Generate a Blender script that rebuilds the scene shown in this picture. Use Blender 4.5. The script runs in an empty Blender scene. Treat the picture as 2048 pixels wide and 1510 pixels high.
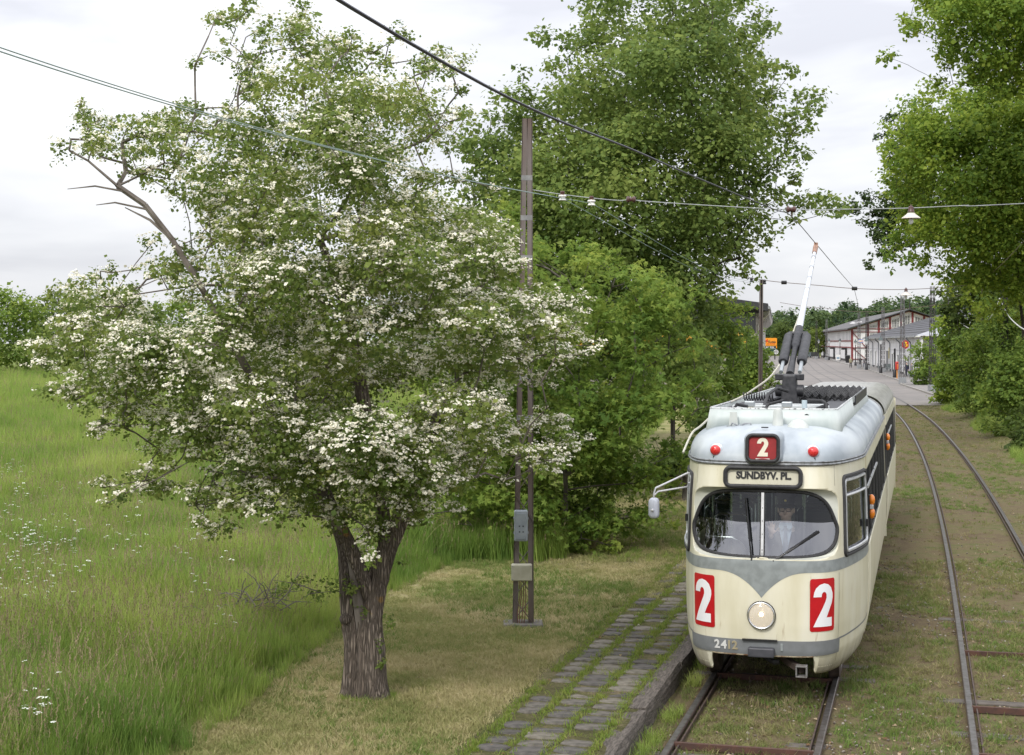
import bpy, bmesh, math, random
import numpy as np
from mathutils import Vector, Matrix, geometry
random.seed(11)
RNG = np.random.default_rng(11)
S = bpy.context.scene
C = S.collection

# ------------------------------------------------------------------ camera
F, H, YH = 3100.0, 4.18, 684.0          # focal length in photo pixels, eye height, horizon row
cam = bpy.data.cameras.new('camera'); cam_o = bpy.data.objects.new('camera', cam); C.objects.link(cam_o)
cam_o.location = (0, 0, H); cam_o.rotation_euler = (math.radians(90), 0, 0)
cam.sensor_width = 36; cam.lens = F / 2048 * 36
cam.shift_y = -(755 - YH) / 2048
cam.clip_start = 0.1; cam.clip_end = 6000
S.camera = cam_o

# ------------------------------------------------------------------ sky (overcast) and sun
SUN_EL, SUN_AZ = 42.0, 208.0            # degrees; azimuth clockwise from +Y
w = bpy.data.worlds.new('World'); S.world = w; w.use_nodes = True
nt = w.node_tree; nt.nodes.clear(); N = nt.nodes.new; L = nt.links.new
wo = N('ShaderNodeOutputWorld'); bg = N('ShaderNodeBackground'); L(bg.outputs[0], wo.inputs[0])
sky = N('ShaderNodeTexSky'); sky.sky_type = 'NISHITA'; sky.sun_disc = False
sky.sun_elevation = math.radians(SUN_EL); sky.sun_rotation = math.radians(SUN_AZ)
sk = N('ShaderNodeMix'); sk.data_type = 'RGBA'; sk.blend_type = 'MULTIPLY'; sk.inputs[0].default_value = 1
L(sky.outputs[0], sk.inputs[6]); sk.inputs[7].default_value = (.1, .1, .1, 1)
tc = N('ShaderNodeTexCoord'); mp = N('ShaderNodeMapping'); mp.inputs['Scale'].default_value = (1.6, 1.6, 6.5)
L(tc.outputs['Generated'], mp.inputs[0])
n1 = N('ShaderNodeTexNoise'); n1.inputs['Scale'].default_value = 2.3; n1.inputs['Detail'].default_value = 5; n1.inputs['Roughness'].default_value = .52
n1.inputs['Distortion'].default_value = .35
L(mp.outputs[0], n1.inputs['Vector'])
rp = N('ShaderNodeValToRGB'); e = rp.color_ramp.elements
e[0].position = .36; e[0].color = (.63, .64, .695, 1); e[1].position = .66; e[1].color = (.95, .95, .965, 1)
m_ = e.new(.51); m_.color = (.8, .81, .85, 1)
L(n1.outputs['Fac'], rp.inputs[0])
# the overcast luminance distribution (CIE): the zenith brighter than the horizon
sx = N('ShaderNodeSeparateXYZ'); L(tc.outputs['Generated'], sx.inputs[0])
mr = N('ShaderNodeMapRange'); mr.inputs[1].default_value = 0; mr.inputs[2].default_value = 1; mr.inputs[3].default_value = .69; mr.inputs[4].default_value = 1.95
L(sx.outputs['Z'], mr.inputs[0])
mu = N('ShaderNodeMix'); mu.data_type = 'RGBA'; mu.blend_type = 'MULTIPLY'; mu.inputs[0].default_value = 1
L(rp.outputs[0], mu.inputs[6]); L(mr.outputs[0], mu.inputs[7])
mx = N('ShaderNodeMix'); mx.data_type = 'RGBA'; mx.inputs[0].default_value = .94
L(sk.outputs[2], mx.inputs[6]); L(mu.outputs[2], mx.inputs[7]); L(mx.outputs[2], bg.inputs[0])
bg.inputs[1].default_value = 1.0
sun = bpy.data.lights.new('sun', 'SUN'); sun.energy = 1.5; sun.angle = math.radians(11); sun.color = (1, .96, .9)
so = bpy.data.objects.new('sun', sun); C.objects.link(so)
a_, e_ = math.radians(SUN_AZ), math.radians(SUN_EL)
sd = Vector((math.sin(a_) * math.cos(e_), math.cos(a_) * math.cos(e_), math.sin(e_)))
so.rotation_euler = sd.to_track_quat('Z', 'Y').to_euler(); so.location = sd * 60

vs = S.view_settings; vs.view_transform = 'Standard'; vs.look = 'None'; vs.exposure = 0.55; vs.gamma = 1; vs.use_curve_mapping = False
S.render.engine = 'CYCLES'; S.cycles.use_denoising = True; S.cycles.max_bounces = 6; S.cycles.transparent_max_bounces = 12
S.cycles.diffuse_bounces = 4; S.cycles.glossy_bounces = 3; S.cycles.transmission_bounces = 4; S.cycles.caustics_reflective = False; S.cycles.caustics_refractive = False
S.render.film_transparent = False

# ------------------------------------------------------------------ lettering outlines (made first, while the scene is still empty)
def text_mesh(txt, bold, ext):
    cu = bpy.data.curves.new('t', 'FONT'); cu.body = txt; cu.size = 1; cu.offset = bold; cu.extrude = ext; cu.align_x = 'CENTER'; cu.align_y = 'CENTER'; cu.resolution_u = 4
    o = bpy.data.objects.new('t', cu); C.objects.link(o); bpy.context.view_layer.update()
    me = bpy.data.meshes.new_from_object(o.evaluated_get(bpy.context.evaluated_depsgraph_get())); bpy.data.objects.remove(o); bpy.data.curves.remove(cu); return me
TEXTS = {k: text_mesh(k, b_, e_) for k, b_, e_ in (('2', .03, .045), ('4', .03, .045), ('1', .03, .045), ('SUNDBYV. PL.', .05, .008), ('Kodak', .03, .003), ('COLOR FILM', .03, .003), ('FOTO', .04, .003))}

# ------------------------------------------------------------------ helpers
def at(px, py, Y):
    return Vector(((px - 1024) * Y / F, Y, H - (py - YH) * Y / F))

def tag(o, label=None, cat=None, group=None, kind=None):
    if label: o['label'] = label
    if cat: o['category'] = cat
    if group: o['group'] = group
    if kind: o['kind'] = kind
    return o

def link(o, parent=None):
    C.objects.link(o)
    if parent is not None: o.parent = parent
    return o

def empty(name, loc=(0, 0, 0), rz=0):
    o = bpy.data.objects.new(name, None); o.empty_display_size = .2
    o.location = loc; o.rotation_euler = (0, 0, rz); C.objects.link(o); return o

def copy_tree(o, parent=None):
    c = o.copy(); C.objects.link(c); c.parent = parent
    for ch in list(o.children): copy_tree(ch, c)
    return c

class MB:
    """collects shapes for one mesh"""
    def __init__(s): s.v = []; s.f = []
    def add(s, vs_, fs):
        k = len(s.v); s.v += [tuple(p) for p in vs_]; s.f += [tuple(i + k for i in f) for f in fs]; return s
    def box(s, c, d, rot=None, taper=1.0):
        x, y, z = d[0] / 2, d[1] / 2, d[2] / 2; t = taper
        p = [Vector(q) for q in ((-x, -y, -z), (x, -y, -z), (x, y, -z), (-x, y, -z), (-x * t, -y * t, z), (x * t, -y * t, z), (x * t, y * t, z), (-x * t, y * t, z))]
        if rot is not None:
            R = rot if isinstance(rot, Matrix) else Matrix.Rotation(rot, 3, 'Z')
            p = [R @ q for q in p]
        c = Vector(c)
        return s.add([q + c for q in p], [(0, 3, 2, 1), (4, 5, 6, 7), (0, 1, 5, 4), (1, 2, 6, 5), (2, 3, 7, 6), (3, 0, 4, 7)])
    def bar(s, a, b, wd, th):
        a, b = Vector(a), Vector(b); d = (b - a)
        q = d.to_track_quat('Z', 'Y').to_matrix()
        return s.box((a + b) / 2, (wd, th, d.length), q)
    def tube(s, pts, r, seg=8, cap=True, closed=False):
        pts = [Vector(p) for p in pts]; n = len(pts)
        rs = r if isinstance(r, (list, tuple, np.ndarray)) else [r] * n
        vs_, fs = [], []; t0 = None; up = None
        for i, p in enumerate(pts):
            if closed: t = (pts[(i + 1) % n] - pts[i - 1])
            else: t = pts[min(i + 1, n - 1)] - pts[max(i - 1, 0)]
            if t.length < 1e-9: t = Vector((0, 0, 1))
            t.normalize()
            if up is None:
                up = Vector((0, 0, 1)) if abs(t.z) < .9 else Vector((1, 0, 0))
            else:
                up = up - t * up.dot(t)
                if up.length < 1e-6: up = t.orthogonal()
            a = t.cross(up).normalized(); b = a.cross(t).normalized(); up = b
            for k in range(seg):
                g = 2 * math.pi * k / seg
                vs_.append(p + (a * math.cos(g) + b * math.sin(g)) * rs[i])
        m = n if closed else n - 1
        for i in range(m):
            j = (i + 1) % n
            for k in range(seg):
                l = (k + 1) % seg
                fs.append((i * seg + k, i * seg + l, j * seg + l, j * seg + k))
        if cap and not closed:
            fs.append(tuple(range(seg - 1, -1, -1))); fs.append(tuple((n - 1) * seg + k for k in range(seg)))
        return s.add(vs_, fs)
    def lathe(s, prof, o=(0, 0, 0), seg=16, axis='Z', rot=None):
        vs_, fs = [], []; o = Vector(o); n = len(prof)
        for (r, h) in prof:
            for k in range(seg):
                g = 2 * math.pi * k / seg; c, d = r * math.cos(g), r * math.sin(g)
                q = Vector((c, d, h)) if axis == 'Z' else Vector((c, h, d)) if axis == 'Y' else Vector((h, c, d))
                if rot is not None: q = rot @ q
                vs_.append(o + q)
        for i in range(n - 1):
            for k in range(seg):
                l = (k + 1) % seg
                fs.append((i * seg + k, i * seg + l, (i + 1) * seg + l, (i + 1) * seg + k))
        fs.append(tuple(range(seg - 1, -1, -1))); fs.append(tuple((n - 1) * seg + k for k in range(seg)))
        return s.add(vs_, fs)
    def ball(s, c, r, seg=12, ring=8):
        r = r if isinstance(r, (tuple, list)) else (r, r, r); c = Vector(c)
        vs_ = [c + Vector((0, 0, -r[2]))]; fs = []
        for i in range(1, ring):
            p = -math.pi / 2 + math.pi * i / ring
            for k in range(seg):
                g = 2 * math.pi * k / seg
                vs_.append(c + Vector((r[0] * math.cos(p) * math.cos(g), r[1] * math.cos(p) * math.sin(g), r[2] * math.sin(p))))
        vs_.append(c + Vector((0, 0, r[2]))); last = len(vs_) - 1
        for k in range(seg):
            l = (k + 1) % seg; fs.append((0, 1 + l, 1 + k))
            for i in range(ring - 2): fs.append((1 + i * seg + k, 1 + i * seg + l, 1 + (i + 1) * seg + l, 1 + (i + 1) * seg + k))
            b = 1 + (ring - 2) * seg; fs.append((b + k, b + l, last))
        return s.add(vs_, fs)
    def prism(s, poly, a, b, fn):
        """extrude 2-D polygon between depths a and b; fn(x, y, d) -> point"""
        n = len(poly); vs_ = [fn(x, y, a) for x, y in poly] + [fn(x, y, b) for x, y in poly]
        tri = geometry.tessellate_polygon([[Vector((x, y, 0)) for x, y in poly]])
        fs = [tuple(t) for t in tri] + [tuple(i + n for i in reversed(t)) for t in tri]
        fs += [(i, (i + 1) % n, (i + 1) % n + n, i + n) for i in range(n)]
        return s.add(vs_, fs)
    def loft(s, rings, closed=True, cap=False):
        n = len(rings[0]); vs_ = [p for r in rings for p in r]; fs = []
        for i in range(len(rings) - 1):
            for k in range(n if closed else n - 1):
                l = (k + 1) % n
                fs.append((i * n + k, i * n + l, (i + 1) * n + l, (i + 1) * n + k))
        if cap: fs.append(tuple(range(n - 1, -1, -1))); fs.append(tuple((len(rings) - 1) * n + k for k in range(n)))
        return s.add(vs_, fs)
    def mesh(s, name):
        me = bpy.data.meshes.new(name); me.from_pydata(s.v, [], s.f); return me
    def build(s, name, m, parent=None, smooth=False, bevel=0, recalc=True, angle=40, loc=None):
        me = s.mesh(name)
        if recalc:
            bm = bmesh.new(); bm.from_mesh(me); bmesh.ops.recalc_face_normals(bm, faces=bm.faces); bm.to_mesh(me); bm.free()
        o = bpy.data.objects.new(name, me); me.materials.append(m); link(o, parent)
        if loc is not None: o.location = loc
        if smooth:
            me.polygons.foreach_set('use_smooth', [True] * len(me.polygons))
            try: me.set_sharp_from_angle(angle=math.radians(angle))
            except Exception: pass
        if bevel:
            b = o.modifiers.new('bevel', 'BEVEL'); b.width = bevel; b.segments = 2; b.limit_method = 'ANGLE'
        return o

def np_obj(name, verts, quads, m, parent=None, attrs=None, smooth=False):
    """mesh object from numpy arrays, quads (n,4) or tris (n,3); attrs {name: per-face floats}"""
    me = bpy.data.meshes.new(name); nv, nf, k = len(verts), len(quads), quads.shape[1]
    me.vertices.add(nv); me.vertices.foreach_set('co', np.ascontiguousarray(verts, dtype=np.float32).ravel())
    me.loops.add(nf * k); me.loops.foreach_set('vertex_index', np.ascontiguousarray(quads, dtype=np.int32).ravel())
    me.polygons.add(nf); me.polygons.foreach_set('loop_start', np.arange(0, nf * k, k, dtype=np.int32))
    if smooth: me.polygons.foreach_set('use_smooth', np.ones(nf, dtype=bool))
    me.update(calc_edges=True)
    for an, av in (attrs or {}).items():
        at_ = me.attributes.new(an, 'FLOAT', 'FACE'); at_.data.foreach_set('value', np.asarray(av, dtype=np.float32))
    me.materials.append(m)
    return link(bpy.data.objects.new(name, me), parent)

# ------------------------------------------------------------------ materials
def new_mat(name):
    m = bpy.data.materials.new(name); m.use_nodes = True; t = m.node_tree
    return m, t, t.nodes['Principled BSDF'], t.nodes.new, t.links.new
MATS = {}
def mat(name, c1, c2=None, scale=6, rough=.6, metal=0, bump=0, stretch=(1, 1, 1), lo=.35, hi=.65, detail=6, coat=0, emit=None, bscale=None, spec=.5):
    if name in MATS: return MATS[name]
    m, t, b, N, L = new_mat(name); MATS[name] = m
    b.inputs['Base Color'].default_value = (*c1, 1); b.inputs['Roughness'].default_value = rough; b.inputs['Metallic'].default_value = metal
    b.inputs['Specular IOR Level'].default_value = spec
    if coat: b.inputs['Coat Weight'].default_value = coat; b.inputs['Coat Roughness'].default_value = .15
    if emit: b.inputs['Emission Color'].default_value = (*emit[:3], 1); b.inputs['Emission Strength'].default_value = emit[3]
    if c2 or bump:
        tc = N('ShaderNodeTexCoord'); mp = N('ShaderNodeMapping'); mp.inputs['Scale'].default_value = stretch; L(tc.outputs['Object'], mp.inputs[0])
        n = N('ShaderNodeTexNoise'); n.inputs['Scale'].default_value = scale; n.inputs['Detail'].default_value = detail; L(mp.outputs[0], n.inputs['Vector'])
        if c2:
            r = N('ShaderNodeValToRGB'); r.color_ramp.elements[0].position = lo; r.color_ramp.elements[1].position = hi
            r.color_ramp.elements[0].color = (*c1, 1); r.color_ramp.elements[1].color = (*c2, 1)
            L(n.outputs['Fac'], r.inputs[0]); L(r.outputs[0], b.inputs['Base Color'])
        if bump:
            n2 = n
            if bscale:
                n2 = N('ShaderNodeTexNoise'); n2.inputs['Scale'].default_value = bscale; n2.inputs['Detail'].default_value = 5; L(mp.outputs[0], n2.inputs['Vector'])
            bp = N('ShaderNodeBump'); bp.inputs['Strength'].default_value = min(1, bump); bp.inputs['Distance'].default_value = .02 * max(1, bump)
            L(n2.outputs['Fac'], bp.inputs['Height']); L(bp.outputs[0], b.inputs['Normal'])
    return m

def leaf_mat(name, cols, rough=.65, trans=.35, attr='rnd', obj_random=False, wnoise=None, spec=.15, blade=0):
    """foliage: colour by a per-leaf random number; some light shines through"""
    if name in MATS: return MATS[name]
    m, t, b, N, L = new_mat(name); MATS[name] = m
    if obj_random:
        a = N('ShaderNodeObjectInfo'); src = a.outputs['Random']
    else:
        a = N('ShaderNodeAttribute'); a.attribute_name = attr; src = a.outputs['Fac']
    if blade:
        ab = N('ShaderNodeAttribute'); ab.attribute_name = 'rnd'; mb_ = N('ShaderNodeMix'); mb_.inputs[0].default_value = blade; L(src, mb_.inputs[2]); L(ab.outputs['Fac'], mb_.inputs[3]); src = mb_.outputs[0]
    if wnoise:
        g = N('ShaderNodeNewGeometry'); n = N('ShaderNodeTexNoise'); n.inputs['Scale'].default_value = wnoise[0]; n.inputs['Detail'].default_value = 3
        L(g.outputs['Position'], n.inputs['Vector'])
        mr = N('ShaderNodeMapRange'); mr.inputs[1].default_value = .3; mr.inputs[2].default_value = .7; L(n.outputs['Fac'], mr.inputs[0])
        mx = N('ShaderNodeMix'); mx.inputs[0].default_value = wnoise[1]; L(src, mx.inputs[2]); L(mr.outputs[0], mx.inputs[3]); src = mx.outputs[0]
    r = N('ShaderNodeValToRGB'); els = r.color_ramp.elements
    els[0].position = 0; els[0].color = (*cols[0], 1); els[1].position = 1; els[1].color = (*cols[-1], 1)
    for i, c in enumerate(cols[1:-1]): els.new((i + 1) / (len(cols) - 1)).color = (*c, 1)
    L(src, r.inputs[0]); L(r.outputs[0], b.inputs['Base Color'])
    b.inputs['Roughness'].default_value = rough; b.inputs['Specular IOR Level'].default_value = spec
    if trans:
        tr = N('ShaderNodeBsdfTranslucent'); hs = N('ShaderNodeHueSaturation'); hs.inputs['Hue'].default_value = .485; hs.inputs['Value'].default_value = 1.5
        L(r.outputs[0], hs.inputs['Color']); L(hs.outputs[0], tr.inputs['Color'])
        ms = N('ShaderNodeMixShader'); ms.inputs[0].default_value = trans; L(b.outputs[0], ms.inputs[1]); L(tr.outputs[0], ms.inputs[2])
        L(ms.outputs[0], t.nodes['Material Output'].inputs['Surface'])
    return m

def glass_mat(name, tint=(.75, .82, .8), refl=1.0, rough=.01, band=None):
    """thin window glass: clear, mirror-like towards grazing angles"""
    if name in MATS: return MATS[name]
    m, t, b, N, L = new_mat(name); MATS[name] = m; t.nodes.remove(b)
    tr = N('ShaderNodeBsdfTransparent'); tr.inputs[0].default_value = (*tint, 1)
    gl = N('ShaderNodeBsdfGlossy'); gl.inputs['Roughness'].default_value = rough; gl.inputs[0].default_value = (.95, .95, 1, 1)
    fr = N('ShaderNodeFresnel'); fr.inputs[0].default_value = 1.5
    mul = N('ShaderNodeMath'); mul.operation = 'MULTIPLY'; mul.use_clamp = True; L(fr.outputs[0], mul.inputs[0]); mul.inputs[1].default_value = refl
    if band:   # imitated sky reflection, mirror factor raised below a wavy line: (height, amplitude, factor below, factor above)
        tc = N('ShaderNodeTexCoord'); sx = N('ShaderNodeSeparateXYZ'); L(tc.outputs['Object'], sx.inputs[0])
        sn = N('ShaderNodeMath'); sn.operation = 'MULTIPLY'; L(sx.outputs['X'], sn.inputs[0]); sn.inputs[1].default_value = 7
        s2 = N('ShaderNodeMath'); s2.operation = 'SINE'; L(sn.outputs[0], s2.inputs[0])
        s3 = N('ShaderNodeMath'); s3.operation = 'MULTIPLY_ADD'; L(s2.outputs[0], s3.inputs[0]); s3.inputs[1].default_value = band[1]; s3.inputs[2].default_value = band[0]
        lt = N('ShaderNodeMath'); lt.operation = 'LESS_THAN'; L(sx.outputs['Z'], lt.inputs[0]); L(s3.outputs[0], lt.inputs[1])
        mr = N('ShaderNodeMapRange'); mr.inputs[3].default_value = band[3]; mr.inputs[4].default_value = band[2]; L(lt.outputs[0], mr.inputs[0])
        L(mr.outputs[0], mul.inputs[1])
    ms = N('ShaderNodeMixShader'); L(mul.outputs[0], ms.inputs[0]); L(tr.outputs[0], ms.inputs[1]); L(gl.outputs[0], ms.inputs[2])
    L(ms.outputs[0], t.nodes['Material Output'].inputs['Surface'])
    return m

STEEL = mat('rusty_steel', (.12, .085, .07), (.055, .04, .035), 9, .75, .2, bump=.25)
GALV = mat('galvanised_steel', (.33, .34, .36), (.24, .25, .27), 12, .5, .5)
BLACK = mat('black_paint', (.012, .012, .014), None, rough=.45)
RUBBER = mat('black_rubber', (.014, .014, .016), (.03, .03, .032), 30, .6)
WHITE = mat('white_paint', (.72, .72, .71), (.6, .6, .58), 4, .5)
CHROME = mat('bright_metal', (.72, .73, .75), None, rough=.25, metal=1)

# ------------------------------------------------------------------ the line of the tracks (plan)
TY = np.array([-60, 0, 15.69, 30, 49.8, 64.5, 84, 100, 135, 154, 225, 301, 380, 460.])
TX = np.array([-14.6, 1.31, 5.47, 9.22, 14.15, 17.6, 21.9, 25.1, 31.5, 34.9, 46.5, 60, 73.5, 87.])
def smooth_curve(Y, X, n=400):
    # natural-looking interpolation (monotone Hermite)
    d = np.gradient(X, Y); q = np.linspace(Y[0], Y[-1], n); i = np.clip(np.searchsorted(Y, q) - 1, 0, len(Y) - 2)
    h = Y[i + 1] - Y[i]; t = (q - Y[i]) / h
    return q, (2*t**3-3*t**2+1)*X[i] + (t**3-2*t**2+t)*h*d[i] + (-2*t**3+3*t**2)*X[i+1] + (t**3-t**2)*h*d[i+1]
CQ, CX2 = smooth_curve(TY, TX)
def xc2(Y): return float(np.interp(Y, CQ, CX2)) if Y <= 460 else 87 + (Y - 460) * .17
SL = np.gradient(CX2, CQ)
def slope(Y): return float(np.interp(Y, CQ, SL))
def xc1(Y): return xc2(Y) - 3.03 * math.sqrt(1 + slope(Y) ** 2) - .03
def track(Y, off, z=0.0, which=1):
    """point beside a track: off metres to the right of its centre line"""
    s_ = slope(Y); q = math.sqrt(1 + s_ * s_); x = xc1(Y) if which == 1 else xc2(Y)
    return Vector((x + off / q, Y - off * s_ / q, z))
def sstep(x, a, b):
    t = min(1, max(0, (x - a) / (b - a))); return t * t * (3 - 2 * t)
def wob(x, y):
    return (math.sin(x * .9 + y * .37) + math.sin(x * .31 - y * .53 + 1.3) + .6 * math.sin(x * 1.7 + y * 1.3)) / 2.6
def gz(X, Y):
    """height of the ground; rail heads are at z = 0"""
    Yc = min(max(Y, -60), 460); wx = (X - xc1(Yc)) if Y <= 460 else X - xc1(460) - (Y - 460) * .17
    z = -.07
    if wx < -1.0:
        z += .255 * sstep(-wx, 1.16, 1.24) * (1 - sstep(Y, 92, 104))
        z += .02 * wob(X, Y)
        z += 1.15 * sstep(Y, 35, 150) * sstep(-wx, 20, 42) * (1 - sstep(Y, 400, 900))
    if wx > 5.2:
        z += (1.1 * sstep(wx, 5.4, 9.5) + .5 * sstep(wx, 9, 16)) * (1 - sstep(Y, 96, 108))
    if abs(wx) < 5: z += .012 * wob(X * 2, Y * 2)
    z -= .03 * sstep(Y, 100, 106)
    return z
# ================================================================== GROUND
def axis(*segs):
    out = []
    for a, b, st in segs: out += list(np.arange(a, b, st))
    return np.array(out)
gy = axis((-60, 8, 8), (8, 60, .5), (60, 160, 2.5), (160, 480, 12), (480, 1000, 60), (1000, 4200, 300))
gw = axis((-3000, -400, 300), (-400, -100, 30), (-100, -30, 5), (-30, -6, .6), (-6, -1.6, .35), (-1.6, -1.0, .06), (-1.0, 9, .3), (9, 30, 1.5), (30, 100, 7), (100, 400, 30), (400, 3300, 300))
V = np.zeros((len(gy), len(gw), 3)); K = np.zeros((len(gy), len(gw), 4))
MEADOW_EDGE = [(-60, -5.5), (13, -4.2), (15, -3.5), (19.1, -2.95), (23.5, -2.5), (27.7, -1.45), (30, -.3), (40, 1.5), (60, 5), (150, 18)]
def meadow_x(Y): return float(np.interp(Y, [a for a, b in MEADOW_EDGE], [b for a, b in MEADOW_EDGE]))
for i, y in enumerate(gy):
    xc = xc1(min(y, 460)) + max(0, y - 460) * .17
    for j, wx in enumerate(gw):
        x = xc + wx; V[i, j] = (x, y, gz(x, y))
        md = sstep(meadow_x(y) - x, -.35, .35) if y < 480 else 1
        tb = sstep(wx, -1.25, -1.05) * (1 - sstep(wx, 5.0, 6.6)) if y < 110 else 0
        dirt = sstep(wx, 5.2, 7) * (1 - sstep(wx, 60, 80)) if y < 130 else 0
        if -1 < x < 9 and 26 < y < 70 and wx < -1.2: dirt = max(dirt, .75 * sstep(-wx, .5, 2.5) * sstep(y, 26, 30))
        if -3.2 < wx < -1.2 and 12 < y < 40: dirt = max(dirt, .85 * sstep(wx, -3.1, -2.6))
        K[i, j] = (md, tb, dirt, 1)
nyy, nww = len(gy), len(gw)
idx = np.arange(nyy * nww).reshape(nyy, nww)
q = np.stack([idx[:-1, :-1], idx[:-1, 1:], idx[1:, 1:], idx[1:, :-1]], -1).reshape(-1, 4)
gm, t, b, N, L = new_mat('ground')
at_ = N('ShaderNodeAttribute'); at_.attribute_name = 'cover'; sp = N('ShaderNodeSeparateColor'); L(at_.outputs['Color'], sp.inputs[0])
geo = N('ShaderNodeNewGeometry')
def noise(sc, det=5, ro=.55):
    n = N('ShaderNodeTexNoise'); n.inputs['Scale'].default_value = sc; n.inputs['Detail'].default_value = det; n.inputs['Roughness'].default_value = ro
    L(geo.outputs['Position'], n.inputs['Vector']); return n.outputs['Fac']
def ramp(src, *stops):
    r = N('ShaderNodeValToRGB'); els = r.color_ramp.elements
    els[0].position, els[0].color = stops[0][0], (*stops[0][1], 1); els[1].position, els[1].color = stops[-1][0], (*stops[-1][1], 1)
    for p, c in stops[1:-1]: els.new(p).color = (*c, 1)
    L(src, r.inputs[0]); return r.outputs[0]
def mixc(f, a, c_):
    m = N('ShaderNodeMix'); m.data_type = 'RGBA'; L(f, m.inputs[0]); L(a, m.inputs[6]); L(c_, m.inputs[7]); return m.outputs[2]
big, mid, fine = noise(.55), noise(3.2), noise(28, 6, .7)
def mixf(a, c_, f):
    m = N('ShaderNodeMix'); m.inputs[0].default_value = f; L(a, m.inputs[2]); L(c_, m.inputs[3]); return m.outputs[0]
lawn = ramp(mixf(mixf(big, mid, .5), fine, .4), (.38, (.115, .15, .042)), (.46, (.185, .19, .068)), (.53, (.28, .25, .125)), (.6, (.35, .3, .18)), (.68, (.18, .14, .085)))
mead = ramp(mixf(big, mid, .4), (.35, (.09, .13, .03)), (.6, (.17, .2, .055)))
bedc = ramp(mixf(mixf(big, mid, .55), fine, .42), (.36, (.055, .08, .025)), (.44, (.1, .108, .04)), (.5, (.16, .128, .072)), (.57, (.1, .073, .048)), (.64, (.19, .145, .1)), (.72, (.3, .255, .205)))
dirtc = ramp(mixf(mid, fine, .5), (.38, (.045, .036, .026)), (.52, (.075, .075, .03)), (.62, (.15, .115, .08)))
c_ = mixc(sp.outputs[0], lawn, mead); c_ = mixc(sp.outputs[1], c_, bedc); c_ = mixc(sp.outputs[2], c_, dirtc)
L(c_, b.inputs['Base Color']); b.inputs['Roughness'].default_value = .95; b.inputs['Specular IOR Level'].default_value = .1
bp = N('ShaderNodeBump'); bp.inputs['Strength'].default_value = .9; bp.inputs['Distance'].default_value = .03; L(fine, bp.inputs['Height']); L(bp.outputs[0], b.inputs['Normal'])
g = np_obj('ground', V.reshape(-1, 3), q, gm, smooth=True); tag(g, kind='structure')
ca = g.data.color_attributes.new('cover', 'FLOAT_COLOR', 'POINT'); ca.data.foreach_set('color', K.reshape(-1, 4).astype(np.float32).ravel())

# ================================================================== ROAD, PAVEMENT
asph, t, b, N, L = new_mat('asphalt')
geo = N('ShaderNodeNewGeometry')
big, mid, fine = noise(.12, 4), noise(.9, 5), noise(9, 5, .7)
L(ramp(mixf(mixf(big, mid, .45), fine, .25), (.35, (.125, .117, .11)), (.52, (.185, .168, .155)), (.66, (.25, .22, .19))), b.inputs['Base Color']); b.inputs['Roughness'].default_value = .85
KERB = [(106, 27.3 + 4), (123.4, 33.5), (152.4, 38.3), (168, 42.0), (240, 54.9), (324, 68), (418, 84), (470, 92)]
def kerb_x(Y): return float(np.interp(Y, [a for a, b_ in KERB], [b_ for a, b_ in KERB]))
def road_left(Y): return float(np.interp(Y, [103, 150, 360, 470], [16.5, 25, 58, 70]))
m = MB(); ys = list(np.arange(104, 470, 6)) + [470]
for i, y in enumerate(ys):
    lx, rx = road_left(y), kerb_x(y); jag = .5 * math.sin(i * 2.1) if i == 0 else 0
    for k in range(9): m.v.append((lx + (rx - lx) * k / 8, y + (0 if i else .7 * math.sin(k * 1.9)), -.055 + .004))
for i in range(len(ys) - 1):
    for k in range(8): m.f.append((i * 9 + k, i * 9 + k + 1, i * 9 + k + 10, i * 9 + k + 9))
tag(m.build('road', asph), kind='structure')
# wide forecourt to the left of the road, sandy
m = MB(); pts = [(road_left(y) - .0, y) for y in (150, 200, 260, 330, 400, 440)]
m.add([(x + .5, y, -.048) for x, y in pts] + [(x - 14, y, -.048) for x, y in pts], [(i, i + 1, i + 7, i + 6) for i in range(5)])
tag(m.build('forecourt', mat('sandy_gravel', (.3, .25, .18), (.2, .18, .15), 1.2, .9)), kind='structure')
pav = mat('paving', (.23, .215, .2), (.16, .15, .145), .7, .9)
m = MB(); ys = list(np.arange(112, 440, 8))
for y in ys:
    x = kerb_x(y); m.v += [(x + .13, y, .06), (x + 9, y - 1.5, .065)]
for i in range(len(ys) - 1): m.f.append((2 * i, 2 * i + 1, 2 * i + 3, 2 * i + 2))
tag(m.build('pavement', pav), kind='structure')
kb = empty('kerb', (0, 0, 0)); tag(kb, kind='structure')
kst = mat('kerb_stone', (.33, .31, .28), (.22, .21, .19), 2, .85)
y = 108.0; me_k = None
while y < 420:
    stp = 3.0 if y < 200 else 8.0
    a, b2 = Vector((kerb_x(y), y, 0)), Vector((kerb_x(y + stp), y + stp, 0)); d = b2 - a
    mm = MB().box((0, 0, .0), (.16, d.length - .03, .16)); o = mm.build('kerb_stone', kst, kb); o.location = (a + b2) / 2 + Vector((0, 0, -.005)); o.rotation_euler = (0, 0, math.atan2(-d.x, d.y))
    y += stp

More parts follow.
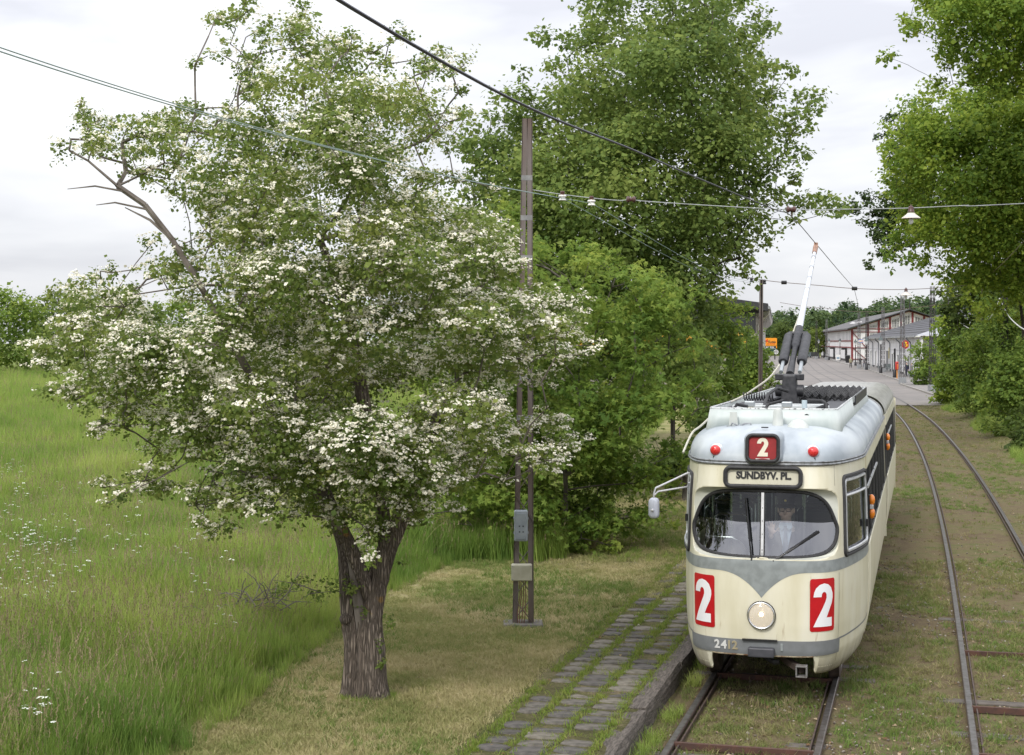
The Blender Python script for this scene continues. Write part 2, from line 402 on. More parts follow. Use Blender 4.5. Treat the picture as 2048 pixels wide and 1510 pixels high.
# ================================================================== TRACKS
railm = mat('rail_steel', (.105, .07, .055), (.05, .036, .03), 14, .7, .35, bump=.2)
headm = mat('rail_head', (.2, .19, .185), (.11, .095, .085), 10, .42, .8)
prof = [(-.065, -.15), (.065, -.15), (.065, -.135), (.012, -.12), (.012, -.05), (.034, -.042), (.034, -.004), (.028, 0), (-.028, 0), (-.034, -.004), (-.034, -.042), (-.012, -.05), (-.012, -.12), (-.065, -.135)]
sleeper_m = mat('weathered_timber', (.06, .05, .043), (.14, .12, .1), 7, .9, bump=.5, stretch=(1, 8, 8))
tie_m = mat('rusty_tie_bar', (.1, .045, .03), (.06, .032, .025), 10, .85)
for wh, lab in ((1, 'straight rusty track the tram runs on'), (2, 'empty outer track with shiny railheads right of the tram')):
    tr = empty('railway_track', track(15, 0, 0, wh)); tag(tr, lab, 'track'); o0 = tr.location
    ys = list(np.arange(6, 60, 2.0)) + list(np.arange(60, 104.5, 4)) + [105]
    for sd_ in (-1, 1):
        m = MB(); rings = []
        for y in ys:
            c0 = track(y, 0, 0, wh); s_ = slope(y); q_ = math.sqrt(1 + s_ * s_); n_ = Vector((1 / q_, -s_ / q_, 0)); p0 = c0 + n_ * (sd_ * .75)
            rings.append([p0 + n_ * (px_ * 1.15) + Vector((0, 0, pz_)) - o0 for px_, pz_ in prof])
        m.loft(rings, True, True); r = m.build('rail', railm, tr)
        # running surface and the guard lip on the inner side
        m = MB()
        m.loft([[track(y, sd_ * .75 + a_, z_, wh) - o0 for a_, z_ in ((-.033, .001), (-.028, .006), (.028, .006), (.033, .001))] for y in ys], False)
        m.build('running_surface', headm, r)
        m = MB(); g_ = -sd_
        m.loft([[track(y, sd_ * .75 + g_ * a_, z_, wh) - o0 for a_, z_ in ((.075, -.06), (.075, -.012), (.092, -.012), (.092, -.06))] for y in ys], True)
        m.build('guard_lip', railm, r)
    k = 0
    for y in (16.0, 19.4, 22.9, 26.4) if wh == 1 else (15.55, 17.6, 20.8):
        m = MB(); a, b2 = track(y, -.72, -.03, wh) - o0, track(y, .72, -.03, wh) - o0; m.bar(a, b2, .05, .07); m.build('tie_bar', tie_m, tr)
    for y in np.arange(14.2, 30, .78):
        random.seed(int(y * 100) + wh)
        if random.random() < .5: continue
        c0 = track(y, 0, -.098 + random.uniform(-.02, .012), wh) - o0
        o = MB().box((0, 0, 0), (random.uniform(1.9, 2.4), .2, .06)).build('sleeper', sleeper_m, tr, bevel=.01); o.location = c0 + Vector((random.uniform(-.2, .3), 0, 0)); o.rotation_euler = (0, random.uniform(-.01, .01), -math.atan(slope(y)) + random.uniform(-.02, .02))
# rails let into the road surface
groove = mat('road_rail', (.05, .045, .042), (.09, .08, .075), 3, .6, .5)
for wh in (1, 2):
    tr = empty('street_track', track(106, 0, 0, wh)); o0 = tr.location
    tag(tr, ('left' if wh == 1 else 'right') + ' pair of rails let into the grey road surface', 'track')
    for sd_ in (-.75, .75):
        m = MB(); ys = list(np.arange(105, 440, 6))
        m.loft([[track(y, sd_ + a_, -.046, wh) - o0 for a_ in (-.07, .07)] for y in ys], False); m.build('rail', groove, tr)

# ================================================================== STONE PATH AND TIMBER EDGE
path = empty('path', track(17, -1.8, .19)); tag(path, kind='structure'); o0 = path.location
st_m = [mat('path_stone_%d' % i, c, c2, 9, .9, bump=.5, bscale=22) for i, (c, c2) in enumerate((((.115, .105, .095), (.055, .05, .045)), ((.15, .135, .115), (.07, .062, .05)), ((.09, .082, .072), (.05, .044, .036)), ((.19, .17, .14), (.1, .09, .065))))]
random.seed(5)
stone_meshes = []
for k in range(8):
    m = MB(); n = 12; wd, dp = .165, .125
    ring = []
    for i in range(n):
        a = 2 * math.pi * i / n; c, s_ = math.cos(a), math.sin(a); e4 = (abs(c) ** 5 + abs(s_) ** 5) ** (-1 / 5)
        ring.append((c * e4 * wd * random.uniform(.93, 1.05), s_ * e4 * dp * random.uniform(.92, 1.06)))
    m.loft([[(x * 1.02, y * 1.02, -.06) for x, y in ring], [(x, y, .006) for x, y in ring], [(x * .93, y * .93, .016 + random.uniform(-.004, .004)) for x, y in ring]], True, True)
    me = m.mesh('stone'); me.materials.append(st_m[k % 4]); stone_meshes.append(me)
for col, (wc, sc) in enumerate(((-1.53, 1.03), (-1.93, 1.1), (-2.31, .86))):
    y = 13.6 + .1 * col
    while y < 34:
        y += .29 * random.uniform(.95, 1.12)
        if random.random() < (.09, .1, .24)[col] + .014 * max(0, y - 21): continue
        p_ = track(y, wc + random.uniform(-.015, .015), 0); o = bpy.data.objects.new('stone', random.choice(stone_meshes)); link(o, path)
        o.location = Vector((p_.x, p_.y, gz(p_.x, p_.y) + random.uniform(-.016, .004))) - o0; o.scale = (sc * random.uniform(.9, 1.1), random.uniform(.85, 1.1), 1)
        o.rotation_euler = (random.uniform(-.03, .03), random.uniform(-.03, .03), -math.atan(slope(y)) + random.uniform(-.1, .1))
ke = empty('timber_edging', track(17, -1.22, .1)); tag(ke, 'weathered old timber beams edging the stone path beside the track', 'edging'); o0 = ke.location
beam_m = mat('edge_timber', (.05, .041, .034), (.135, .115, .098), 8, .92, bump=.8, stretch=(6, 1, 6))
y = 12.0
while y < 62:
    ln = random.uniform(2.2, 2.6); a, b2 = track(y, -1.215, 0), track(y + ln - .03, -1.215, 0); d = b2 - a
    m = MB(); n = 9; rings = []
    for i in range(n):
        yy = -d.length / 2 + d.length * i / (n - 1); j = lambda s_: random.uniform(-s_, s_)
        rings.append([(-.11 + j(.006), yy, -.16), (.11 + j(.012), yy, -.16), (.115 + j(.012), yy, .06), (.095 + j(.012), yy, .135 + j(.01)), (-.1 + j(.01), yy, .135 + j(.008)), (-.11, yy, .05)])
    m.loft(rings, True, True); o = m.build('beam', beam_m, ke); o.location = (a + b2) / 2 + Vector((random.uniform(-.025, .025), 0, .06 + random.uniform(-.025, .012))) - o0; o.rotation_euler = (0, 0, math.atan2(-d.x, d.y) + random.uniform(-.014, .014))
    y += ln
# ================================================================== FOLIAGE TOOLS
def unit(a): return a / np.maximum(1e-9, np.linalg.norm(a, axis=-1, keepdims=True))
KITE = np.array([(0, 0, 0), (-.42, .45, .10), (0, 1, 0), (.42, .45, .10)])
def lobed():
    # a five-lobed leaf of five kites meeting at the stalk
    v, f = [], []
    for a, ln in ((-105, .55), (-52, .85), (0, 1.0), (52, .85), (105, .55)):
        a = math.radians(a); d = np.array((math.sin(a), math.cos(a))); n = np.array((d[1], -d[0])); k = len(v)
        for p_, z in ((d * 0, 0), (d * ln * .5 - n * ln * .2, .03), (d * ln, -.10), (d * ln * .5 + n * ln * .2, .03)): v.append((p_[0] * .8, p_[1] * .8 + .1, z))
        f.append((k, k + 1, k + 2, k + 3))
    return np.array(v), np.array(f)
LOBED_V, LOBED_F = lobed()
def leaf_cloud(pos, nrm, size, rng, shape='kite', rnd=None):
    n = len(pos); nrm = unit(nrm); t_ = unit(np.cross(nrm, rng.normal(size=(n, 3)))); b_ = np.cross(nrm, t_)
    sv, sf = (KITE, np.array([[0, 1, 2, 3]])) if shape == 'kite' else (LOBED_V, LOBED_F)
    v = pos[:, None, :] + size[:, None, None] * (sv[None, :, 0:1] * t_[:, None, :] + sv[None, :, 1:2] * b_[:, None, :] + sv[None, :, 2:3] * nrm[:, None, :])
    k = len(sv); f = (np.arange(n)[:, None, None] * k + sf[None]).reshape(-1, 4)
    r = rng.random(n) if rnd is None else rnd
    return v.reshape(-1, 3), f, np.repeat(r, len(sf))

def in_poly(x, y, P_):
    c = False; n = len(P_)
    for i in range(n):
        x1, y1 = P_[i]; x2, y2 = P_[i - 1]
        if (y1 > y) != (y2 > y) and x < (x2 - x1) * (y - y1) / (y2 - y1) + x1: c = not c
    return c
def edge_d(x, y, P_):
    best = 1e9
    for i in range(len(P_)):
        x1, y1 = P_[i]; x2, y2 = P_[i - 1]; dx, dy = x2 - x1, y2 - y1; t_ = max(0, min(1, ((x - x1) * dx + (y - y1) * dy) / (dx * dx + dy * dy + 1e-9)))
        best = min(best, math.hypot(x - x1 - t_ * dx, y - y1 - t_ * dy))
    return best
def pads_in(poly, Yc, dY, n, rmin, rmax, seed, emax=None, spray=0):
    """clumps of foliage: the outline (photo pixels at distance Yc) says how wide the crown is at each height; depth is filled to dY"""
    rd = random.Random(seed); xs = [p_[0] for p_ in poly]; ys = [p_[1] for p_ in poly]; out = []; k = F / Yc
    emax = emax or (rmax * k * 2.2); tries = 0
    while len(out) < n and tries < n * 200:
        tries += 1; x, y = rd.uniform(min(xs), max(xs)), rd.uniform(min(ys), max(ys))
        if not in_poly(x, y, poly): continue
        e_ = edge_d(x, y, poly)
        if e_ < rmin * k * .55: continue
        r = min(rmax, max(rmin, e_ / k * rd.uniform(.7, 1.05)))
        dep = dY * math.sqrt(min(1, e_ / emax)) * rd.choice((rd.uniform(-1, 1), rd.choice((-1, 1)) * rd.uniform(.6, 1)))
        Y = Yc + dep
        c = at(x, y, Y)
        if any((c - o[0]).length < .55 * (r + o[1]) * .8 for o in out) and rd.random() < .75: continue
        out.append((c, r))
    if spray:
        per = sum(math.hypot(poly[i][0] - poly[i - 1][0], poly[i][1] - poly[i - 1][1]) for i in range(len(poly))); ns = int(per / (spray * k * 1.5))
        for j in range(ns):
            d = rd.uniform(0, per)
            for i in range(len(poly)):
                l_ = math.hypot(poly[i][0] - poly[i - 1][0], poly[i][1] - poly[i - 1][1])
                if d <= l_: break
                d -= l_
            x = poly[i - 1][0] + (poly[i][0] - poly[i - 1][0]) * d / l_; y = poly[i - 1][1] + (poly[i][1] - poly[i - 1][1]) * d / l_
            r = spray * rd.uniform(.45, 1.15); out.append((at(x + rd.gauss(0, .5) * spray * k, y + rd.gauss(0, .5) * spray * k, Yc + rd.uniform(-.5, .5) * dY), r))
    return out

def limbs(root, pads, r0, rd, tip=.008, droop=.0, pull=.35):
    """branches from root node list [(pos, parent, None)] out to every pad"""
    nodes = [dict(p=Vector(p_), par=par) for p_, par in root]
    for n_ in nodes: n_['dep'] = 0
    top = nodes[-1]['p']
    for c, r in sorted(pads, key=lambda q_: (q_[0] - top).length):
        best, bi = 1e9, 0
        for i, n_ in enumerate(nodes):
            if n_.get('lock'): continue
            d = (n_['p'] - c); s_ = d.length + pull * n_['dep'] + max(0, n_['p'].z - c.z) * .8
            if s_ < best: best, bi = s_, i
        a = nodes[bi]['p']; ln = (c - a).length; k = max(2, int(ln / .45)); prev = bi
        for i in range(1, k + 1):
            u = i / k; q_ = a.lerp(c, u) + Vector((rd.gauss(0, 1), rd.gauss(0, 1), rd.gauss(0, .7))) * (.07 * ln / k + .03) * (1 if i < k else 0)
            q_.z += math.sin(u * math.pi) * .07 * ln - droop * u * u
            nodes.append(dict(p=q_, par=prev, dep=nodes[bi]['dep'] + u * ln)); prev = len(nodes) - 1
        nodes[prev]['end'] = r
    ch = [0.0] * len(nodes)
    for i in range(len(nodes) - 1, -1, -1):
        ch[i] = max(tip, ch[i] ** (1 / 2.3) if ch[i] else tip)
        pr = nodes[i]['par']
        if pr is not None: ch[pr] += ch[i] ** 2.3
    sc = min(1.0, r0 / max(ch[0], 1e-6)) if r0 else 1
    m = MB()
    for i, n_ in enumerate(nodes):
        pr = n_['par']
        if pr is None: continue
        ra, rb = ch[pr] * sc, ch[i] * sc
        if nodes[pr]['par'] is not None and ra > rb * 1.6: ra = rb * 1.3
        m.tube([nodes[pr]['p'], n_['p']], [max(ra, tip * .7), max(rb, tip * .7)], 6 if rb > .03 else 4, cap=False)
    return m, nodes

def fill_pads(pads, per_area, size, seed, shape='kite', flat=.55, shell=.45, up=.6, sprig=None, top=.62, lit=None):
    """leaves in the pads: an uneven shell of sprigs facing out and up; flat = height of a pad relative to its width"""
    rng = np.random.default_rng(seed); PS, NS, RN = [], [], []
    for c, r in pads:
        n = max(12, int(per_area * r * r)); hue = rng.normal(0, .16)
        ns = max(4, n // (sprig or 9))
        d = unit(rng.normal(size=(ns, 3))); flip = (d[:, 2] < 0) & (rng.random(ns) < top); d[flip, 2] *= -1
        rad = (shell + (1 - shell) * rng.random(ns) ** .6) * (1 + .22 * rng.normal(size=ns).clip(-1.5, 2))
        tilt = rng.normal(0, .25, 2)
        sp_ = d * rad[:, None] * np.array((1, 1, flat)) * r; sp_[:, 2] += sp_[:, 0] * tilt[0] + sp_[:, 1] * tilt[1]
        k = rng.integers(0, ns, n); sr = min(.5 * r, 2.6 * size + .12 * r)
        p_ = sp_[k] + rng.normal(size=(n, 3)) * sr * np.array((.55, .55, .38))
        nn = unit(sp_[k] / np.array((1, 1, flat)) + 1e-6) * (1 - up) + np.array((0, 0, up)) + rng.normal(size=(n, 3)) * .42
        PS.append(p_ + np.array(c)); NS.append(nn); RN.append(np.clip(.5 + hue + .2 * rng.normal(size=n) + .12 * rng.normal(size=ns)[k], 0, 1))
    P_, N_, R_ = np.concatenate(PS), np.concatenate(NS), np.concatenate(RN)
    sz = size * np.exp(rng.normal(0, .32, len(P_)))
    return leaf_cloud(P_, N_, sz, rng, shape, R_)

BARK = mat('bark', (.085, .07, .058), (.17, .15, .13), 10, .95, bump=1.0, stretch=(1, 1, .25))
DBARK = mat('dark_bark', (.035, .028, .022), (.075, .062, .05), 8, .95, bump=.8, stretch=(1, 1, .3))
def plant(name, label, cat, base, pads, leafm, per_area, size, seed, trunk_r=.12, trunk_top=None, group=None, shape='kite', bark=None, flat=.6, up=.55, parts=('trunk', 'crown'), shell=.2, top=.58, stems=None, tip=.008, droop=0):
    rd = random.Random(seed); base = Vector(base); o = empty(name, base); tag(o, label, cat, group)
    tt = Vector(trunk_top) if trunk_top is not None else base + Vector((0, 0, 1.0))
    root = [(base - Vector((0, 0, .15)), None)]; k = 5
    for i in range(1, k + 1):
        u = i / k; root.append((base.lerp(tt, u) + (Vector((rd.gauss(0, .04), rd.gauss(0, .04), 0)) if i < k else Vector())*min(1, trunk_r * 6), i - 1))
    m, nodes = limbs(root, pads, trunk_r, rd, tip, droop)
    m.v = [tuple(Vector(p_) - base) for p_ in m.v]
    m.tube([base + Vector((0, 0, -.1)) - base, Vector((0, 0, .25)), Vector((0, 0, .6))], [trunk_r * 1.5, trunk_r * 1.15, trunk_r], 10)
    m.build(parts[0], bark or BARK, o, smooth=True)
    v, f, r = fill_pads(pads, per_area, size, seed, shape, flat, shell, up, top=top)
    np_obj(parts[1], v - np.array(base), f, leafm, o, {'rnd': r})
    return o

# ------------------------------------------------------------------ scattered ground cover (one object, geometry nodes)
def scatter(name, pts, sc, variants, seed, rx=.15):
    rng = np.random.default_rng(seed); n = len(pts)
    me = bpy.data.meshes.new(name); me.vertices.add(n); me.vertices.foreach_set('co', np.asarray(pts, np.float32).ravel())
    a = me.attributes.new('sc', 'FLOAT', 'POINT'); a.data.foreach_set('value', np.asarray(sc, np.float32))
    a = me.attributes.new('rot', 'FLOAT_VECTOR', 'POINT'); r = np.stack([rng.normal(0, rx, n), rng.normal(0, rx, n), rng.random(n) * 6.283], 1); a.data.foreach_set('vector', r.astype(np.float32).ravel())
    a = me.attributes.new('pick', 'INT', 'POINT'); a.data.foreach_set('value', rng.integers(0, len(variants), n).astype(np.int32))
    o = link(bpy.data.objects.new(name, me)); g = bpy.data.node_groups.new(name, 'GeometryNodeTree')
    g.interface.new_socket('Geometry', in_out='INPUT', socket_type='NodeSocketGeometry'); g.interface.new_socket('Geometry', in_out='OUTPUT', socket_type='NodeSocketGeometry')
    N, L = g.nodes.new, g.links.new; gi, go = N('NodeGroupInput'), N('NodeGroupOutput')
    mp_ = N('GeometryNodeMeshToPoints'); L(gi.outputs[0], mp_.inputs[0]); ip = N('GeometryNodeInstanceOnPoints'); L(mp_.outputs[0], ip.inputs['Points'])
    gti = N('GeometryNodeGeometryToInstance')
    for vm in reversed(variants):
        ob = bpy.data.objects.new(vm.name, vm); oi = N('GeometryNodeObjectInfo'); oi.inputs['Object'].default_value = ob; L(oi.outputs['Geometry'], gti.inputs[0])
    L(gti.outputs[0], ip.inputs['Instance']); ip.inputs['Pick Instance'].default_value = True
    for nm, ty, sock in (('pick', 'INT', 'Instance Index'), ('sc', 'FLOAT', 'Scale'), ('rot', 'FLOAT_VECTOR', 'Rotation')):
        na = N('GeometryNodeInputNamedAttribute'); na.data_type = ty; na.inputs[0].default_value = nm; L([q_ for q_ in na.outputs if q_.enabled][0], ip.inputs[sock])
    L(ip.outputs[0], go.inputs[0]); md = o.modifiers.new('scatter', 'NODES'); md.node_group = g
    for vm in variants[:1]: me.materials.append(vm.materials[0])
    return o

def tuft(name, n, hgt, wid, spread, lean, m, seed, seg=3, heads=0, headm=None):
    rd = random.Random(seed); v, f, mi, rn = [], [], [], []
    for i in range(n):
        br = rd.random()
        a, ro = rd.uniform(0, 6.283), spread * math.sqrt(rd.random()); bx, by = ro * math.cos(a), ro * math.sin(a)
        h = hgt * rd.uniform(.5, 1.1); d = rd.uniform(0, 6.283); ln = lean * rd.uniform(.2, 1.2) * h; w_ = wid * rd.uniform(.6, 1.2); fd = d + rd.uniform(.6, 2.4); k = len(v)
        for s_ in range(seg + 1):
            u = s_ / seg; x, y, z = bx + math.cos(d) * ln * u * u, by + math.sin(d) * ln * u * u, h * (u - .12 * lean * u * u); ww = w_ * (1 - u) ** .7 * .5 + .0004
            v += [(x - math.cos(fd) * ww, y - math.sin(fd) * ww, z), (x + math.cos(fd) * ww, y + math.sin(fd) * ww, z)]
        for s_ in range(seg): f.append((k + 2 * s_, k + 2 * s_ + 1, k + 2 * s_ + 3, k + 2 * s_ + 2)); mi.append(0); rn.append(br)
        if i < heads:
            k = len(v); x, y, z = v[-1]
            for s_ in range(6): q_ = rd.uniform(0, 6.28); v += [(x, y, z - .02 * s_), (x + .014 * math.cos(q_), y + .014 * math.sin(q_), z + .012 - .02 * s_), (x, y, z + .03 - .02 * s_)]; f.append((k, k + 1, k + 2)); mi.append(1); rn.append(br); k += 3
    me = bpy.data.meshes.new(name); me.from_pydata(v, [], f); me.materials.append(m)
    at_ = me.attributes.new('rnd', 'FLOAT', 'FACE'); at_.data.foreach_set('value', rn)
    if headm: me.materials.append(headm); me.polygons.foreach_set('material_index', mi)
    return me

# ================================================================== GRASS
gr_tall = leaf_mat('meadow_grass', [(0.085, 0.16, 0.035), (0.15, 0.245, 0.05), (0.225, 0.31, 0.068), (0.32, 0.38, 0.1), (0.46, 0.46, 0.22)], .6, .35, obj_random=True, wnoise=(.3, .55), blade=.45)
gr_seed = leaf_mat('grass_seed_head', [(.2, .17, .09), (.3, .24, .15)], .8, .2, obj_random=True)
gr_lawn = leaf_mat('lawn_grass', [(0.12, 0.18, 0.05), (0.2, 0.23, 0.075), (0.33, 0.31, 0.14), (0.46, 0.4, 0.23), (0.55, 0.48, 0.3)], .7, .3, obj_random=True, wnoise=(.7, .5), blade=.45)
gr_weed = leaf_mat('track_grass', [(0.08, 0.14, 0.03), (0.12, 0.17, 0.045), (0.19, 0.2, 0.07), (0.3, 0.26, 0.14), (0.4, 0.33, 0.21)], .8, .25, obj_random=True, wnoise=(.8, .5), blade=.45)
gr_joint = leaf_mat('joint_grass', [(.1, .18, .03), (.18, .25, .045), (.3, .3, .09)], .6, .35, obj_random=True, blade=.5)
rng = np.random.default_rng(3)
tall = [tuft('meadow_tuft', 24, .66, .014, .15, .38, gr_tall, 40 + k, 4, 3 if k % 2 else 0, gr_seed) for k in range(7)]
def ground_pts(n, fx, y0, y1, pw=1.0):
    out = []
    while len(out) < n:
        Y = y0 + (y1 - y0) * rng.random() ** pw; lo, hi = fx(Y)
        if hi <= lo: continue
        X = lo + (hi - lo) * rng.random(); out.append((X, Y, gz(X, Y) - .01))
    return out
L_EDGE = lambda Y: -1060 * Y / F - 3.6
pts, sc = [], []
for (n, y0, y1, s0, s1) in ((14000, 13.5, 24, .75, 1.15), (11000, 24, 42, .85, 1.2), (10500, 42, 80, 1.0, 1.5), (7500, 80, 150, 1.3, 1.9)):
    q_ = ground_pts(n, lambda Y: (L_EDGE(Y), meadow_x(Y) + .12 * math.sin(Y * 3)), y0, y1)
    pts += q_
    for (X, Y, Z) in q_:
        e_ = meadow_x(Y) - X; s_ = random.uniform(s0, s1) * (.55 + .45 * min(1, max(0, e_ / .7))); s_ *= 1 + .22 * math.sin(X * 1.3 + Y * .8) * math.sin(Y * .9 - X * .5); sc.append(s_)
q_ = ground_pts(1500, lambda Y: (meadow_x(Y) - .5, meadow_x(Y) + .35), 13.5, 30); pts += q_; sc += [random.uniform(.18, .5) for _ in q_]
# tall grass under the trees, right of the hawthorn
q_ = ground_pts(1500, lambda Y: (-1.3, 1.0 + (Y - 29) * .2), 28.3, 36); pts += q_; sc += [random.uniform(.7, 1.2) for _ in q_]
tag(scatter('meadow_grass', pts, sc, tall, 5, .12), 'tall green meadow grass on the left', 'grass', kind='stuff')
short = [tuft('lawn_tuft', 26, .06, .0085, .08, .9, gr_lawn, 60 + k, 2) for k in range(6)]
pts = ground_pts(15000, lambda Y: (meadow_x(Y) - .5, xc1(Y) - 2.75), 14, 24) + ground_pts(9000, lambda Y: (meadow_x(Y) - .3, xc1(Y) - 2.3), 24, 40)
tag(scatter('lawn_grass', pts, RNG.uniform(.6, 1.35, len(pts)), short, 6, .25), 'short mown lawn, partly dry, around the hawthorn', 'grass', kind='stuff')
weed = [tuft('track_tuft', 22, .07, .0085, .075, 1.0, gr_weed, 80 + k, 2) for k in range(6)]
pts = ground_pts(8500, lambda Y: (xc1(Y) - 1.02, xc1(Y) + 5.6), 14, 30) + ground_pts(7000, lambda Y: (xc1(Y) - 1.0, xc1(Y) + 6.5), 30, 104, .8)
def off_rails(p_):
    X, Y, Z = p_
    for xc in (xc1(Y), xc2(Y)):
        for s_ in (-.775, .775):
            if abs(X - xc - s_) < .13: return False
    return True
pts = [p_ for p_ in pts if off_rails(p_) and (wob(p_[0] * 3, p_[1] * 2.2) + random.uniform(-.5, .5)) > -.25]
tag(scatter('track_grass', pts, RNG.uniform(.5, 1.5, len(pts)), weed, 7, .3), 'sparse dry grass and weeds on the track bed', 'grass', kind='stuff')
pts = []
for wc in (-1.345, -1.735, -2.13, -2.5):
    for k in range(620):
        Y = random.uniform(13.8, 34); p_ = track(Y, wc + random.gauss(0, .04), 0)
        if wob(Y * 3 + wc * 9, wc * 5) > -.75: pts.append((p_.x, p_.y, gz(p_.x, p_.y) - .005))
for k in range(500):
    Y = random.uniform(13.8, 34); p_ = track(Y, random.uniform(-2.6, -1.3), 0); pts.append((p_.x, p_.y, gz(p_.x, p_.y) - .035))
jt = [tuft('joint_tuft', 16, .055, .006, .05, .9, gr_joint, 100 + k, 2) for k in range(5)]
tag(scatter('joint_grass', pts, RNG.uniform(.6, 1.5, len(pts)), jt, 8, .25), 'yellow-green grass growing between the path stones', 'grass', kind='stuff')
stalk = [tuft('stalk_tuft', 7, .85, .007, .2, .35, leaf_mat('dry_stalk', [(.3, .27, .13), (.42, .36, .2)], .8, .2, obj_random=True), 140 + k, 3, 7, gr_seed) for k in range(4)]
q_ = ground_pts(1500, lambda Y: (L_EDGE(Y), meadow_x(Y) - .3), 14, 40) + ground_pts(2500, lambda Y: (L_EDGE(Y), meadow_x(Y) - .3), 40, 140)
tag(scatter('dry_stalks', q_, RNG.uniform(.7, 1.15, len(q_)), stalk, 15, .2), 'dry straw-coloured seed stalks standing in the meadow', 'grass', kind='stuff')
# loose stones, chips and dead leaves on the track bed and lawn
pebm = leaf_mat('pebble', [(.1, .08, .065), (.2, .17, .14), (.34, .31, .27)], .9, 0, obj_random=True); litm = leaf_mat('leaf_litter', [(.11, .065, .035), (.24, .16, .09), (.4, .32, .22)], .9, .1, obj_random=True)
pv = []
for k in range(4):
    rd = random.Random(k); m = MB().ball((0, 0, .004), (.014, .011, .008), 6, 4); m.v = [tuple(c_v * rd.uniform(.75, 1.2) for c_v in p_) for p_ in m.v]; me = m.mesh('pebble'); me.materials.append(pebm); pv.append(me)
for k in range(4):
    rd = random.Random(k + 9); me = bpy.data.meshes.new('dead_leaf'); me.from_pydata([(-.018, 0, .004), (0, -.012, .01), (.022, .002, .005), (.001, .013, .012)], [], [(0, 1, 2, 3)]); me.materials.append(litm); pv.append(me)
q_ = ground_pts(9000, lambda Y: (xc1(Y) - 1.0, xc1(Y) + 5.4), 14, 30) + ground_pts(5000, lambda Y: (xc1(Y) - 1.0, xc1(Y) + 7), 30, 75) + ground_pts(900, lambda Y: (meadow_x(Y), xc1(Y) - 1.3), 14, 26) + ground_pts(2500, lambda Y: (xc1(Y) - 4.5, xc1(Y) - 1.3), 27, 55)
q_ = [p_ for p_ in q_ if wob(p_[0] * 1.4 + 3, p_[1] * 1.1) + random.uniform(-.6, .6) > -.1]; q_ = [(a_, b_, c_ + .015) for a_, b_, c_ in q_]
tag(scatter('litter', q_, RNG.uniform(.5, 1.7, len(q_)), pv, 16, .3), 'small stones and dead leaves strewn over the track bed', 'litter', kind='stuff')
# green patches on the track bed and in the lawn
gp_ = [p_ for p_ in ground_pts(9000, lambda Y: (xc1(Y) - 1.0, xc1(Y) + 6.0), 14, 60, 1.2) if off_rails(p_) and wob(p_[0] * 1.9 + 1, p_[1] * .8 + 2) > .28] + [p_ for p_ in ground_pts(9000, lambda Y: (meadow_x(Y) - .2, xc1(Y) - 2.7), 14, 34) if wob(p_[0] * 1.3 + 4, p_[1] * 1.1) + random.uniform(-.3, .3) > .15]
gr_patch = leaf_mat('patch_grass', [(.08, .15, .03), (.13, .2, .045), (.2, .25, .07)], .7, .3, obj_random=True, blade=.5)
pt_ = [tuft('patch_tuft', 24, .075, .008, .08, .9, gr_patch, 160 + k, 2) for k in range(4)]
tag(scatter('patch_grass', gp_, RNG.uniform(.5, 1.4, len(gp_)), pt_, 17, .25), 'green grass patches beside the rails and in the lawn', 'grass', kind='stuff')
# rank green weeds: beside the edging and by the bank on the right
rank = [tuft('rank_tuft', 26, .26, .011, .12, .8, gr_tall, 120 + k, 3) for k in range(4)]
pts = [tuple(track(random.uniform(14, 24), random.uniform(-1.06, -.9), -.08)) for k in range(170)]
pts = [p_ for p_ in pts if wob(p_[1] * 4, 2) > -.1]
sc = [random.uniform(.3, .8) for _ in pts]
q_ = ground_pts(2600, lambda Y: (xc1(Y) + 6.1 + .6 * math.sin(Y * .31), xc1(Y) + 8.2), 44, 100); pts += q_; sc += [random.uniform(.6, 1.7) for _ in q_]
q_ = ground_pts(900, lambda Y: (xc1(Y) - 4.2, xc1(Y) - 1.6), 28, 60); pts += q_; sc += [random.uniform(.3, .8) for _ in q_]
tag(scatter('rank_grass', pts, sc, rank, 9, .2), 'lush green weeds on the bank and beside the timber edging', 'grass', kind='stuff')
# cow parsley: white umbels on thin stems
umb = mat('umbel_white', (.74, .76, .68)); stemm = mat('stem_green', (.1, .16, .04))
ump = []
for k in range(5):
    rd = random.Random(k); v, f, mi = [], [], []
    for s_ in range(rd.randint(3, 6)):
        a, ln = rd.uniform(0, 6.28), rd.uniform(.04, .26); h = rd.uniform(.62, .95); x, y = ln * math.cos(a), ln * math.sin(a); b_ = len(v)
        v += [(-.003, 0, 0), (.003, 0, 0), (x + .002, y, h), (x - .002, y, h)]; f.append((b_, b_ + 1, b_ + 2, b_ + 3)); mi.append(1)
        for q_ in range(rd.randint(7, 11)):
            a2, r2 = rd.uniform(0, 6.28), rd.uniform(.0, .04); cx, cy, cz = x + r2 * math.cos(a2), y + r2 * math.sin(a2), h + .018 - r2 * .25; g_ = rd.uniform(.005, .009); b_ = len(v)
            tl = rd.uniform(-.4, .4)
            v += [(cx - g_, cy - g_, cz), (cx + g_, cy - g_, cz + g_ * tl), (cx + g_, cy + g_, cz), (cx - g_, cy + g_, cz - g_ * tl)]; f.append((b_, b_ + 1, b_ + 2, b_ + 3)); mi.append(0)
    me = bpy.data.meshes.new('umbel'); me.from_pydata(v, [], f); me.materials.append(umb); me.materials.append(stemm); me.polygons.foreach_set('material_index', mi); ump.append(me)
pts = []
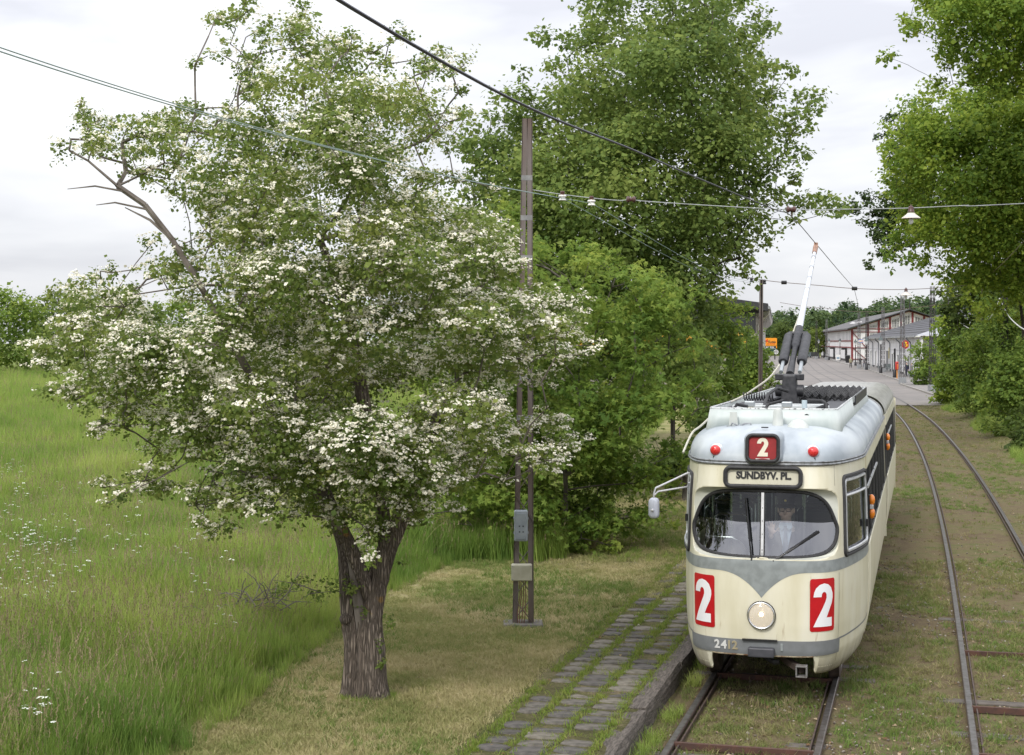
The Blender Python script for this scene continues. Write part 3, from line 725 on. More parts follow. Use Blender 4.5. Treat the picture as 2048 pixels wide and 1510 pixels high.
for (px, py, sx_, sy_, n) in ((110, 1080, 130, 30, 30), (60, 1150, 80, 40, 20), (150, 985, 140, 30, 18), (30, 950, 60, 30, 16), (420, 1050, 60, 20, 5), (60, 1390, 50, 20, 4), (300, 1110, 120, 30, 6), (40, 1040, 50, 30, 14), (490, 1230, 40, 10, 4)):
    for k in range(n):
        x, y = random.gauss(px, sx_ * .6), random.gauss(py, sy_); Y = (H - .19 - .75) * F / (y - YH)
        X = (x - 1024) * Y / F
        if X < meadow_x(Y) - .2: pts.append((X, Y, gz(X, Y)))
tag(scatter('cow_parsley', pts, RNG.uniform(.75, 1.05, len(pts)), ump, 10, .1), 'white umbels of cow parsley scattered through the meadow', 'wildflowers', kind='stuff')

# ================================================================== HAWTHORN
HB = Vector((-1.62, 17.4, .17))
ht = empty('hawthorn_tree', HB); tag(ht, 'white-blossomed hawthorn tree with split furrowed trunk on the lawn', 'tree')
P_ = [(480, -6), (530, 40), (600, 15), (640, 60), (700, 55), (715, 80), (790, 75), (780, 130), (850, 140), (890, 105), (910, 140), (945, 190), (925, 260), (890, 330), (850, 360), (960, 390), (1010, 440), (1050, 500), (1030, 560),
     (1090, 590), (1150, 570), (1170, 640), (1215, 685), (1150, 720), (1060, 740), (1060, 820), (1110, 850), (1195, 875), (1150, 925), (1060, 930), (960, 950), (900, 1010), (840, 1030), (800, 1075), (740, 1085), (690, 1050), (600, 1055), (520, 1030), (460, 1050), (370, 1065), (365, 1010), (430, 950), (340, 930), (310, 1000), (200, 1010), (195, 970), (280, 930), (330, 900), (240, 870), (150, 880), (145, 850), (230, 810), (130, 780), (50, 815), (45, 780), (110, 750), (35, 710), (40, 680), (100, 640), (80, 600), (130, 560), (210, 560), (270, 600), (330, 620), (360, 560), (270, 560), (260, 500), (320, 500), (380, 520), (380, 440), (330, 420), (310, 370), (230, 330), (190, 360), (140, 300), (150, 250), (125, 215), (170, 215), (200, 250), (250, 215), (330, 240), (370, 280), (350, 220), (400, 185), (470, 210), (450, 150), (385, 115), (400, 100), (470, 110), (430, 50), (425, 30), (465, 40)]
P_ = [(735 + (x - 735) * (.955 if x < 735 else .99), y) for x, y in P_]
pads = pads_in(P_, 17.4, 2.3, 330, .15, .4, 21, emax=170, spray=.15)
for k_, (px, py, rr) in enumerate([(60, 705, 30), (100, 655, 30), (135, 590, 28), (75, 785, 26), (150, 760, 34), (120, 800, 22), (175, 862, 24), (235, 830, 34), (225, 988, 24), (270, 960, 30), (300, 900, 34), (385, 1045, 20), (400, 990, 28), (440, 1015, 26), (520, 1025, 30), (600, 1015, 34), (690, 1035, 34), (740, 1058, 26), (820, 1015, 34), (900, 975, 34), (960, 935, 34), (1050, 915, 30), (1110, 905, 30), (1160, 885, 26), (1100, 845, 26), (1010, 880, 34), (1190, 690, 24), (1150, 615, 26), (1120, 660, 32), (1080, 640, 32), (1140, 720, 26), (490, 18, 20), (440, 48, 18), (520, 52, 24), (600, 40, 22), (660, 85, 24), (700, 70, 16), (885, 130, 22), (920, 185, 24), (930, 235, 22), (400, 112, 15), (435, 112, 18), (145, 228, 16), (170, 285, 26), (200, 310, 26), (245, 262, 28), (285, 240, 26), (330, 255, 26), (260, 310, 26), (320, 300, 26), (1010, 470, 26), (1030, 530, 26), (980, 620, 34), (1060, 760, 26), (540, 950, 34), (470, 930, 34), (360, 880, 34), (650, 940, 36), (780, 960, 36), (850, 900, 36), (930, 840, 36), (950, 740, 36), (270, 800, 36), (330, 760, 36), (210, 720, 34), (280, 650, 34), (300, 550, 26), (350, 580, 28)]):
    px = 735 + (px - 735) * (.955 if px < 735 else .985); c_p = at(px, py, 17.4 + random.Random(k_).uniform(-1.6, 1.2)); pads.append((c_p, rr * 17.4 / F * 1.1))
bark_h, t, b, N, L = new_mat('hawthorn_bark'); tc = N('ShaderNodeTexCoord'); mp = N('ShaderNodeMapping'); mp.inputs['Scale'].default_value = (1, 1, .11); L(tc.outputs['Object'], mp.inputs[0])
n0 = N('ShaderNodeTexNoise'); n0.inputs['Scale'].default_value = 9; n0.inputs['Detail'].default_value = 6; L(mp.outputs[0], n0.inputs['Vector'])
wv = N('ShaderNodeMix'); wv.data_type = 'RGBA'; wv.blend_type = 'ADD'; wv.inputs[0].default_value = .05; L(mp.outputs[0], wv.inputs[6]); L(n0.outputs['Color'], wv.inputs[7])
vo = N('ShaderNodeTexVoronoi'); vo.feature = 'DISTANCE_TO_EDGE'; vo.inputs['Scale'].default_value = 36; L(wv.outputs[2], vo.inputs['Vector'])
cr = N('ShaderNodeMapRange'); cr.inputs[1].default_value = .0; cr.inputs[2].default_value = .3; L(vo.outputs['Distance'], cr.inputs[0])
cA = N('ShaderNodeValToRGB'); cA.color_ramp.elements[0].position = .35; cA.color_ramp.elements[0].color = (.15, .118, .092, 1); cA.color_ramp.elements[1].position = .68; cA.color_ramp.elements[1].color = (.29, .24, .195, 1); L(n0.outputs['Fac'], cA.inputs[0])
cB = N('ShaderNodeMix'); cB.data_type = 'RGBA'; L(cr.outputs[0], cB.inputs[0]); cB.inputs[6].default_value = (.085, .066, .052, 1); L(cA.outputs[0], cB.inputs[7])
li = N('ShaderNodeTexNoise'); li.inputs['Scale'].default_value = 5; li.inputs['Detail'].default_value = 8; L(tc.outputs['Object'], li.inputs['Vector']); lm_ = N('ShaderNodeMapRange'); lm_.inputs[1].default_value = .66; lm_.inputs[2].default_value = .72; lm_.inputs[4].default_value = .7; L(li.outputs['Fac'], lm_.inputs[0])
cC = N('ShaderNodeMix'); cC.data_type = 'RGBA'; L(lm_.outputs[0], cC.inputs[0]); L(cB.outputs[2], cC.inputs[6]); cC.inputs[7].default_value = (.34, .19, .05, 1); L(cC.outputs[2], b.inputs['Base Color']); b.inputs['Roughness'].default_value = .95
bp = N('ShaderNodeBump'); bp.inputs['Strength'].default_value = 1; bp.inputs['Distance'].default_value = .03; L(cr.outputs[0], bp.inputs['Height']); L(bp.outputs[0], b.inputs['Normal'])
# lichen on the bark is part of the same procedural bark
rd = random.Random(8)
def stem(pts_, rs, seed, flute=.17, nseg=44):
    """a furrowed stem: ribs run along it and wander"""
    r_ = random.Random(seed); P2 = [Vector(p_) for p_ in pts_]; n = 40; path_, rad = [], []
    for i in range(n):
        u = i / (n - 1) * (len(P2) - 1); k = min(int(u), len(P2) - 2); t_ = u - k
        p0, p1, p2, p3 = P2[max(k - 1, 0)], P2[k], P2[k + 1], P2[min(k + 2, len(P2) - 1)]
        path_.append(.5 * ((2 * p1) + (p2 - p0) * t_ + (2 * p0 - 5 * p1 + 4 * p2 - p3) * t_ ** 2 + (3 * p1 - p0 - 3 * p2 + p3) * t_ ** 3)); rad.append(rs[k] * (1 - t_) + rs[k + 1] * t_)
    m = MB().tube(path_, rad, nseg); ph = [r_.uniform(0, 6.28) for _ in range(4)]
    for i in range(n):
        for k in range(nseg):
            j = i * nseg + k; a = 2 * math.pi * k / nseg
            d = flute * (.5 * math.sin(3 * a + ph[0] + i * .06) + .35 * math.sin(5 * a + ph[1] - i * .09) + .3 * math.sin(9 * a + ph[2] + i * .05) + .22 * math.sin(17 * a + ph[3] + .5 * math.sin(i * .3))) + r_.gauss(0, .022)
            m.v[j] = tuple(path_[i] + (Vector(m.v[j]) - path_[i]) * (1 + d))
    return m
def hp(px, py, dy=0): return at(px, py, 17.4 + dy)
st1 = [hp(706, 1412, .05), hp(712, 1370, .05), hp(714, 1300, .05), hp(704, 1230, .06), hp(697, 1160, .1), hp(690, 1100, .2), hp(668, 1030, .3), hp(630, 930, .5), hp(590, 820, .6)]
st2 = [hp(752, 1415, -.04), hp(746, 1370, -.03), hp(744, 1300, -.02), hp(742, 1230, 0), hp(756, 1160, 0), hp(776, 1095, -.05), hp(806, 1030, -.1), hp(845, 930, -.3), hp(875, 830, -.6)]
st3 = [hp(744, 1240, .02), hp(733, 1175, -.06), hp(704, 1105, -.14), hp(672, 1040, -.25), hp(615, 960, -.5), hp(555, 880, -.9)]
st4 = [hp(752, 1190, .1), hp(768, 1090, .2), hp(762, 1000, .3), hp(745, 900, .2), hp(722, 780, .1), hp(700, 640, 0), hp(640, 480, 0)]
tm = MB()
for s_, rs, sd_ in ((st1, [.175, .135, .12, .11, .095, .08, .07, .06, .05], 1), (st2, [.2, .165, .145, .135, .12, .105, .09, .075, .05], 2), (st3, [.06, .08, .075, .07, .055, .04], 3), (st4, [.06, .07, .075, .075, .07, .06, .035], 4)):
    q_ = stem(s_, rs, sd_); tm.add(q_.v, q_.f)
tm.ball(hp(692, 1238, -.02), (.075, .08, .07)); tm.ball(hp(728, 1330, .1), (.14, .1, .28))
tm.v = [tuple(Vector(p_) - HB) for p_ in tm.v]; tm.build('trunk', bark_h, ht, smooth=True, angle=70)
nodes0 = []
def chain(pts_, par):
    for p_ in pts_:
        nodes0.append((p_, par)); par = len(nodes0) - 1
    return par
r_ = chain([hp(730, 1300)], None)
for s_ in (st1[4:], st2[4:], st3[2:], st4[1:]): chain(s_, 0)
# the bare arching limb on the left of the crown
arch = [hp(700, 1090, -.1), hp(620, 960, -.6), hp(540, 820, -1.0), hp(450, 660, -1.2), hp(400, 570, -1.2), hp(345, 480, -1.2), hp(290, 410, -1.2), hp(235, 372, -1.2)]
chain(arch, 0)
chain([hp(470, 690, .4), hp(330, 700, .6), hp(205, 670, .6)], len(nodes0) - 6)
bm_, _n = limbs(nodes0, pads, .2, rd, .006, 0, .25)
for (pp, rr) in (((hp(300, 420, -1.2), hp(230, 405, -1.25), hp(192, 410, -1.3)), .012), ((hp(260, 385, -1.2), hp(190, 372, -1.25), hp(135, 378, -1.3)), .012), ((hp(345, 480, -1.2), hp(300, 440, -1.2), hp(250, 415, -1.2)), .018)):
    bm_.tube(pp, [rr, rr * .8, rr * .3], 5)
bm_.tube(arch, [.055, .048, .042, .036, .032, .026, .019, .01], 8)
bm_.v = [tuple(Vector(p_) - HB) for p_ in bm_.v]
bm_.build('branches', mat('hawthorn_twig', (.1, .082, .068), (.19, .165, .145), 9, .95, bump=.6, stretch=(1, 1, .4)), ht, smooth=True)
hl = leaf_mat('hawthorn_leaf', [(0.085, 0.13, 0.034), (0.13, 0.19, 0.048), (0.185, 0.245, 0.062), (0.24, 0.28, 0.075)], .62, .46)
lo_p, hi_p = [q_ for q_ in pads if q_[0].z < 5.2], [q_ for q_ in pads if q_[0].z >= 5.2]
v, f, r = fill_pads(lo_p, 4600, .038, 31, 'kite', .68, .3, .45, top=.55); v2, f2, r2 = fill_pads(hi_p, 4500, .037, 33, 'kite', .68, .3, .45, top=.55)
v, f, r = np.concatenate([v, v2]), np.concatenate([f, f2 + len(v)]), np.concatenate([r, r2])
np_obj('foliage', v - np.array(HB), f, hl, ht, {'rnd': r})
# blossom: flat-topped clusters of small white flowers along the upper side of the sprays
rng = np.random.default_rng(77); CP, CN = [], []
for c, r in pads:
    low = 1 - np.clip((c.z - 4.3) / 3.8, 0, .66)
    n = int(1000 * r * r * low * rng.uniform(.55, 1.35)) + 3
    nb = max(3, n // 2); d = unit(rng.normal(size=(nb, 3))); d[:, 2] = np.abs(d[:, 2]) * np.where(rng.random(nb) < .85, 1, -.6)
    sp_ = d * np.array((1.05, 1.05, .74)) * r * (.78 + .34 * rng.random((nb, 1))); k = rng.integers(0, nb, n)
    CP.append(sp_[k] + rng.normal(size=(n, 3)) * np.array((.035, .035, .016)) + np.array(c)); CN.append(unit(d[k] * .6 + np.array((0, -.25, .9))))
CP, CN = np.concatenate(CP), np.concatenate(CN); nc = len(CP); k = 5
off = rng.normal(size=(nc, k, 3)) * np.array((.018, .018, .008)); pos = (CP[:, None] + off).reshape(-1, 3)
nn = np.repeat(CN, k, 0) + rng.normal(size=(nc * k, 3)) * .35
SQ = np.array([(-.5, -.5, 0), (.5, -.5, .12), (.5, .5, 0), (-.5, .5, .12)]); KSV = KITE; KITE = SQ
v, f, r = leaf_cloud(pos, nn, .0185 * np.exp(rng.normal(0, .2, len(pos))), rng); KITE = KSV
np_obj('blossom', v - np.array(HB), f, leaf_mat('hawthorn_blossom', [(0.68, 0.64, 0.5), (0.8, 0.77, 0.65), (0.86, 0.84, 0.75)], .7, .2), ht, {'rnd': r})
# sprouts on the trunk
sprout = [(hp(705, 1180, -.15), .12), (hp(760, 1290, -.18), .07), (hp(765, 1330, -.15), .09), (hp(775, 1240, -.1), .1), (hp(725, 1225, -.15), .1), (hp(755, 1080, -.1), .05), (hp(640, 1190, -.2), .16), (hp(600, 1165, -.2), .13), (hp(560, 1180, -.2), .12), (hp(790, 1130, 0), .07), (hp(690, 1170, -.12), .1)]
for k_, sp1 in enumerate(sprout):
    v, f, r = fill_pads([sp1], 5200, .034, 132 + k_, 'kite', .8, .2, .5)
    np_obj('sprout', v - np.array(HB), f, hl, ht, {'rnd': r})['kind'] = 'stuff'
m = MB()
for (a, b_) in ((hp(705, 1190, -.1), hp(640, 1185, -.2)), (hp(640, 1185, -.2), hp(545, 1160, -.2)), (hp(640, 1185, -.2), hp(600, 1200, -.2))): m.tube([a, (a + b_) / 2 + Vector((0, 0, .03)), b_], [.008, .006, .003], 5)
m.v = [tuple(Vector(p_) - HB) for p_ in m.v]; m.build('sprout_stem', BARK, ht)

q_ = [(HB.x + .27 * math.cos(a_) * random.uniform(.8, 1.3), HB.y + .24 * math.sin(a_) * random.uniform(.8, 1.3)) for a_ in np.linspace(0, 6.28, 70)]
tag(scatter('trunk_grass', [(x, y, gz(x, y) - .01) for x, y in q_], [random.uniform(.18, .5) for _ in q_], rank, 19, .2), 'uncut grass fringe around the hawthorn trunk', 'grass', kind='stuff')
# dead brushwood in the tall grass
bw = empty('brushwood_heap', (-3.55, 20.9, .2)); tag(bw, 'heap of dead grey twigs lying in the tall grass', 'brushwood'); rd = random.Random(4)
twm = mat('dead_twig', (.1, .085, .08), (.17, .15, .14), 12, .95)
for k in range(34):
    a, l = rd.uniform(0, 6.28), rd.uniform(.25, .75); p0 = Vector((rd.gauss(0, .32), rd.gauss(0, .2), rd.uniform(.3, .5))); d = Vector((math.cos(a) * l, math.sin(a) * l * .5, rd.uniform(-.05, .4)))
    MB().tube([p0, p0 + d * .5 + Vector((0, 0, .07)), p0 + d], [.009, .007, .003], 5).build('twig', twm, bw)

# ================================================================== OTHER TREES AND SHRUBS
SYC = leaf_mat('sycamore_leaf', [(0.08, 0.145, 0.028), (0.14, 0.225, 0.042), (0.2, 0.285, 0.055), (0.28, 0.345, 0.07)], .62, .46)
BIGL = leaf_mat('lime_leaf', [(0.085, 0.135, 0.036), (0.13, 0.195, 0.05), (0.185, 0.255, 0.064), (0.25, 0.31, 0.085)], .62, .46)
OAKL = leaf_mat('oak_leaf', [(0.085, 0.15, 0.026), (0.145, 0.23, 0.036), (0.215, 0.3, 0.046), (0.3, 0.37, 0.062)], .62, .46)
BEEL = leaf_mat('beech_leaf', [(0.04, 0.065, 0.025), (0.06, 0.095, 0.032), (0.085, 0.125, 0.04)], .68, .3)
SHRL = leaf_mat('shrub_leaf', [(0.075, 0.13, 0.03), (0.125, 0.2, 0.04), (0.18, 0.26, 0.05), (0.245, 0.31, 0.064)], .62, .46)
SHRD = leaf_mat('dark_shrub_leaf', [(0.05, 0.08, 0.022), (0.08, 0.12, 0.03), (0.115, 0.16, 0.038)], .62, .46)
FARL = leaf_mat('hedge_leaf', [(0.07, 0.11, 0.025), (0.12, 0.17, 0.035), (0.18, 0.23, 0.045)], .62, .46)
def pl(poly, Yc, dY, n, rmin, rmax, seed, **k): return pads_in(poly, Yc, dY, n, rmin, rmax, seed, **k)
def gbase(px, Y): X = (px - 1024) * Y / F; return (X, Y, gz(X, Y))
poly = [(955, 430), (1000, 425), (1060, 440), (1120, 500), (1180, 465), (1230, 520), (1290, 540), (1360, 580), (1360, 630), (1330, 660), (1420, 740), (1440, 790), (1400, 830), (1380, 900), (1350, 985), (1280, 1010), (1230, 1040), (1200, 1110), (1110, 1135), (1000, 1115), (900, 1090), (850, 1000), (840, 800), (850, 600), (900, 480)]
plant('sycamore_sapling', 'bushy bright green sycamore with lobed leaves behind the lattice post', 'tree', gbase(1130, 30), pl(poly, 30, 1.7, 190, .2, .55, 51, spray=.3), SYC, 1000, .098, 51, .09, (gbase(1130, 30)[0], 30, 1.6), shape='lobed', flat=.7, up=.5, top=.6)
poly = [(1080, 980), (1230, 940), (1330, 960), (1350, 1030), (1280, 1060), (1240, 1120), (1120, 1140), (900, 1120), (880, 1040)]
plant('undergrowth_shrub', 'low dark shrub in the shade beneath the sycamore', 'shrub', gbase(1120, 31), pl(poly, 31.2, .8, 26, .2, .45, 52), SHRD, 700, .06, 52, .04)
poly = [(1150, -60), (1420, -80), (1500, -10), (1530, 60), (1520, 150), (1560, 170), (1640, 210), (1590, 260), (1630, 320), (1560, 360), (1600, 400), (1690, 430), (1660, 470), (1600, 450), (1560, 490), (1590, 525), (1460, 540), (1450, 580), (1430, 640), (1440, 700), (1450, 790), (1400, 830), (1150, 820), (980, 720), (950, 520), (880, 400), (940, 330), (880, 290), (960, 270), (970, 200), (1040, 200), (1040, 160), (1110, 150), (1080, 60), (1140, 60)]
plant('broadleaf_tree', 'tall dense dark green tree behind the overhead wires and sycamore', 'tree', gbase(1350, 43), pl(poly, 43, 4.0, 240, .35, 1.1, 53, emax=230, spray=.5), BIGL, 640, .108, 53, .34, (gbase(1350, 43)[0], 43, 5.2), flat=.68, up=.45, bark=DBARK)
for i, (poly, Y, dY, n, bx, lab, lm) in enumerate((
    ([(1390, 640), (1430, 590), (1465, 590), (1480, 650), (1490, 760), (1440, 860), (1370, 920), (1360, 800)], 48, 1.6, 46, 1440, 'mid green shrub just behind the tram roof left of the track', SHRL),
    ([(1450, 690), (1480, 655), (1505, 655), (1535, 705), (1558, 765), (1540, 790), (1470, 830), (1440, 760)], 68, 1.8, 44, 1500, 'shrub with yellowish tips beside the trolley rope', SHRL),
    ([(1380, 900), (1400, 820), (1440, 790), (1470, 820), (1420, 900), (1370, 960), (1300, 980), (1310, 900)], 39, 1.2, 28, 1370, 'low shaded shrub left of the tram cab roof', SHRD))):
    plant('trackside_shrub', lab, 'shrub', gbase(bx, Y), pl(poly, Y, dY, int(n * 1.5), .3, .8, 60 + i, spray=.35), lm, 560, .11, 60 + i, .06, group='shrubs along the left of the track')
# right-hand side
poly = [(1800, 210), (1860, 190), (1900, 165), (2060, 150), (2250, 200), (2300, 560), (2100, 640), (1990, 610), (1920, 590), (1860, 570), (1820, 525), (1800, 450), (1790, 400), (1760, 380), (1770, 330), (1800, 290), (1760, 260), (1765, 240)]
plant('oak_tree', 'big yellow-green oak overhanging the outer track on the right', 'tree', gbase(2050, 72), pl(poly, 72, 5.0, 230, .5, 1.5, 71, emax=200, spray=.7), OAKL, 320, .155, 71, .45, (gbase(2035, 72)[0], 72, 8), flat=.66, up=.45, bark=DBARK)
poly = [(1830, 5), (1870, -50), (2300, -120), (2300, 260), (2080, 230), (2020, 175), (1940, 190), (1890, 150), (1830, 195), (1808, 185), (1880, 120), (1850, 80), (1790, 108), (1788, 60)]
b0 = gbase(2240, 62)
plant('oak_tree', 'high oak branches in the top right corner, lightest green', 'tree', b0, pl(poly, 62, 3.5, 130, .4, 1.2, 72, emax=160, spray=.55), OAKL, 380, .145, 72, .4, (b0[0] - .6, 62, 13), flat=.6, up=.45, bark=DBARK)
poly = [(1772, 250), (1830, 240), (1870, 300), (1870, 480), (1790, 520), (1728, 512), (1745, 440), (1692, 425), (1690, 402), (1760, 400), (1800, 350), (1762, 320)]
b0 = gbase(1965, 90)
plant('beech_tree', 'dark beech with drooping branch tips behind the big oak', 'tree', b0, pl(poly, 90, 2.4, 60, .4, 1.2, 73, spray=.55), BEEL, 300, .18, 73, .3, (b0[0], 90, 9), flat=.6, bark=DBARK)
poly = [(1880, 560), (1960, 530), (2060, 500), (2200, 520), (2200, 780), (2060, 820), (1960, 780), (1910, 700), (1890, 640)]
b0 = gbase(2010, 96)
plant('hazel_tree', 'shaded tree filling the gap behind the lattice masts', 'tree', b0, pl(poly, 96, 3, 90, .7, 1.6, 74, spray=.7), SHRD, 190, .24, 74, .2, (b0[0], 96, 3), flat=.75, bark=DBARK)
for i, (poly, Y, dY, n, bx, lab, lm) in enumerate((
    ([(1822, 705), (1840, 690), (1880, 700), (1898, 790), (1862, 795), (1824, 775)], 150, 2.5, 34, 1855, 'clipped hedge bush beside the white building corner', SHRL),
    ([(1860, 800), (1872, 745), (1880, 700), (1855, 680), (1880, 620), (1905, 610), (1965, 700), (1955, 830), (1890, 820)], 106, 2.2, 44, 1905, 'bright shrub around the foot of the dark lattice mast', OAKL),
    ([(1910, 690), (1960, 620), (2048, 600), (2080, 760), (2040, 860), (1960, 850), (1910, 800)], 86, 2.2, 52, 1985, 'round shrub on the bank under the hanging cable', SHRL),
    ([(1950, 800), (1990, 720), (2060, 660), (2180, 650), (2180, 960), (2048, 925), (1995, 890), (1975, 840)], 68, 2.0, 54, 2060, 'nearest leafy shrub on the bank at the right edge', SHRL),
    ([(2010, 880), (2060, 830), (2150, 840), (2150, 960), (2030, 920)], 60, 1.2, 18, 2075, 'low dark shrub at the foot of the bank on the right', SHRD))):
    plant('bank_shrub', lab, 'shrub', gbase(bx, Y), pl(poly, Y, dY, int(n * 1.5), .4, 1.1, 80 + i, spray=.5), lm, 480 if Y < 100 else 260, .14 if Y < 100 else .2, 80 + i, .07, group='shrubs on the right bank')
# field hedge far left
hedge_tops = [(-190, 590, 'left of the photo edge'), (-70, 600, 'nearest the left edge of the photo'), (20, 568, 'with the tallest crown at the far left'), (120, 575, 'left of the hawthorn tip'), (230, 590, 'seen through the left hawthorn sprays'), (350, 585, 'behind the arching hawthorn limb'), (470, 600, 'behind the left half of the hawthorn'), (600, 595, 'behind the hawthorn trunk'), (730, 600, 'behind the right half of the hawthorn'), (860, 590, 'between hawthorn and sycamore')]
for i, (px, ty, lab) in enumerate(hedge_tops):
    Y = 142 + 8 * math.sin(i * 2.3); w_ = 85; poly = [(px - w_, 745), (px - w_, 670), (px - w_ * .75, ty + 40), (px - w_ * .3, ty), (px + w_ * .2, ty - 4), (px + w_ * .75, ty + 35), (px + w_, 660), (px + w_, 745)]
    plant('field_hedge_tree', 'leafy tree in the hedge beyond the meadow, ' + lab, 'tree', gbase(px, Y), pl(poly, Y, 2.2, 34, .7, 1.6, 100 + i), FARL if i % 3 != 2 else SHRL, 120, .27, 100 + i, .16, (gbase(px, Y)[0], Y, 3), group='trees of the hedge beyond the meadow', flat=.8)
# trees at the end of the street
for i, (px, ty, by, w_, Y, lab, lm) in enumerate(((1592, 658, 712, 24, 420, 'light green street tree behind the trolley pole', FARL), (1632, 656, 716, 26, 410, 'light green street tree beside the red-framed shed', FARL), (1565, 640, 715, 26, 440, 'darker tree beyond the orange sign', SHRD))):
    poly = [(px - w_, by - 8), (px - w_, ty + 22), (px - w_ * .4, ty), (px + w_ * .4, ty), (px + w_, ty + 22), (px + w_, by - 8)]
    plant('street_tree', lab, 'tree', gbase(px, Y), pl(poly, Y, 3, 30, 1.0, 2.2, 120 + i), lm, 60, .4, 120 + i, .2, (gbase(px, Y)[0], Y, 3), group='trees at the end of the street', flat=.8)
# far wood on the skyline: one mass
rng = np.random.default_rng(9); PS = []
for k in range(330):
    px = rng.uniform(1380, 2000); Y = rng.uniform(470, 640); topy = 640 - 14 * math.sin((px - 1500) / 120) - (24 * max(0, (px - 1650) / 160) if px < 1900 else 36) + rng.normal(0, 5) + 8
    c = at(px, topy + rng.uniform(4, 60), Y); PS.append((c, rng.uniform(2.2, 4.2)))
v, f, r = fill_pads(PS, 26, .85, 91, 'kite', .85, .4, .5)
cp, cn = [], []
for (px, ty, hh) in ((1584, 624, 34), (1625, 625, 30), (1641, 630, 30), (1692, 610, 40), (1670, 626, 28), (1600, 630, 26)):   # conifers standing above it
    Y = 500; n = 700; u = rng.random(n); z0 = at(px, ty, Y); hgt = hh * Y / F * 1.5; a = rng.random(n) * 6.283; ro = (u ** 1.0) * hgt * .26 * (.5 + .5 * rng.random(n)) * (1 + .35 * np.sin(u * 34))
    cp.append(np.stack([z0.x + ro * np.cos(a), Y + ro * np.sin(a), z0.z - u * hgt], 1)); cn.append(np.stack([np.cos(a), np.sin(a), .8 + 0 * a], 1))
cp, cn = np.concatenate(cp), np.concatenate(cn); v2, f2, r2 = leaf_cloud(cp, cn, np.full(len(cp), .8), rng, 'kite', rng.random(len(cp)) * .2)
o = np_obj('far_wood', np.concatenate([v, v2]), np.concatenate([f, f2 + len(v)]), leaf_mat('far_wood_leaf', [(0.03, 0.055, 0.03), (0.07, 0.115, 0.045), (0.12, 0.17, 0.06)], .68, .3), None, {'rnd': np.concatenate([r, r2])})
tag(o, 'wooded skyline with conifer tips behind the street', 'wood', kind='stuff')
# ================================================================== TRAM (local axes: x = right seen from the front, y = towards its rear, z = up)
NOSE = Vector((2.88, 17.9, 0)); TH = -math.atan(.2652)
tram = empty('tram', NOSE, TH); tag(tram, 'cream and grey articulated tram with red number 2 plates and raised trolley pole', 'tram')
cream_m, t, b, N, L = new_mat('tram_cream')
tc = N('ShaderNodeTexCoord'); geo = None
def onoise(sc, det=5, st=(1, 1, 1)):
    mp = N('ShaderNodeMapping'); mp.inputs['Scale'].default_value = st; L(tc.outputs['Object'], mp.inputs[0])
    n = N('ShaderNodeTexNoise'); n.inputs['Scale'].default_value = sc; n.inputs['Detail'].default_value = det; L(mp.outputs[0], n.inputs['Vector']); return n.outputs['Fac']
dirt = ramp(onoise(3.4, 8, (1, 1, .22)), (.36, (.64, .6, .44)), (.5, (.71, .675, .525)), (.64, (.745, .715, .585)))
rust = N('ShaderNodeMapRange'); rust.inputs[1].default_value = .655; rust.inputs[2].default_value = .78; L(onoise(8, 8, (2.4, 2.4, .22)), rust.inputs[0])
rc = N('ShaderNodeRGB'); rc.outputs[0].default_value = (.36, .26, .14, 1)
L(mixc(rust.outputs[0], dirt, rc.outputs[0]), b.inputs['Base Color'])
b.inputs['Roughness'].default_value = .36; b.inputs['Coat Weight'].default_value = .22; b.inputs['Coat Roughness'].default_value = .12
bp = N('ShaderNodeBump'); bp.inputs['Strength'].default_value = .08; bp.inputs['Distance'].default_value = .02; L(onoise(3.2, 2), bp.inputs['Height']); L(bp.outputs[0], b.inputs['Normal'])
grey_m = mat('tram_grey', (.27, .295, .295), (.215, .235, .235), 9, .45, lo=.4, hi=.6)
grey2_m = mat('tram_bumper_grey', (.2, .21, .22), (.17, .18, .185), 9, .45)
roof_m, t, b, N, L = new_mat('tram_roof'); tc = N('ShaderNodeTexCoord')
L(ramp(onoise(2.2, 8, (1, .5, 1)), (.36, (.29, .33, .365)), (.5, (.38, .42, .455)), (.66, (.47, .51, .53))), b.inputs['Base Color'])
b.inputs['Roughness'].default_value = .46; b.inputs['Metallic'].default_value = .0
bp = N('ShaderNodeBump'); bp.inputs['Strength'].default_value = .15; bp.inputs['Distance'].default_value = .01; L(onoise(9, 6, (6, .6, 1)), bp.inputs['Height']); L(bp.outputs[0], b.inputs['Normal'])
fair_m = mat('fairing_paint', (.56, .6, .58), (.46, .51, .5), 5, .5, stretch=(1, 1, .3))
fairs_m = mat('fairing_side', (.4, .5, .52), (.56, .62, .62), 3, .5, stretch=(1, 1, .15))
bare_m = mat('bare_aluminium', (.5, .49, .45), (.38, .37, .34), 3, .35, .7, stretch=(5, .5, 1))
HW = 1.13
_px = np.array([0, .3, .55, .70, .80, .89, .99, 1.07, 1.115, HW, HW]); _py = np.array([0, .015, .06, .14, .26, .48, .88, 1.32, 1.7, 2.1, 2.5])
_a = np.concatenate([[0], np.cumsum(np.hypot(np.diff(_px), np.diff(_py)))])
def _sm(q_, A, B):
    d = np.gradient(B, A); i = np.clip(np.searchsorted(A, q_) - 1, 0, len(A) - 2); h = A[i + 1] - A[i]; t_ = (q_ - A[i]) / h
    return (2*t_**3-3*t_**2+1)*B[i] + (t_**3-2*t_**2+t_)*h*d[i] + (-2*t_**3+3*t_**2)*B[i+1] + (t_**3-t_**2)*h*d[i+1]
_tq = np.linspace(0, _a[-1], 3001); _tx = np.minimum(HW, _sm(_tq, _a, _px)).tolist(); _ty = np.maximum(0, _sm(_tq, _a, _py)).tolist(); _tk = 3000 / _a[-1]
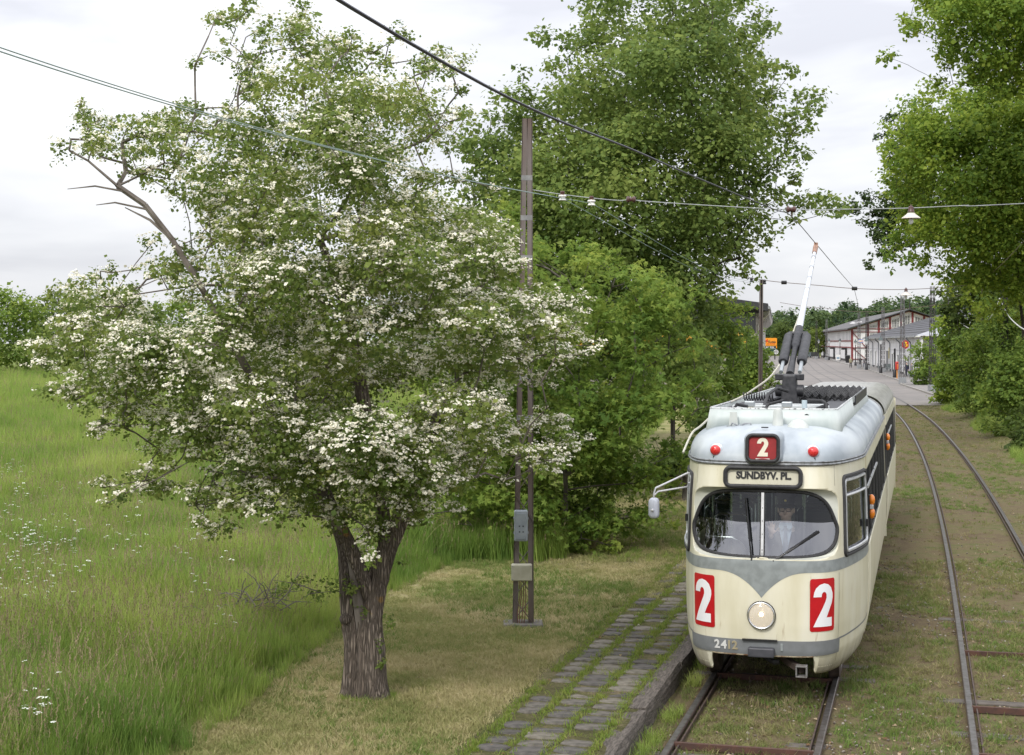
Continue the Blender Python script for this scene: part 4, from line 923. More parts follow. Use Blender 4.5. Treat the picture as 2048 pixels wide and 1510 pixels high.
def plan(u):
    """point of the body outline at arc length |u| from the nose, on the side of its sign"""
    s_ = 1 if u >= 0 else -1; a = abs(u)
    if a >= _a[-1] - 1e-6: return s_ * HW, 2.5 + a - float(_a[-1])
    q_ = a * _tk; i = int(q_); f_ = q_ - i; return s_ * (_tx[i] + (_tx[i + 1] - _tx[i]) * f_), _ty[i] + (_ty[i + 1] - _ty[i]) * f_
def u_of_y(y): return float(np.interp(y, _py[:-1], _a[:-1])) if y < 2.1 else _a[-2] + (y - 2.1)
def u_of_x(x):
    lo, hi = 0, 1.6
    for _ in range(40):
        mi = (lo + hi) / 2
        if plan(mi)[0] < abs(x): lo = mi
        else: hi = mi
    return math.copysign(lo, x)
_iz, _iv = [.3, .42, .6, .9, 1.3, 1.7, 2.3, 2.78], [.13, .075, .03, .008, 0, .003, .02, .05]
def inset(z):
    if z <= .3: return .13
    for k in range(7):
        if z <= _iz[k + 1]: return _iv[k] + (_iv[k + 1] - _iv[k]) * (z - _iz[k]) / (_iz[k + 1] - _iz[k])
    return .05
def rake(z): return .15 * max(0, z - 1.6) / 1.15
def SF(u, z, off=0.0):
    """body surface"""
    x, y = plan(u); fr = max(0, 1 - y / 1.9); k = 1 - inset(z) / HW
    p_ = Vector((x * k, y + (inset(z) + rake(z)) * fr, z))
    if off:
        e_ = .01; x1, y1 = plan(u + e_); x0, y0 = plan(u - e_); n_ = Vector((y1 - y0, -(x1 - x0), 0))
        n_.normalize(); p_ += n_ * off
    return p_
def zbot(u):
    x, y = plan(u); a = abs(x)
    z = .55 if a < .60 else .34 if a > .66 else .55 - .21 * sstep(a, .60, .66)
    return z + .1 * sstep(y, .7, 2.0)
ZT = 2.755
UF = u_of_y(2.3)
# ---- the curved front shell with the windscreen and cab window openings
WC, WHH, WHW = 2.075, .405, u_of_x(.862)      # windscreen recess: centre height, half height, half width along the shell
DU0, DU1, DZ0, DZ1 = u_of_y(.56), u_of_y(1.86), 1.67, 2.585   # cab side window
nu, nz = 150, 90
us = sorted(set([round(v_, 5) for v_ in np.linspace(-UF, UF, nu)] + [s_ * q_ for s_ in (-1, 1) for q_ in (DU0, DU1, u_of_x(.6), u_of_x(.66))]))
def rho(u, z): return ((abs(u) / WHW) ** 5 + (abs(z - WC) / WHH) ** 5) ** .2
zs = sorted(set([round(v_, 5) for v_ in np.linspace(0, 1, nz)] + [(DZ0 - .34) / (ZT - .34), (DZ1 - .34) / (ZT - .34)]))
grid = {}; m = MB(); UV = {}
def zat(u, k):
    z = .34 + zs[k] * (ZT - .34); zb = zbot(u); return max(z, zb)
nz = len(zs)
keep = []
for i in range(len(us) - 1):
    for k in range(nz - 1):
        u0, u1 = us[i], us[i + 1]; c4 = [(i, k), (i + 1, k), (i + 1, k + 1), (i, k + 1)]
        if all(rho(us[a_], zat(us[a_], b_)) < 1 for a_, b_ in c4): continue
        um, zm = (u0 + u1) / 2, (zat(u0, k) + zat(u1, k + 1)) / 2
        if DU0 < abs(um) < DU1 and DZ0 < zm < DZ1: continue
        if zat(u0, k + 1) - zat(u0, k) < 1e-6 and zat(u1, k + 1) - zat(u1, k) < 1e-6: continue
        f_ = []
        for a_, b_ in c4:
            if (a_, b_) not in grid:
                u, z = us[a_], zat(us[a_], b_); r_ = rho(u, z)
                if r_ < 1: u, z = u / max(r_, .2), WC + (z - WC) / max(r_, .2)
                grid[(a_, b_)] = len(m.v); m.v.append(tuple(SF(u, z)))
            f_.append(grid[(a_, b_)])
        m.f.append(tuple(f_))
shell = m.build('cab_shell', cream_m, tram, smooth=True, angle=60, recalc=False)
sol = shell.modifiers.new('thickness', 'SOLIDIFY'); sol.thickness = .025; sol.offset = 1
# flip so the thickness goes inwards whichever way the faces point
sol.offset = -1
# ---- windscreen: reveal, glass, gasket
def glass_pt(x, z): return Vector((x, .075 + .40 * x * x + rake(z), z))
def go(a, k=1.0):
    """outline of the windscreen glass"""
    c, s_ = math.cos(a), math.sin(a); e_ = 4.4 if s_ > 0 else 4.8; r_ = (abs(c) ** e_ + abs(s_) ** e_) ** (-1 / e_); X_, Z_ = c * r_, s_ * r_
    wd = .83 - .14 * max(0, Z_ + .1) - .05 * max(0, -Z_ - .3)
    return glass_pt(X_ * wd * k, WC - .012 + Z_ * .378 * k)
NA = 96; angs = [2 * math.pi * i / NA for i in range(NA)]
def oo(a):
    c, s_ = math.cos(a), math.sin(a); r_ = (abs(c) ** 5 + abs(s_) ** 5) ** (-1 / 5); return SF(c * r_ * WHW, WC + s_ * r_ * WHH)
outer, inner = [oo(a) for a in angs], [go(a, 1.02) for a in angs]
m = MB(); m.loft([outer, [o_.lerp(i_, .12) + Vector((0, .012, 0)) for o_, i_ in zip(outer, inner)], [o_.lerp(i_, .6) + Vector((0, .02, 0)) for o_, i_ in zip(outer, inner)], inner], True)
m.build('windscreen_reveal', mat('reveal_paint', (.6, .6, .52), (.52, .53, .47), 5, .4), tram, smooth=True, angle=50)
ws = empty('windscreen', (0, 0, 0)); ws.parent = tram
m = MB(); rings = []
for k in (1.0, .8, .6, .4, .2, .02): rings.append([go(a, k) for a in angs])
m.loft(rings, True); f_ = tuple(range(5 * NA, 6 * NA)); m.f.append(f_)
wg = m.build('glass', glass_mat('windscreen_glass', (.8, .86, .85), band=(2.09, .014, 8.0, 1.2)), ws, smooth=True, angle=80)  # lower part set more mirror-like to imitate a reflected sky
m = MB().tube([go(a, 1.01) + Vector((0, -.004, 0)) for a in angs], .022, 8, closed=True); m.build('gasket', RUBBER, ws, smooth=True)
m = MB(); pts_ = [glass_pt(.0, z) + Vector((0, -.012, 0)) for z in np.linspace(WC - .37, WC + .35, 8)]
for a_, b_ in zip(pts_, pts_[1:]): m.bar(a_, b_, .032, .022)
mul_o = m.build('centre_bar', mat('mullion_alloy', (.72, .72, .72), (.6, .6, .6), 12, .35, .6), ws)
for sx_ in (-.022, .022):
    m = MB().tube([q_ + Vector((sx_, .004, 0)) for q_ in pts_], .009, 6); m.build('bar_seal', RUBBER, mul_o)
for z in (1.72, 1.735, 1.76, 1.775, 1.95, 2.1, 2.25): MB().lathe([(.006, 0), (.004, -.005)], glass_pt(0, z) + Vector((0, -.024, 0)), 6, 'Y').build('screw', BLACK, mul_o)
# wipers
def wiper(px0, pz0, px1, pz1, blade):
    w_ = empty('wiper', (0, 0, 0)); w_.parent = tram
    a, b_ = glass_pt(px0, pz0) + Vector((0, -.06, 0)), glass_pt(px1, pz1) + Vector((0, -.03, 0)); d = (b_ - a)
    m = MB(); m.tube([a, a + d * .55 + Vector((0, -.02, 0))], [.012, .009], 6); m.ball(a, .02); m.build('arm', BLACK, w_)
    m = MB(); m.bar(b_ - d * blade, b_, .012, .03); m.bar(b_ - d * blade * .75 + Vector((0, -.018, 0)), b_ - d * blade * .35 + Vector((0, -.018, 0)), .014, .016); m.build('blade', BLACK, w_)
wiper(-.115, 1.655, -.20, 2.36, .7); wiper(.135, 1.65, .64, 1.98, .72)
# ---- painted belt with its V, bumper band and side line: thin paint layers over the shell
def vlow(x):
    a = min(1, abs(x) / .54); return 1.225 + .30 * (1 - (1 - a) ** 2.3)
def overlay(name, u0, u1, zl, zh, m_, off, nu_=140, nv=8, par=tram):
    m = MB(); rows = []
    for i in range(nu_ + 1):
        u = u0 + (u1 - u0) * i / nu_; x = plan(u)[0]; a, c = zl(x), zh(x); rows.append([SF(u, a + (c - a) * k / nv, off) for k in range(nv + 1)])
    m.loft(rows, False); return m.build(name, m_, par, smooth=True, angle=80)
UB = u_of_y(2.28)
def belt_top(x): return 1.66 + .0 * x
overlay('belt_stripe', -UB, UB, vlow, belt_top, grey_m, .003, 220)
ub2 = u_of_y(.42)
overlay('bumper_band', -ub2, ub2, lambda x: .562 - .0 * x, lambda x: .735, grey2_m, .012, 90)
overlay('side_line', ub2 + .005, UB, lambda x: .715, lambda x: .735, grey2_m, .003, 40, 1)
overlay('side_line', -UB, -ub2 - .005, lambda x: .715, lambda x: .735, grey2_m, .003, 40, 1)
# lower lip of the apron
m = MB().tube([SF(u, zbot(u) + .004) for u in np.linspace(-u_of_x(.6), u_of_x(.6), 30)], .012, 6); m.build('apron_lip', mat('rusty_lip', (.45, .38, .26), (.2, .11, .06), 12, .7, lo=.45, hi=.6), tram)
# panel seams, a dirt skirt along the bottom edge and drip stains
seam_m = mat('seam_dark', (.22, .2, .15), None, rough=.7)
for u_, z0_, z1_ in ((u_of_x(.86), .40, 1.5), (-u_of_x(.86), .40, 1.5), (u_of_y(1.95), .5, 1.5), (-u_of_y(1.95), .5, 1.5), (u_of_x(.83), 2.5, 2.74), (-u_of_x(.83), 2.5, 2.74)):
    m = MB(); m.loft([[SF(u_ + d_, z, .0015) for z in np.linspace(z0_, z1_, 14)] for d_ in (-.0035, .0035)], False); m.build('panel_seam', seam_m, tram)
stain, t, b, N, L = new_mat('grime'); tc = N('ShaderNodeTexCoord'); tr_ = N('ShaderNodeBsdfTransparent'); ms_ = N('ShaderNodeMixShader')
b.inputs['Base Color'].default_value = (.1, .075, .05, 1); b.inputs['Roughness'].default_value = .8
sx_n = N('ShaderNodeSeparateXYZ'); L(tc.outputs['Object'], sx_n.inputs[0]); zf = N('ShaderNodeMapRange'); zf.inputs[1].default_value = .38; zf.inputs[2].default_value = .62; zf.inputs[3].default_value = .75; zf.inputs[4].default_value = 0; L(sx_n.outputs['Z'], zf.inputs[0])
mm_ = N('ShaderNodeMath'); mm_.operation = 'MULTIPLY'; L(zf.outputs[0], mm_.inputs[0]); L(onoise(9, 7, (1, 1, .5)), mm_.inputs[1]); L(mm_.outputs[0], ms_.inputs[0]); L(tr_.outputs[0], ms_.inputs[1]); L(b.outputs[0], ms_.inputs[2]); L(ms_.outputs[0], t.nodes['Material Output'].inputs['Surface'])
for s_ in (-1, 1):
    m = MB(); us_ = np.linspace(s_ * u_of_x(.67), s_ * UF, 50); m.loft([[SF(u_, zbot(u_) + .005 + (.62 - zbot(u_)) * k_ / 5, .0025) for k_ in range(6)] for u_ in us_], False); m.build('grime', stain, tram, smooth=True)
# ---- number plates
TWO = [(1092, 1028), (1098, 985), (1115, 947), (1150, 915), (1195, 903), (1240, 914), (1275, 945), (1297, 1000), (1298, 1040), (1286, 1090), (1252, 1160), (1224, 1222), (1290, 1222), (1290, 1305), (1092, 1305), (1130, 1225), (1180, 1130), (1210, 1070), (1222, 1035), (1220, 1005), (1210, 987), (1195, 981), (1180, 987), (1170, 1005), (1168, 1028)]
def two_poly(w_, h_): return [((x - 1195) / 206 * w_, (1104 - y) / 402 * h_) for x, y in TWO]
def fine_poly(poly, fn, step=.03):
    """flat polygon cut fine enough to follow a curved surface"""
    bm = bmesh.new(); vs_ = [bm.verts.new((x, y, 0)) for x, y in poly]; bm.faces.new(vs_); bmesh.ops.triangulate(bm, faces=bm.faces)
    for _ in range(6):
        es = [e_ for e_ in bm.edges if e_.calc_length() > step]
        if not es: break
        bmesh.ops.subdivide_edges(bm, edges=es, cuts=1); bmesh.ops.triangulate(bm, faces=bm.faces)
    bm.verts.ensure_lookup_table(); m = MB(); m.add([fn(v_.co.x, v_.co.y) for v_ in bm.verts], [tuple(v_.index for v_ in f_.verts) for f_ in bm.faces]); bm.free(); return m
def rrect(w_, h_, r_, n=5):
    out = []
    for cx, cy, a0 in ((w_ / 2 - r_, h_ / 2 - r_, 0), (-w_ / 2 + r_, h_ / 2 - r_, 90), (-w_ / 2 + r_, -h_ / 2 + r_, 180), (w_ / 2 - r_, -h_ / 2 + r_, 270)):
        for i in range(n + 1): a = math.radians(a0 + 90 * i / n); out.append((cx + r_ * math.cos(a), cy + r_ * math.sin(a)))
    return out
red_m = mat('plate_red', (.5, .008, .014), (.43, .006, .012), 8, .35); wht_m = mat('plate_white', (.8, .8, .82), None, rough=.4)
for sx_ in (-1, 1):
    uc = sx_ * u_of_x(.70); zc = 1.15
    pw = .345
    o = fine_poly(rrect(pw, .61, .03), lambda x, y: SF(uc + x, zc + y, .006)).build('number_plate', red_m, tram, smooth=True, recalc=False)
    if sx_ < 0: o['label'] = 'red plate with white 2, left of the headlight'
    else: o['label'] = 'red plate with white 2, right of the headlight'
    fine_poly(two_poly(.265, .5), lambda x, y: SF(uc + x, zc + y, .009)).build('digit', wht_m, o, smooth=True, recalc=False)
# ---- headlight
hz = 1.025; hc = SF(0, hz)
hl_ = empty('headlight', hc); hl_.parent = tram
MB().lathe([(.165, .03), (.165, -.02), (.15, -.035), (.142, -.02), (.142, .02)], (0, 0, 0), 36, 'Y').build('housing', BLACK, hl_, smooth=True)
MB().tube([(.149 * math.cos(a), -.034, .149 * math.sin(a)) for a in np.linspace(0, 2 * math.pi, 41)[:-1]], .009, 8, closed=True).build('chrome_ring', CHROME, hl_, smooth=True)
refl_m = mat('reflector', (.85, .85, .85), (.6, .58, .52), 20, .25, .8, stretch=(14, 1, 1), emit=(1, .88, .7, .35))
MB().lathe([(.14, -.022), (.12, .0), (.09, .02), (.05, .035), (.02, .04)], (0, 0, 0), 32, 'Y').build('reflector', refl_m, hl_, smooth=True)
MB().ball((0, -.005, .012), (.03, .03, .03)).build('bulb', mat('lit_bulb', (1, .8, .5), emit=(1, .75, .42, 14)), hl_, smooth=True)
m = MB().ball((0, -.012, -.045), (.06, .008, .045)); m.build('glow_cup', mat('lit_cup', (1, .9, .7), emit=(1, .84, .62, 1.6)), hl_, smooth=True)
m = MB(); m.lathe([(.141, -.024), (.11, -.045), (.06, -.056), (.005, -.06)], (0, 0, 0), 32, 'Y'); m.build('lens', glass_mat('lens_glass', (.97, .96, .95), .6, .05), hl_, smooth=True)
# ---- fleet number, buffer, bracket
def text_on(name, txt, size, fn, m_, parent, bold=0, ext=0, sx_=1.0):
    me = TEXTS[txt].copy(); o = bpy.data.objects.new(name, me); me.materials.clear(); me.materials.append(m_)
    for v_ in me.vertices: v_.co = fn(v_.co.x * size * sx_, v_.co.y * size, v_.co.z * size)
    return link(o, parent)
nm_l = mat('number_alloy', (.66, .66, .64), None, rough=.5); nm_d = mat('number_brass', (.36, .31, .2), None, rough=.5)
for ch_, x0, m_ in (('2', -.525, nm_l), ('4', -.445, nm_l), ('1', -.382, nm_d), ('2', -.315, nm_d)):
    text_on('fleet_digit', ch_, .135, lambda x, y, z, x0=x0: SF(u_of_x(x0) + x, .655 + y, .016 + z), m_, tram, .004, .006)
m = MB(); c_ = SF(.0, .60); m.box(c_ + Vector((0, -.05, .0)), (.30, .09, .11)); m.build('buffer', mat('buffer_dark', (.035, .038, .045), (.06, .06, .07), 9, .5), tram, bevel=.015)
m = MB(); m.box(SF(-.02, .715) + Vector((0, -.02, .02)), (.40, .035, .02)); m.build('buffer_shelf', BLACK, tram)
m = MB(); m.box(SF(.235, .66) + Vector((0, -.018, 0)), (.028, .014, .085)); m.build('bracket', grey_m, tram, bevel=.004)
# coupler, underframe
m = MB(); m.bar((.15, .55, .47), (.46, .0, .415), .07, .07); m.build('drawbar', STEEL, tram)
m = MB()
for dx, dz, w_, h_ in ((0, .058, .13, .016), (0, -.058, .13, .016), (-.057, 0, .016, .1), (.057, 0, .016, .1)): m.box((.46 + dx, -.03, .41 + dz), (w_, .12, h_))
m.build('coupler_head', mat('coupler_grey', (.2, .195, .19), (.11, .1, .09), 12, .7), tram, bevel=.006)
m = MB(); m.box((0, 6.5, .62), (1.7, 11.4, .34)); m.box((0, 1.0, .62), (1.2, 1.0, .3)); m.box((0, 17.8, .62), (1.7, 9, .34)); m.build('underframe', BLACK, tram)
for yb in (2.6, 12.4, 20.8):
    bo = empty('bogie', (0, yb, 0)); bo.parent = tram
    MB().box((0, 0, .42), (1.9, 1.5, .16)).build('frame', BLACK, bo)
    for dy in (-.9, .9):
        for sx_ in (-.74, .74): MB().lathe([(.12, -.07), (.35, -.065), (.37, -.05), (.34, .04), (.34, .065), (.1, .07)], (sx_, dy, .35), 24, 'X').build('wheel', STEEL, bo, smooth=True)
m = MB(); m.tube([(-.1, .5, .5), (.12, .3, .43), (.18, .3, .44)], .035, 8); m.build('air_hose', RUBBER, tram)
# ---- destination box
dz = 2.605; dbx = empty('destination_box', SF(.0, dz)); dbx.parent = tram; dbw, dbh = .90, .245
bz = lambda x, y, d: Vector((x, -.028 + .11 * x * x + d + .1 * y, y))
o = fine_poly(rrect(dbw - .05, dbh - .04, .05), lambda x, y: bz(x, y, .02)).build('blind', mat('blind_cloth', (.8, .77, .64), (.72, .69, .56), 6, .7), dbx, recalc=False)
text_on('lettering', 'SUNDBYV. PL.', .112, lambda x, y, z: bz(x + .01, y + .016, .012 - z), mat('blind_black', (.012, .012, .012)), o, .0055, .001, .92)
m = MB().box((-.14, .0, -.088), (.26, .01, .014)); m.box((.14, .0, -.088), (.24, .01, .014)); m.build('lamp_strip', mat('lamp_strip', (.75, .75, .7), None, rough=.3), dbx)
for k, rr in enumerate((.026,)):
    pts_ = rrect(dbw - .03, dbh - .03, .065, 6); MB().tube([bz(x, y, -.01) for x, y in pts_], rr, 8, closed=True).build('rim', RUBBER, dbx, smooth=True)
m = MB(); r0 = rrect(dbw, dbh, .07, 6); m.loft([[bz(x, y, 0) for x, y in r0], [bz(x, y, .22) for x, y in r0]], True); m.build('casing', BLACK, dbx)
fine_poly(rrect(dbw - .05, dbh - .05, .05), lambda x, y: bz(x, y, -.006)).build('glass', glass_mat('blind_glass', (.98, .98, .96), .5), dbx, recalc=False)
# ---- roof dome
m = MB(); NR = 14; ur = np.concatenate([np.linspace(-UF, UF, 121)]); 
def roof_pt(u, ph):
    p_ = SF(u, ZT); x, y = plan(u); fr = max(0, 1 - y / 2.3) ** 1.2; c = 1 - math.cos(ph)
    return Vector((p_.x * (1 - .42 * c), p_.y + (c * 1.25) * fr, ZT + .02 + .37 * math.sin(ph) ** .9 + .03 * (1 - abs(p_.x) / HW) * math.sin(ph)))
def roof_section(y, x_sign_steps=41):
    """cross-section of the roof at a station behind the cab"""
    out = []
    for i in range(x_sign_steps):
        a = -1 + 2 * i / (x_sign_steps - 1); ph = min(1, (1 - abs(a)) * 1.35) * math.pi / 2; c = 1 - math.cos(ph); x0 = (HW - inset(ZT))
        if (1 - abs(a)) * 1.35 <= 1: x = math.copysign(x0 * (1 - .42 * c), a)
        else: x = math.copysign(x0 * .58 * (abs(a) / (1 - 1 / 1.35)), a)
        out.append(Vector((x, y, ZT + .02 + .37 * math.sin(ph) ** .9 + .03 * (1 - abs(x) / HW) * math.sin(ph))))
    return out
phs = [math.pi / 2 * (i / NR) for i in range(NR + 1)]
rings = [[roof_pt(u, ph) for u in ur] for ph in phs]; m.loft(rings, False)
n_ = len(ur); top0 = NR * n_; h_ = n_ // 2
for i in range(h_): m.f.append((top0 + i, top0 + i + 1, top0 + n_ - 2 - i, top0 + n_ - 1 - i)) if i + 1 < n_ - 2 - i else None
m.build('roof_dome', roof_m, tram, smooth=True, angle=80)
SIDE_Y0, JY = 2.28, 12.2
for (a, b_, m_) in ((2.25, 11.7, roof_m), (11.75, JY, bare_m), (13.0, 22.4, bare_m)):
    m = MB(); m.loft([roof_section(y) for y in np.linspace(a, b_, 8)], False); m.build('roof_panel', m_, tram, smooth=True, angle=80)
m = MB(); m.loft([[q_ + Vector((0, 0, .012)) for q_ in roof_section(11.68)], [q_ + Vector((0, 0, .012)) for q_ in roof_section(11.78)]], False); m.build('roof_seam', GALV, tram)
# gutter: a lip along the roof foot
m = MB(); gp = [SF(u, ZT, .012) for u in np.linspace(-UF, UF, 140)]; gp = [Vector((-HW + .04, JY, ZT))] + gp + [Vector((HW - .04, JY, ZT))]
m.tube(gp, .017, 6); m.tube([p_ + Vector((0, 0, .03)) for p_ in gp], .010, 6); m.build('gutter', mat('gutter_metal', (.32, .34, .36), (.14, .14, .14), 14, .5, .3), tram, smooth=True)
# roof lamps
for sx_ in (-1, 1):
    c_ = roof_pt(sx_ * u_of_x(.60), .30); lp = empty('marker_lamp', c_); lp.parent = tram; lp.rotation_euler = (0, 0, sx_ * .18)
    MB().lathe([(.075, .06), (.075, -.01), (.062, -.03)], (0, 0, 0), 20, 'Y').build('bezel', mat('lamp_alloy', (.7, .72, .74), None, rough=.3, metal=.4), lp, smooth=True)
    MB().lathe([(.064, -.02), (.06, -.05), (.035, -.075), (.004, -.08)], (0, 0, 0), 20, 'Y').build('red_lens', mat('red_lens', (.5, .012, .015), (.75, .05, .05), 40, .12, coat=.5), lp, smooth=True)
    MB().box((0, -.02, -.095), (.05, .05, .05)).build('foot', BLACK, lp)
# route number box
nb = empty('route_box', (0, .14, 2.945)); nb.parent = tram
def nbp(x, y, d): return Vector((x, d + .18 * x * x + .10 * y, y))
m = MB(); r1 = rrect(.44, .37, .1, 6); r0 = rrect(.40, .34, .08, 6); m.loft([[nbp(x, y, -.005) for x, y in r0], [nbp(x, y, .03) for x, y in r1], [nbp(x, y, .5) for x, y in r1]], True); m.build('hood', roof_m, nb, smooth=True, angle=60)
MB().tube([nbp(x, y, -.012) for x, y in rrect(.36, .30, .065, 6)], .022, 8, closed=True).build('rim', RUBBER, nb, smooth=True)
o = fine_poly(rrect(.34, .28, .05), lambda x, y: nbp(x, y, .004)).build('red_blind', mat('blind_red', (.3, .012, .014), (.24, .01, .012), 8, .6), nb, recalc=False)
fine_poly(two_poly(.13, .215), lambda x, y: nbp(x, y + .012, .0)).build('digit', mat('blind_cream', (.72, .68, .55)), o, recalc=False)
MB().box((0, -.005, -.125), (.16, .006, .012)).build('lamp_strip', mat('lamp_strip', (.75, .75, .7)), nb)
# ---- cab side windows
for sx_ in (-1, 1):
    cw = empty('cab_window', (0, 0, 0)); cw.parent = tram
    def q2(u, z, off=0): return SF(sx_ * u, z, off)
    m = MB(); m.loft([[q2(u, z, -.02) for z in (DZ0, DZ1)] for u in np.linspace(DU0, DU1, 10)], False); m.build('glass', glass_mat('side_glass', (.62, .74, .66), 1.6), cw)
    def frame(inset_, rr, m_, nm):
        pts_ = []
        ul, ur_, zl, zh, rr2 = DU0 + inset_, DU1 - inset_, DZ0 + inset_, DZ1 - inset_, .06
        for cu_, cz_, a0 in ((ur_ - rr2, zh - rr2, 0), (ul + rr2, zh - rr2, 90), (ul + rr2, zl + rr2, 180), (ur_ - rr2, zl + rr2, 270)):
            for i in range(5): a = math.radians(a0 + 90 * i / 4); pts_.append((cu_ + rr2 * math.cos(a), cz_ + rr2 * math.sin(a)))
        dense = []
        for i in range(len(pts_)):
            p0, p1 = pts_[i - 1], pts_[i]; k = max(1, int(math.hypot(p1[0] - p0[0], p1[1] - p0[1]) / .12))
            dense += [(p0[0] + (p1[0] - p0[0]) * j / k, p0[1] + (p1[1] - p0[1]) * j / k) for j in range(k)]
        MB().tube([q2(u, z, .006) for u, z in dense], rr, 6, closed=True).build(nm, m_, cw, smooth=True)
    frame(0, .024, RUBBER, 'gasket'); frame(.045, .022, CHROME if False else mat('window_alloy', (.6, .61, .62), (.5, .51, .52), 8, .4, .5), 'frame')
    m = MB().tube([q2(u, 2.36, .0) for u in np.linspace(DU0 + .04, DU1 - .04, 8)], .018, 6); m.build('transom', MATS['window_alloy'], cw)
    m = MB().box(q2(DU1 - .09, 1.93, .02), (.03, .05, .09)); m.build('latch', BLACK, cw)
    # corner fillers so the rounded frame has no open corner
    for (u, z) in ((DU0, DZ0), (DU0, DZ1), (DU1, DZ0), (DU1, DZ1)):
        MB().box(q2(u + (.012 if u == DU0 else -.012), z + (.012 if z == DZ0 else -.012), -.012), (.03, .03, .03)).build('corner', RUBBER, cw)
# ---- indicators on the flanks
amber = mat('amber_lens', (.8, .2, .015), (.9, .3, .03), 30, .2, coat=.4)
for yy, zz, xx in ((2.55, 2.05, HW), (12.0, 2.3, HW)):
    ind = empty('indicator', (xx, yy, zz)); ind.parent = tram
    for dz_ in (.085, -.085): MB().ball((.03, 0, dz_), (.045, .06, .075)).build('lens', amber, ind, smooth=True)
    MB().box((.03, 0, 0), (.05, .1, .06)).build('clear_band', mat('clear_lens', (.6, .6, .6), None, rough=.25), ind, bevel=.008)
    MB().box((.0, 0, 0), (.02, .12, .3)).build('base', BLACK, ind)
# ---- flanks: panels, posts, windows, fascia
side_m = cream_m
frame_m = mat('window_frame_dark', (.085, .085, .08), None, rough=.4)
def flank(sx_, y0, y1, nwin, open_vents=False):
    xo = lambda z: sx_ * (HW - inset(z))
    m = MB(); zs_ = [.46, .5, .6, .9, 1.3, 1.55, 1.62]; m.loft([[Vector((xo(z), y, z)) for z in zs_] for y in np.linspace(y0, y1, 12)], False)
    o = m.build('lower_panel', side_m, tram, smooth=True); s_ = o.modifiers.new('t', 'SOLIDIFY'); s_.thickness = .02; s_.offset = 0
    m = MB(); m.loft([[Vector((xo(z), y, z)) for z in (2.56, ZT)] for y in (y0, y1)], False); o = m.build('fascia', side_m, tram); s_ = o.modifiers.new('t', 'SOLIDIFY'); s_.thickness = .02; s_.offset = 0
    st = (y1 - y0) / nwin
    for i in range(nwin):
        a, b_ = y0 + st * i, y0 + st * (i + 1); pw_ = .05
        wn = empty('side_window', (0, 0, 0)); wn.parent = tram
        m = MB(); m.add([(xo(1.62) - sx_ * .02, a + pw_, 1.62), (xo(1.62) - sx_ * .02, b_ - pw_, 1.62), (xo(2.56) - sx_ * .02, b_ - pw_, 2.56), (xo(2.56) - sx_ * .02, a + pw_, 2.56)], [(0, 1, 2, 3)]); m.build('pane', glass_mat('flank_glass', (.6, .68, .6), 3.0), wn)
        m = MB()
        for (ya, za, yb_, zb_) in ((a + pw_, 1.63, b_ - pw_, 1.63), (a + pw_, 2.55, b_ - pw_, 2.55), (a + pw_, 1.62, a + pw_, 2.56), (b_ - pw_, 1.62, b_ - pw_, 2.56)): m.bar((xo(za), ya, za), (xo(zb_), yb_, zb_), .018, .018)
        m.build('frame', frame_m, wn)
        if i in (0, 1, 2): MB().bar((xo(2.3) + sx_ * .006, a + pw_, 2.32), (xo(2.3) + sx_ * .006, b_ - pw_, 2.32), .025, .03).build('vent_rail', MATS['window_alloy'], wn)
        MB().bar((xo(1.62) - sx_ * .012, a, 1.6), (xo(2.56) - sx_ * .012, a, 2.58), .045, .02).build('post', frame_m, wn)
for sx_ in (-1, 1):
    flank(sx_, SIDE_Y0, JY, 7); flank(sx_, 13.0, 22.4, 6)
MB().bar((HW - .02, JY + .03, .5), (HW - .05, JY + .03, ZT + .05), .05, .05).build('end_pillar', cream_m, tram)
MB().bar((-HW + .02, JY + .03, .5), (-HW + .05, JY + .03, ZT + .05), .05, .05).build('end_pillar', cream_m, tram)
m = MB(); rings = []
for i in range(13):
    y = JY + .04 + i * .06; k = .95 if i % 2 else .9
    rings.append([Vector((x * k, y, z)) for x, z in ((-1.08, .5), (1.08, .5), (1.08, 2.7), (.8, 3.0), (-.8, 3.0), (-1.08, 2.7))])
m.loft(rings, True); m.build('bellows', RUBBER, tram)
m = MB(); m.add([(-HW, 22.4, .5), (HW, 22.4, .5), (HW, 22.4, 2.76), (-HW, 22.4, 2.76), (.6, 22.4, 3.1), (-.6, 22.4, 3.1)], [(0, 1, 2, 4, 5, 3)]); m.build('rear_wall', cream_m, tram)
m = MB(); m.box((HW - .035, 2.05, 1.28), (.01, .12, .26)); m.build('flap', cream_m, tram)
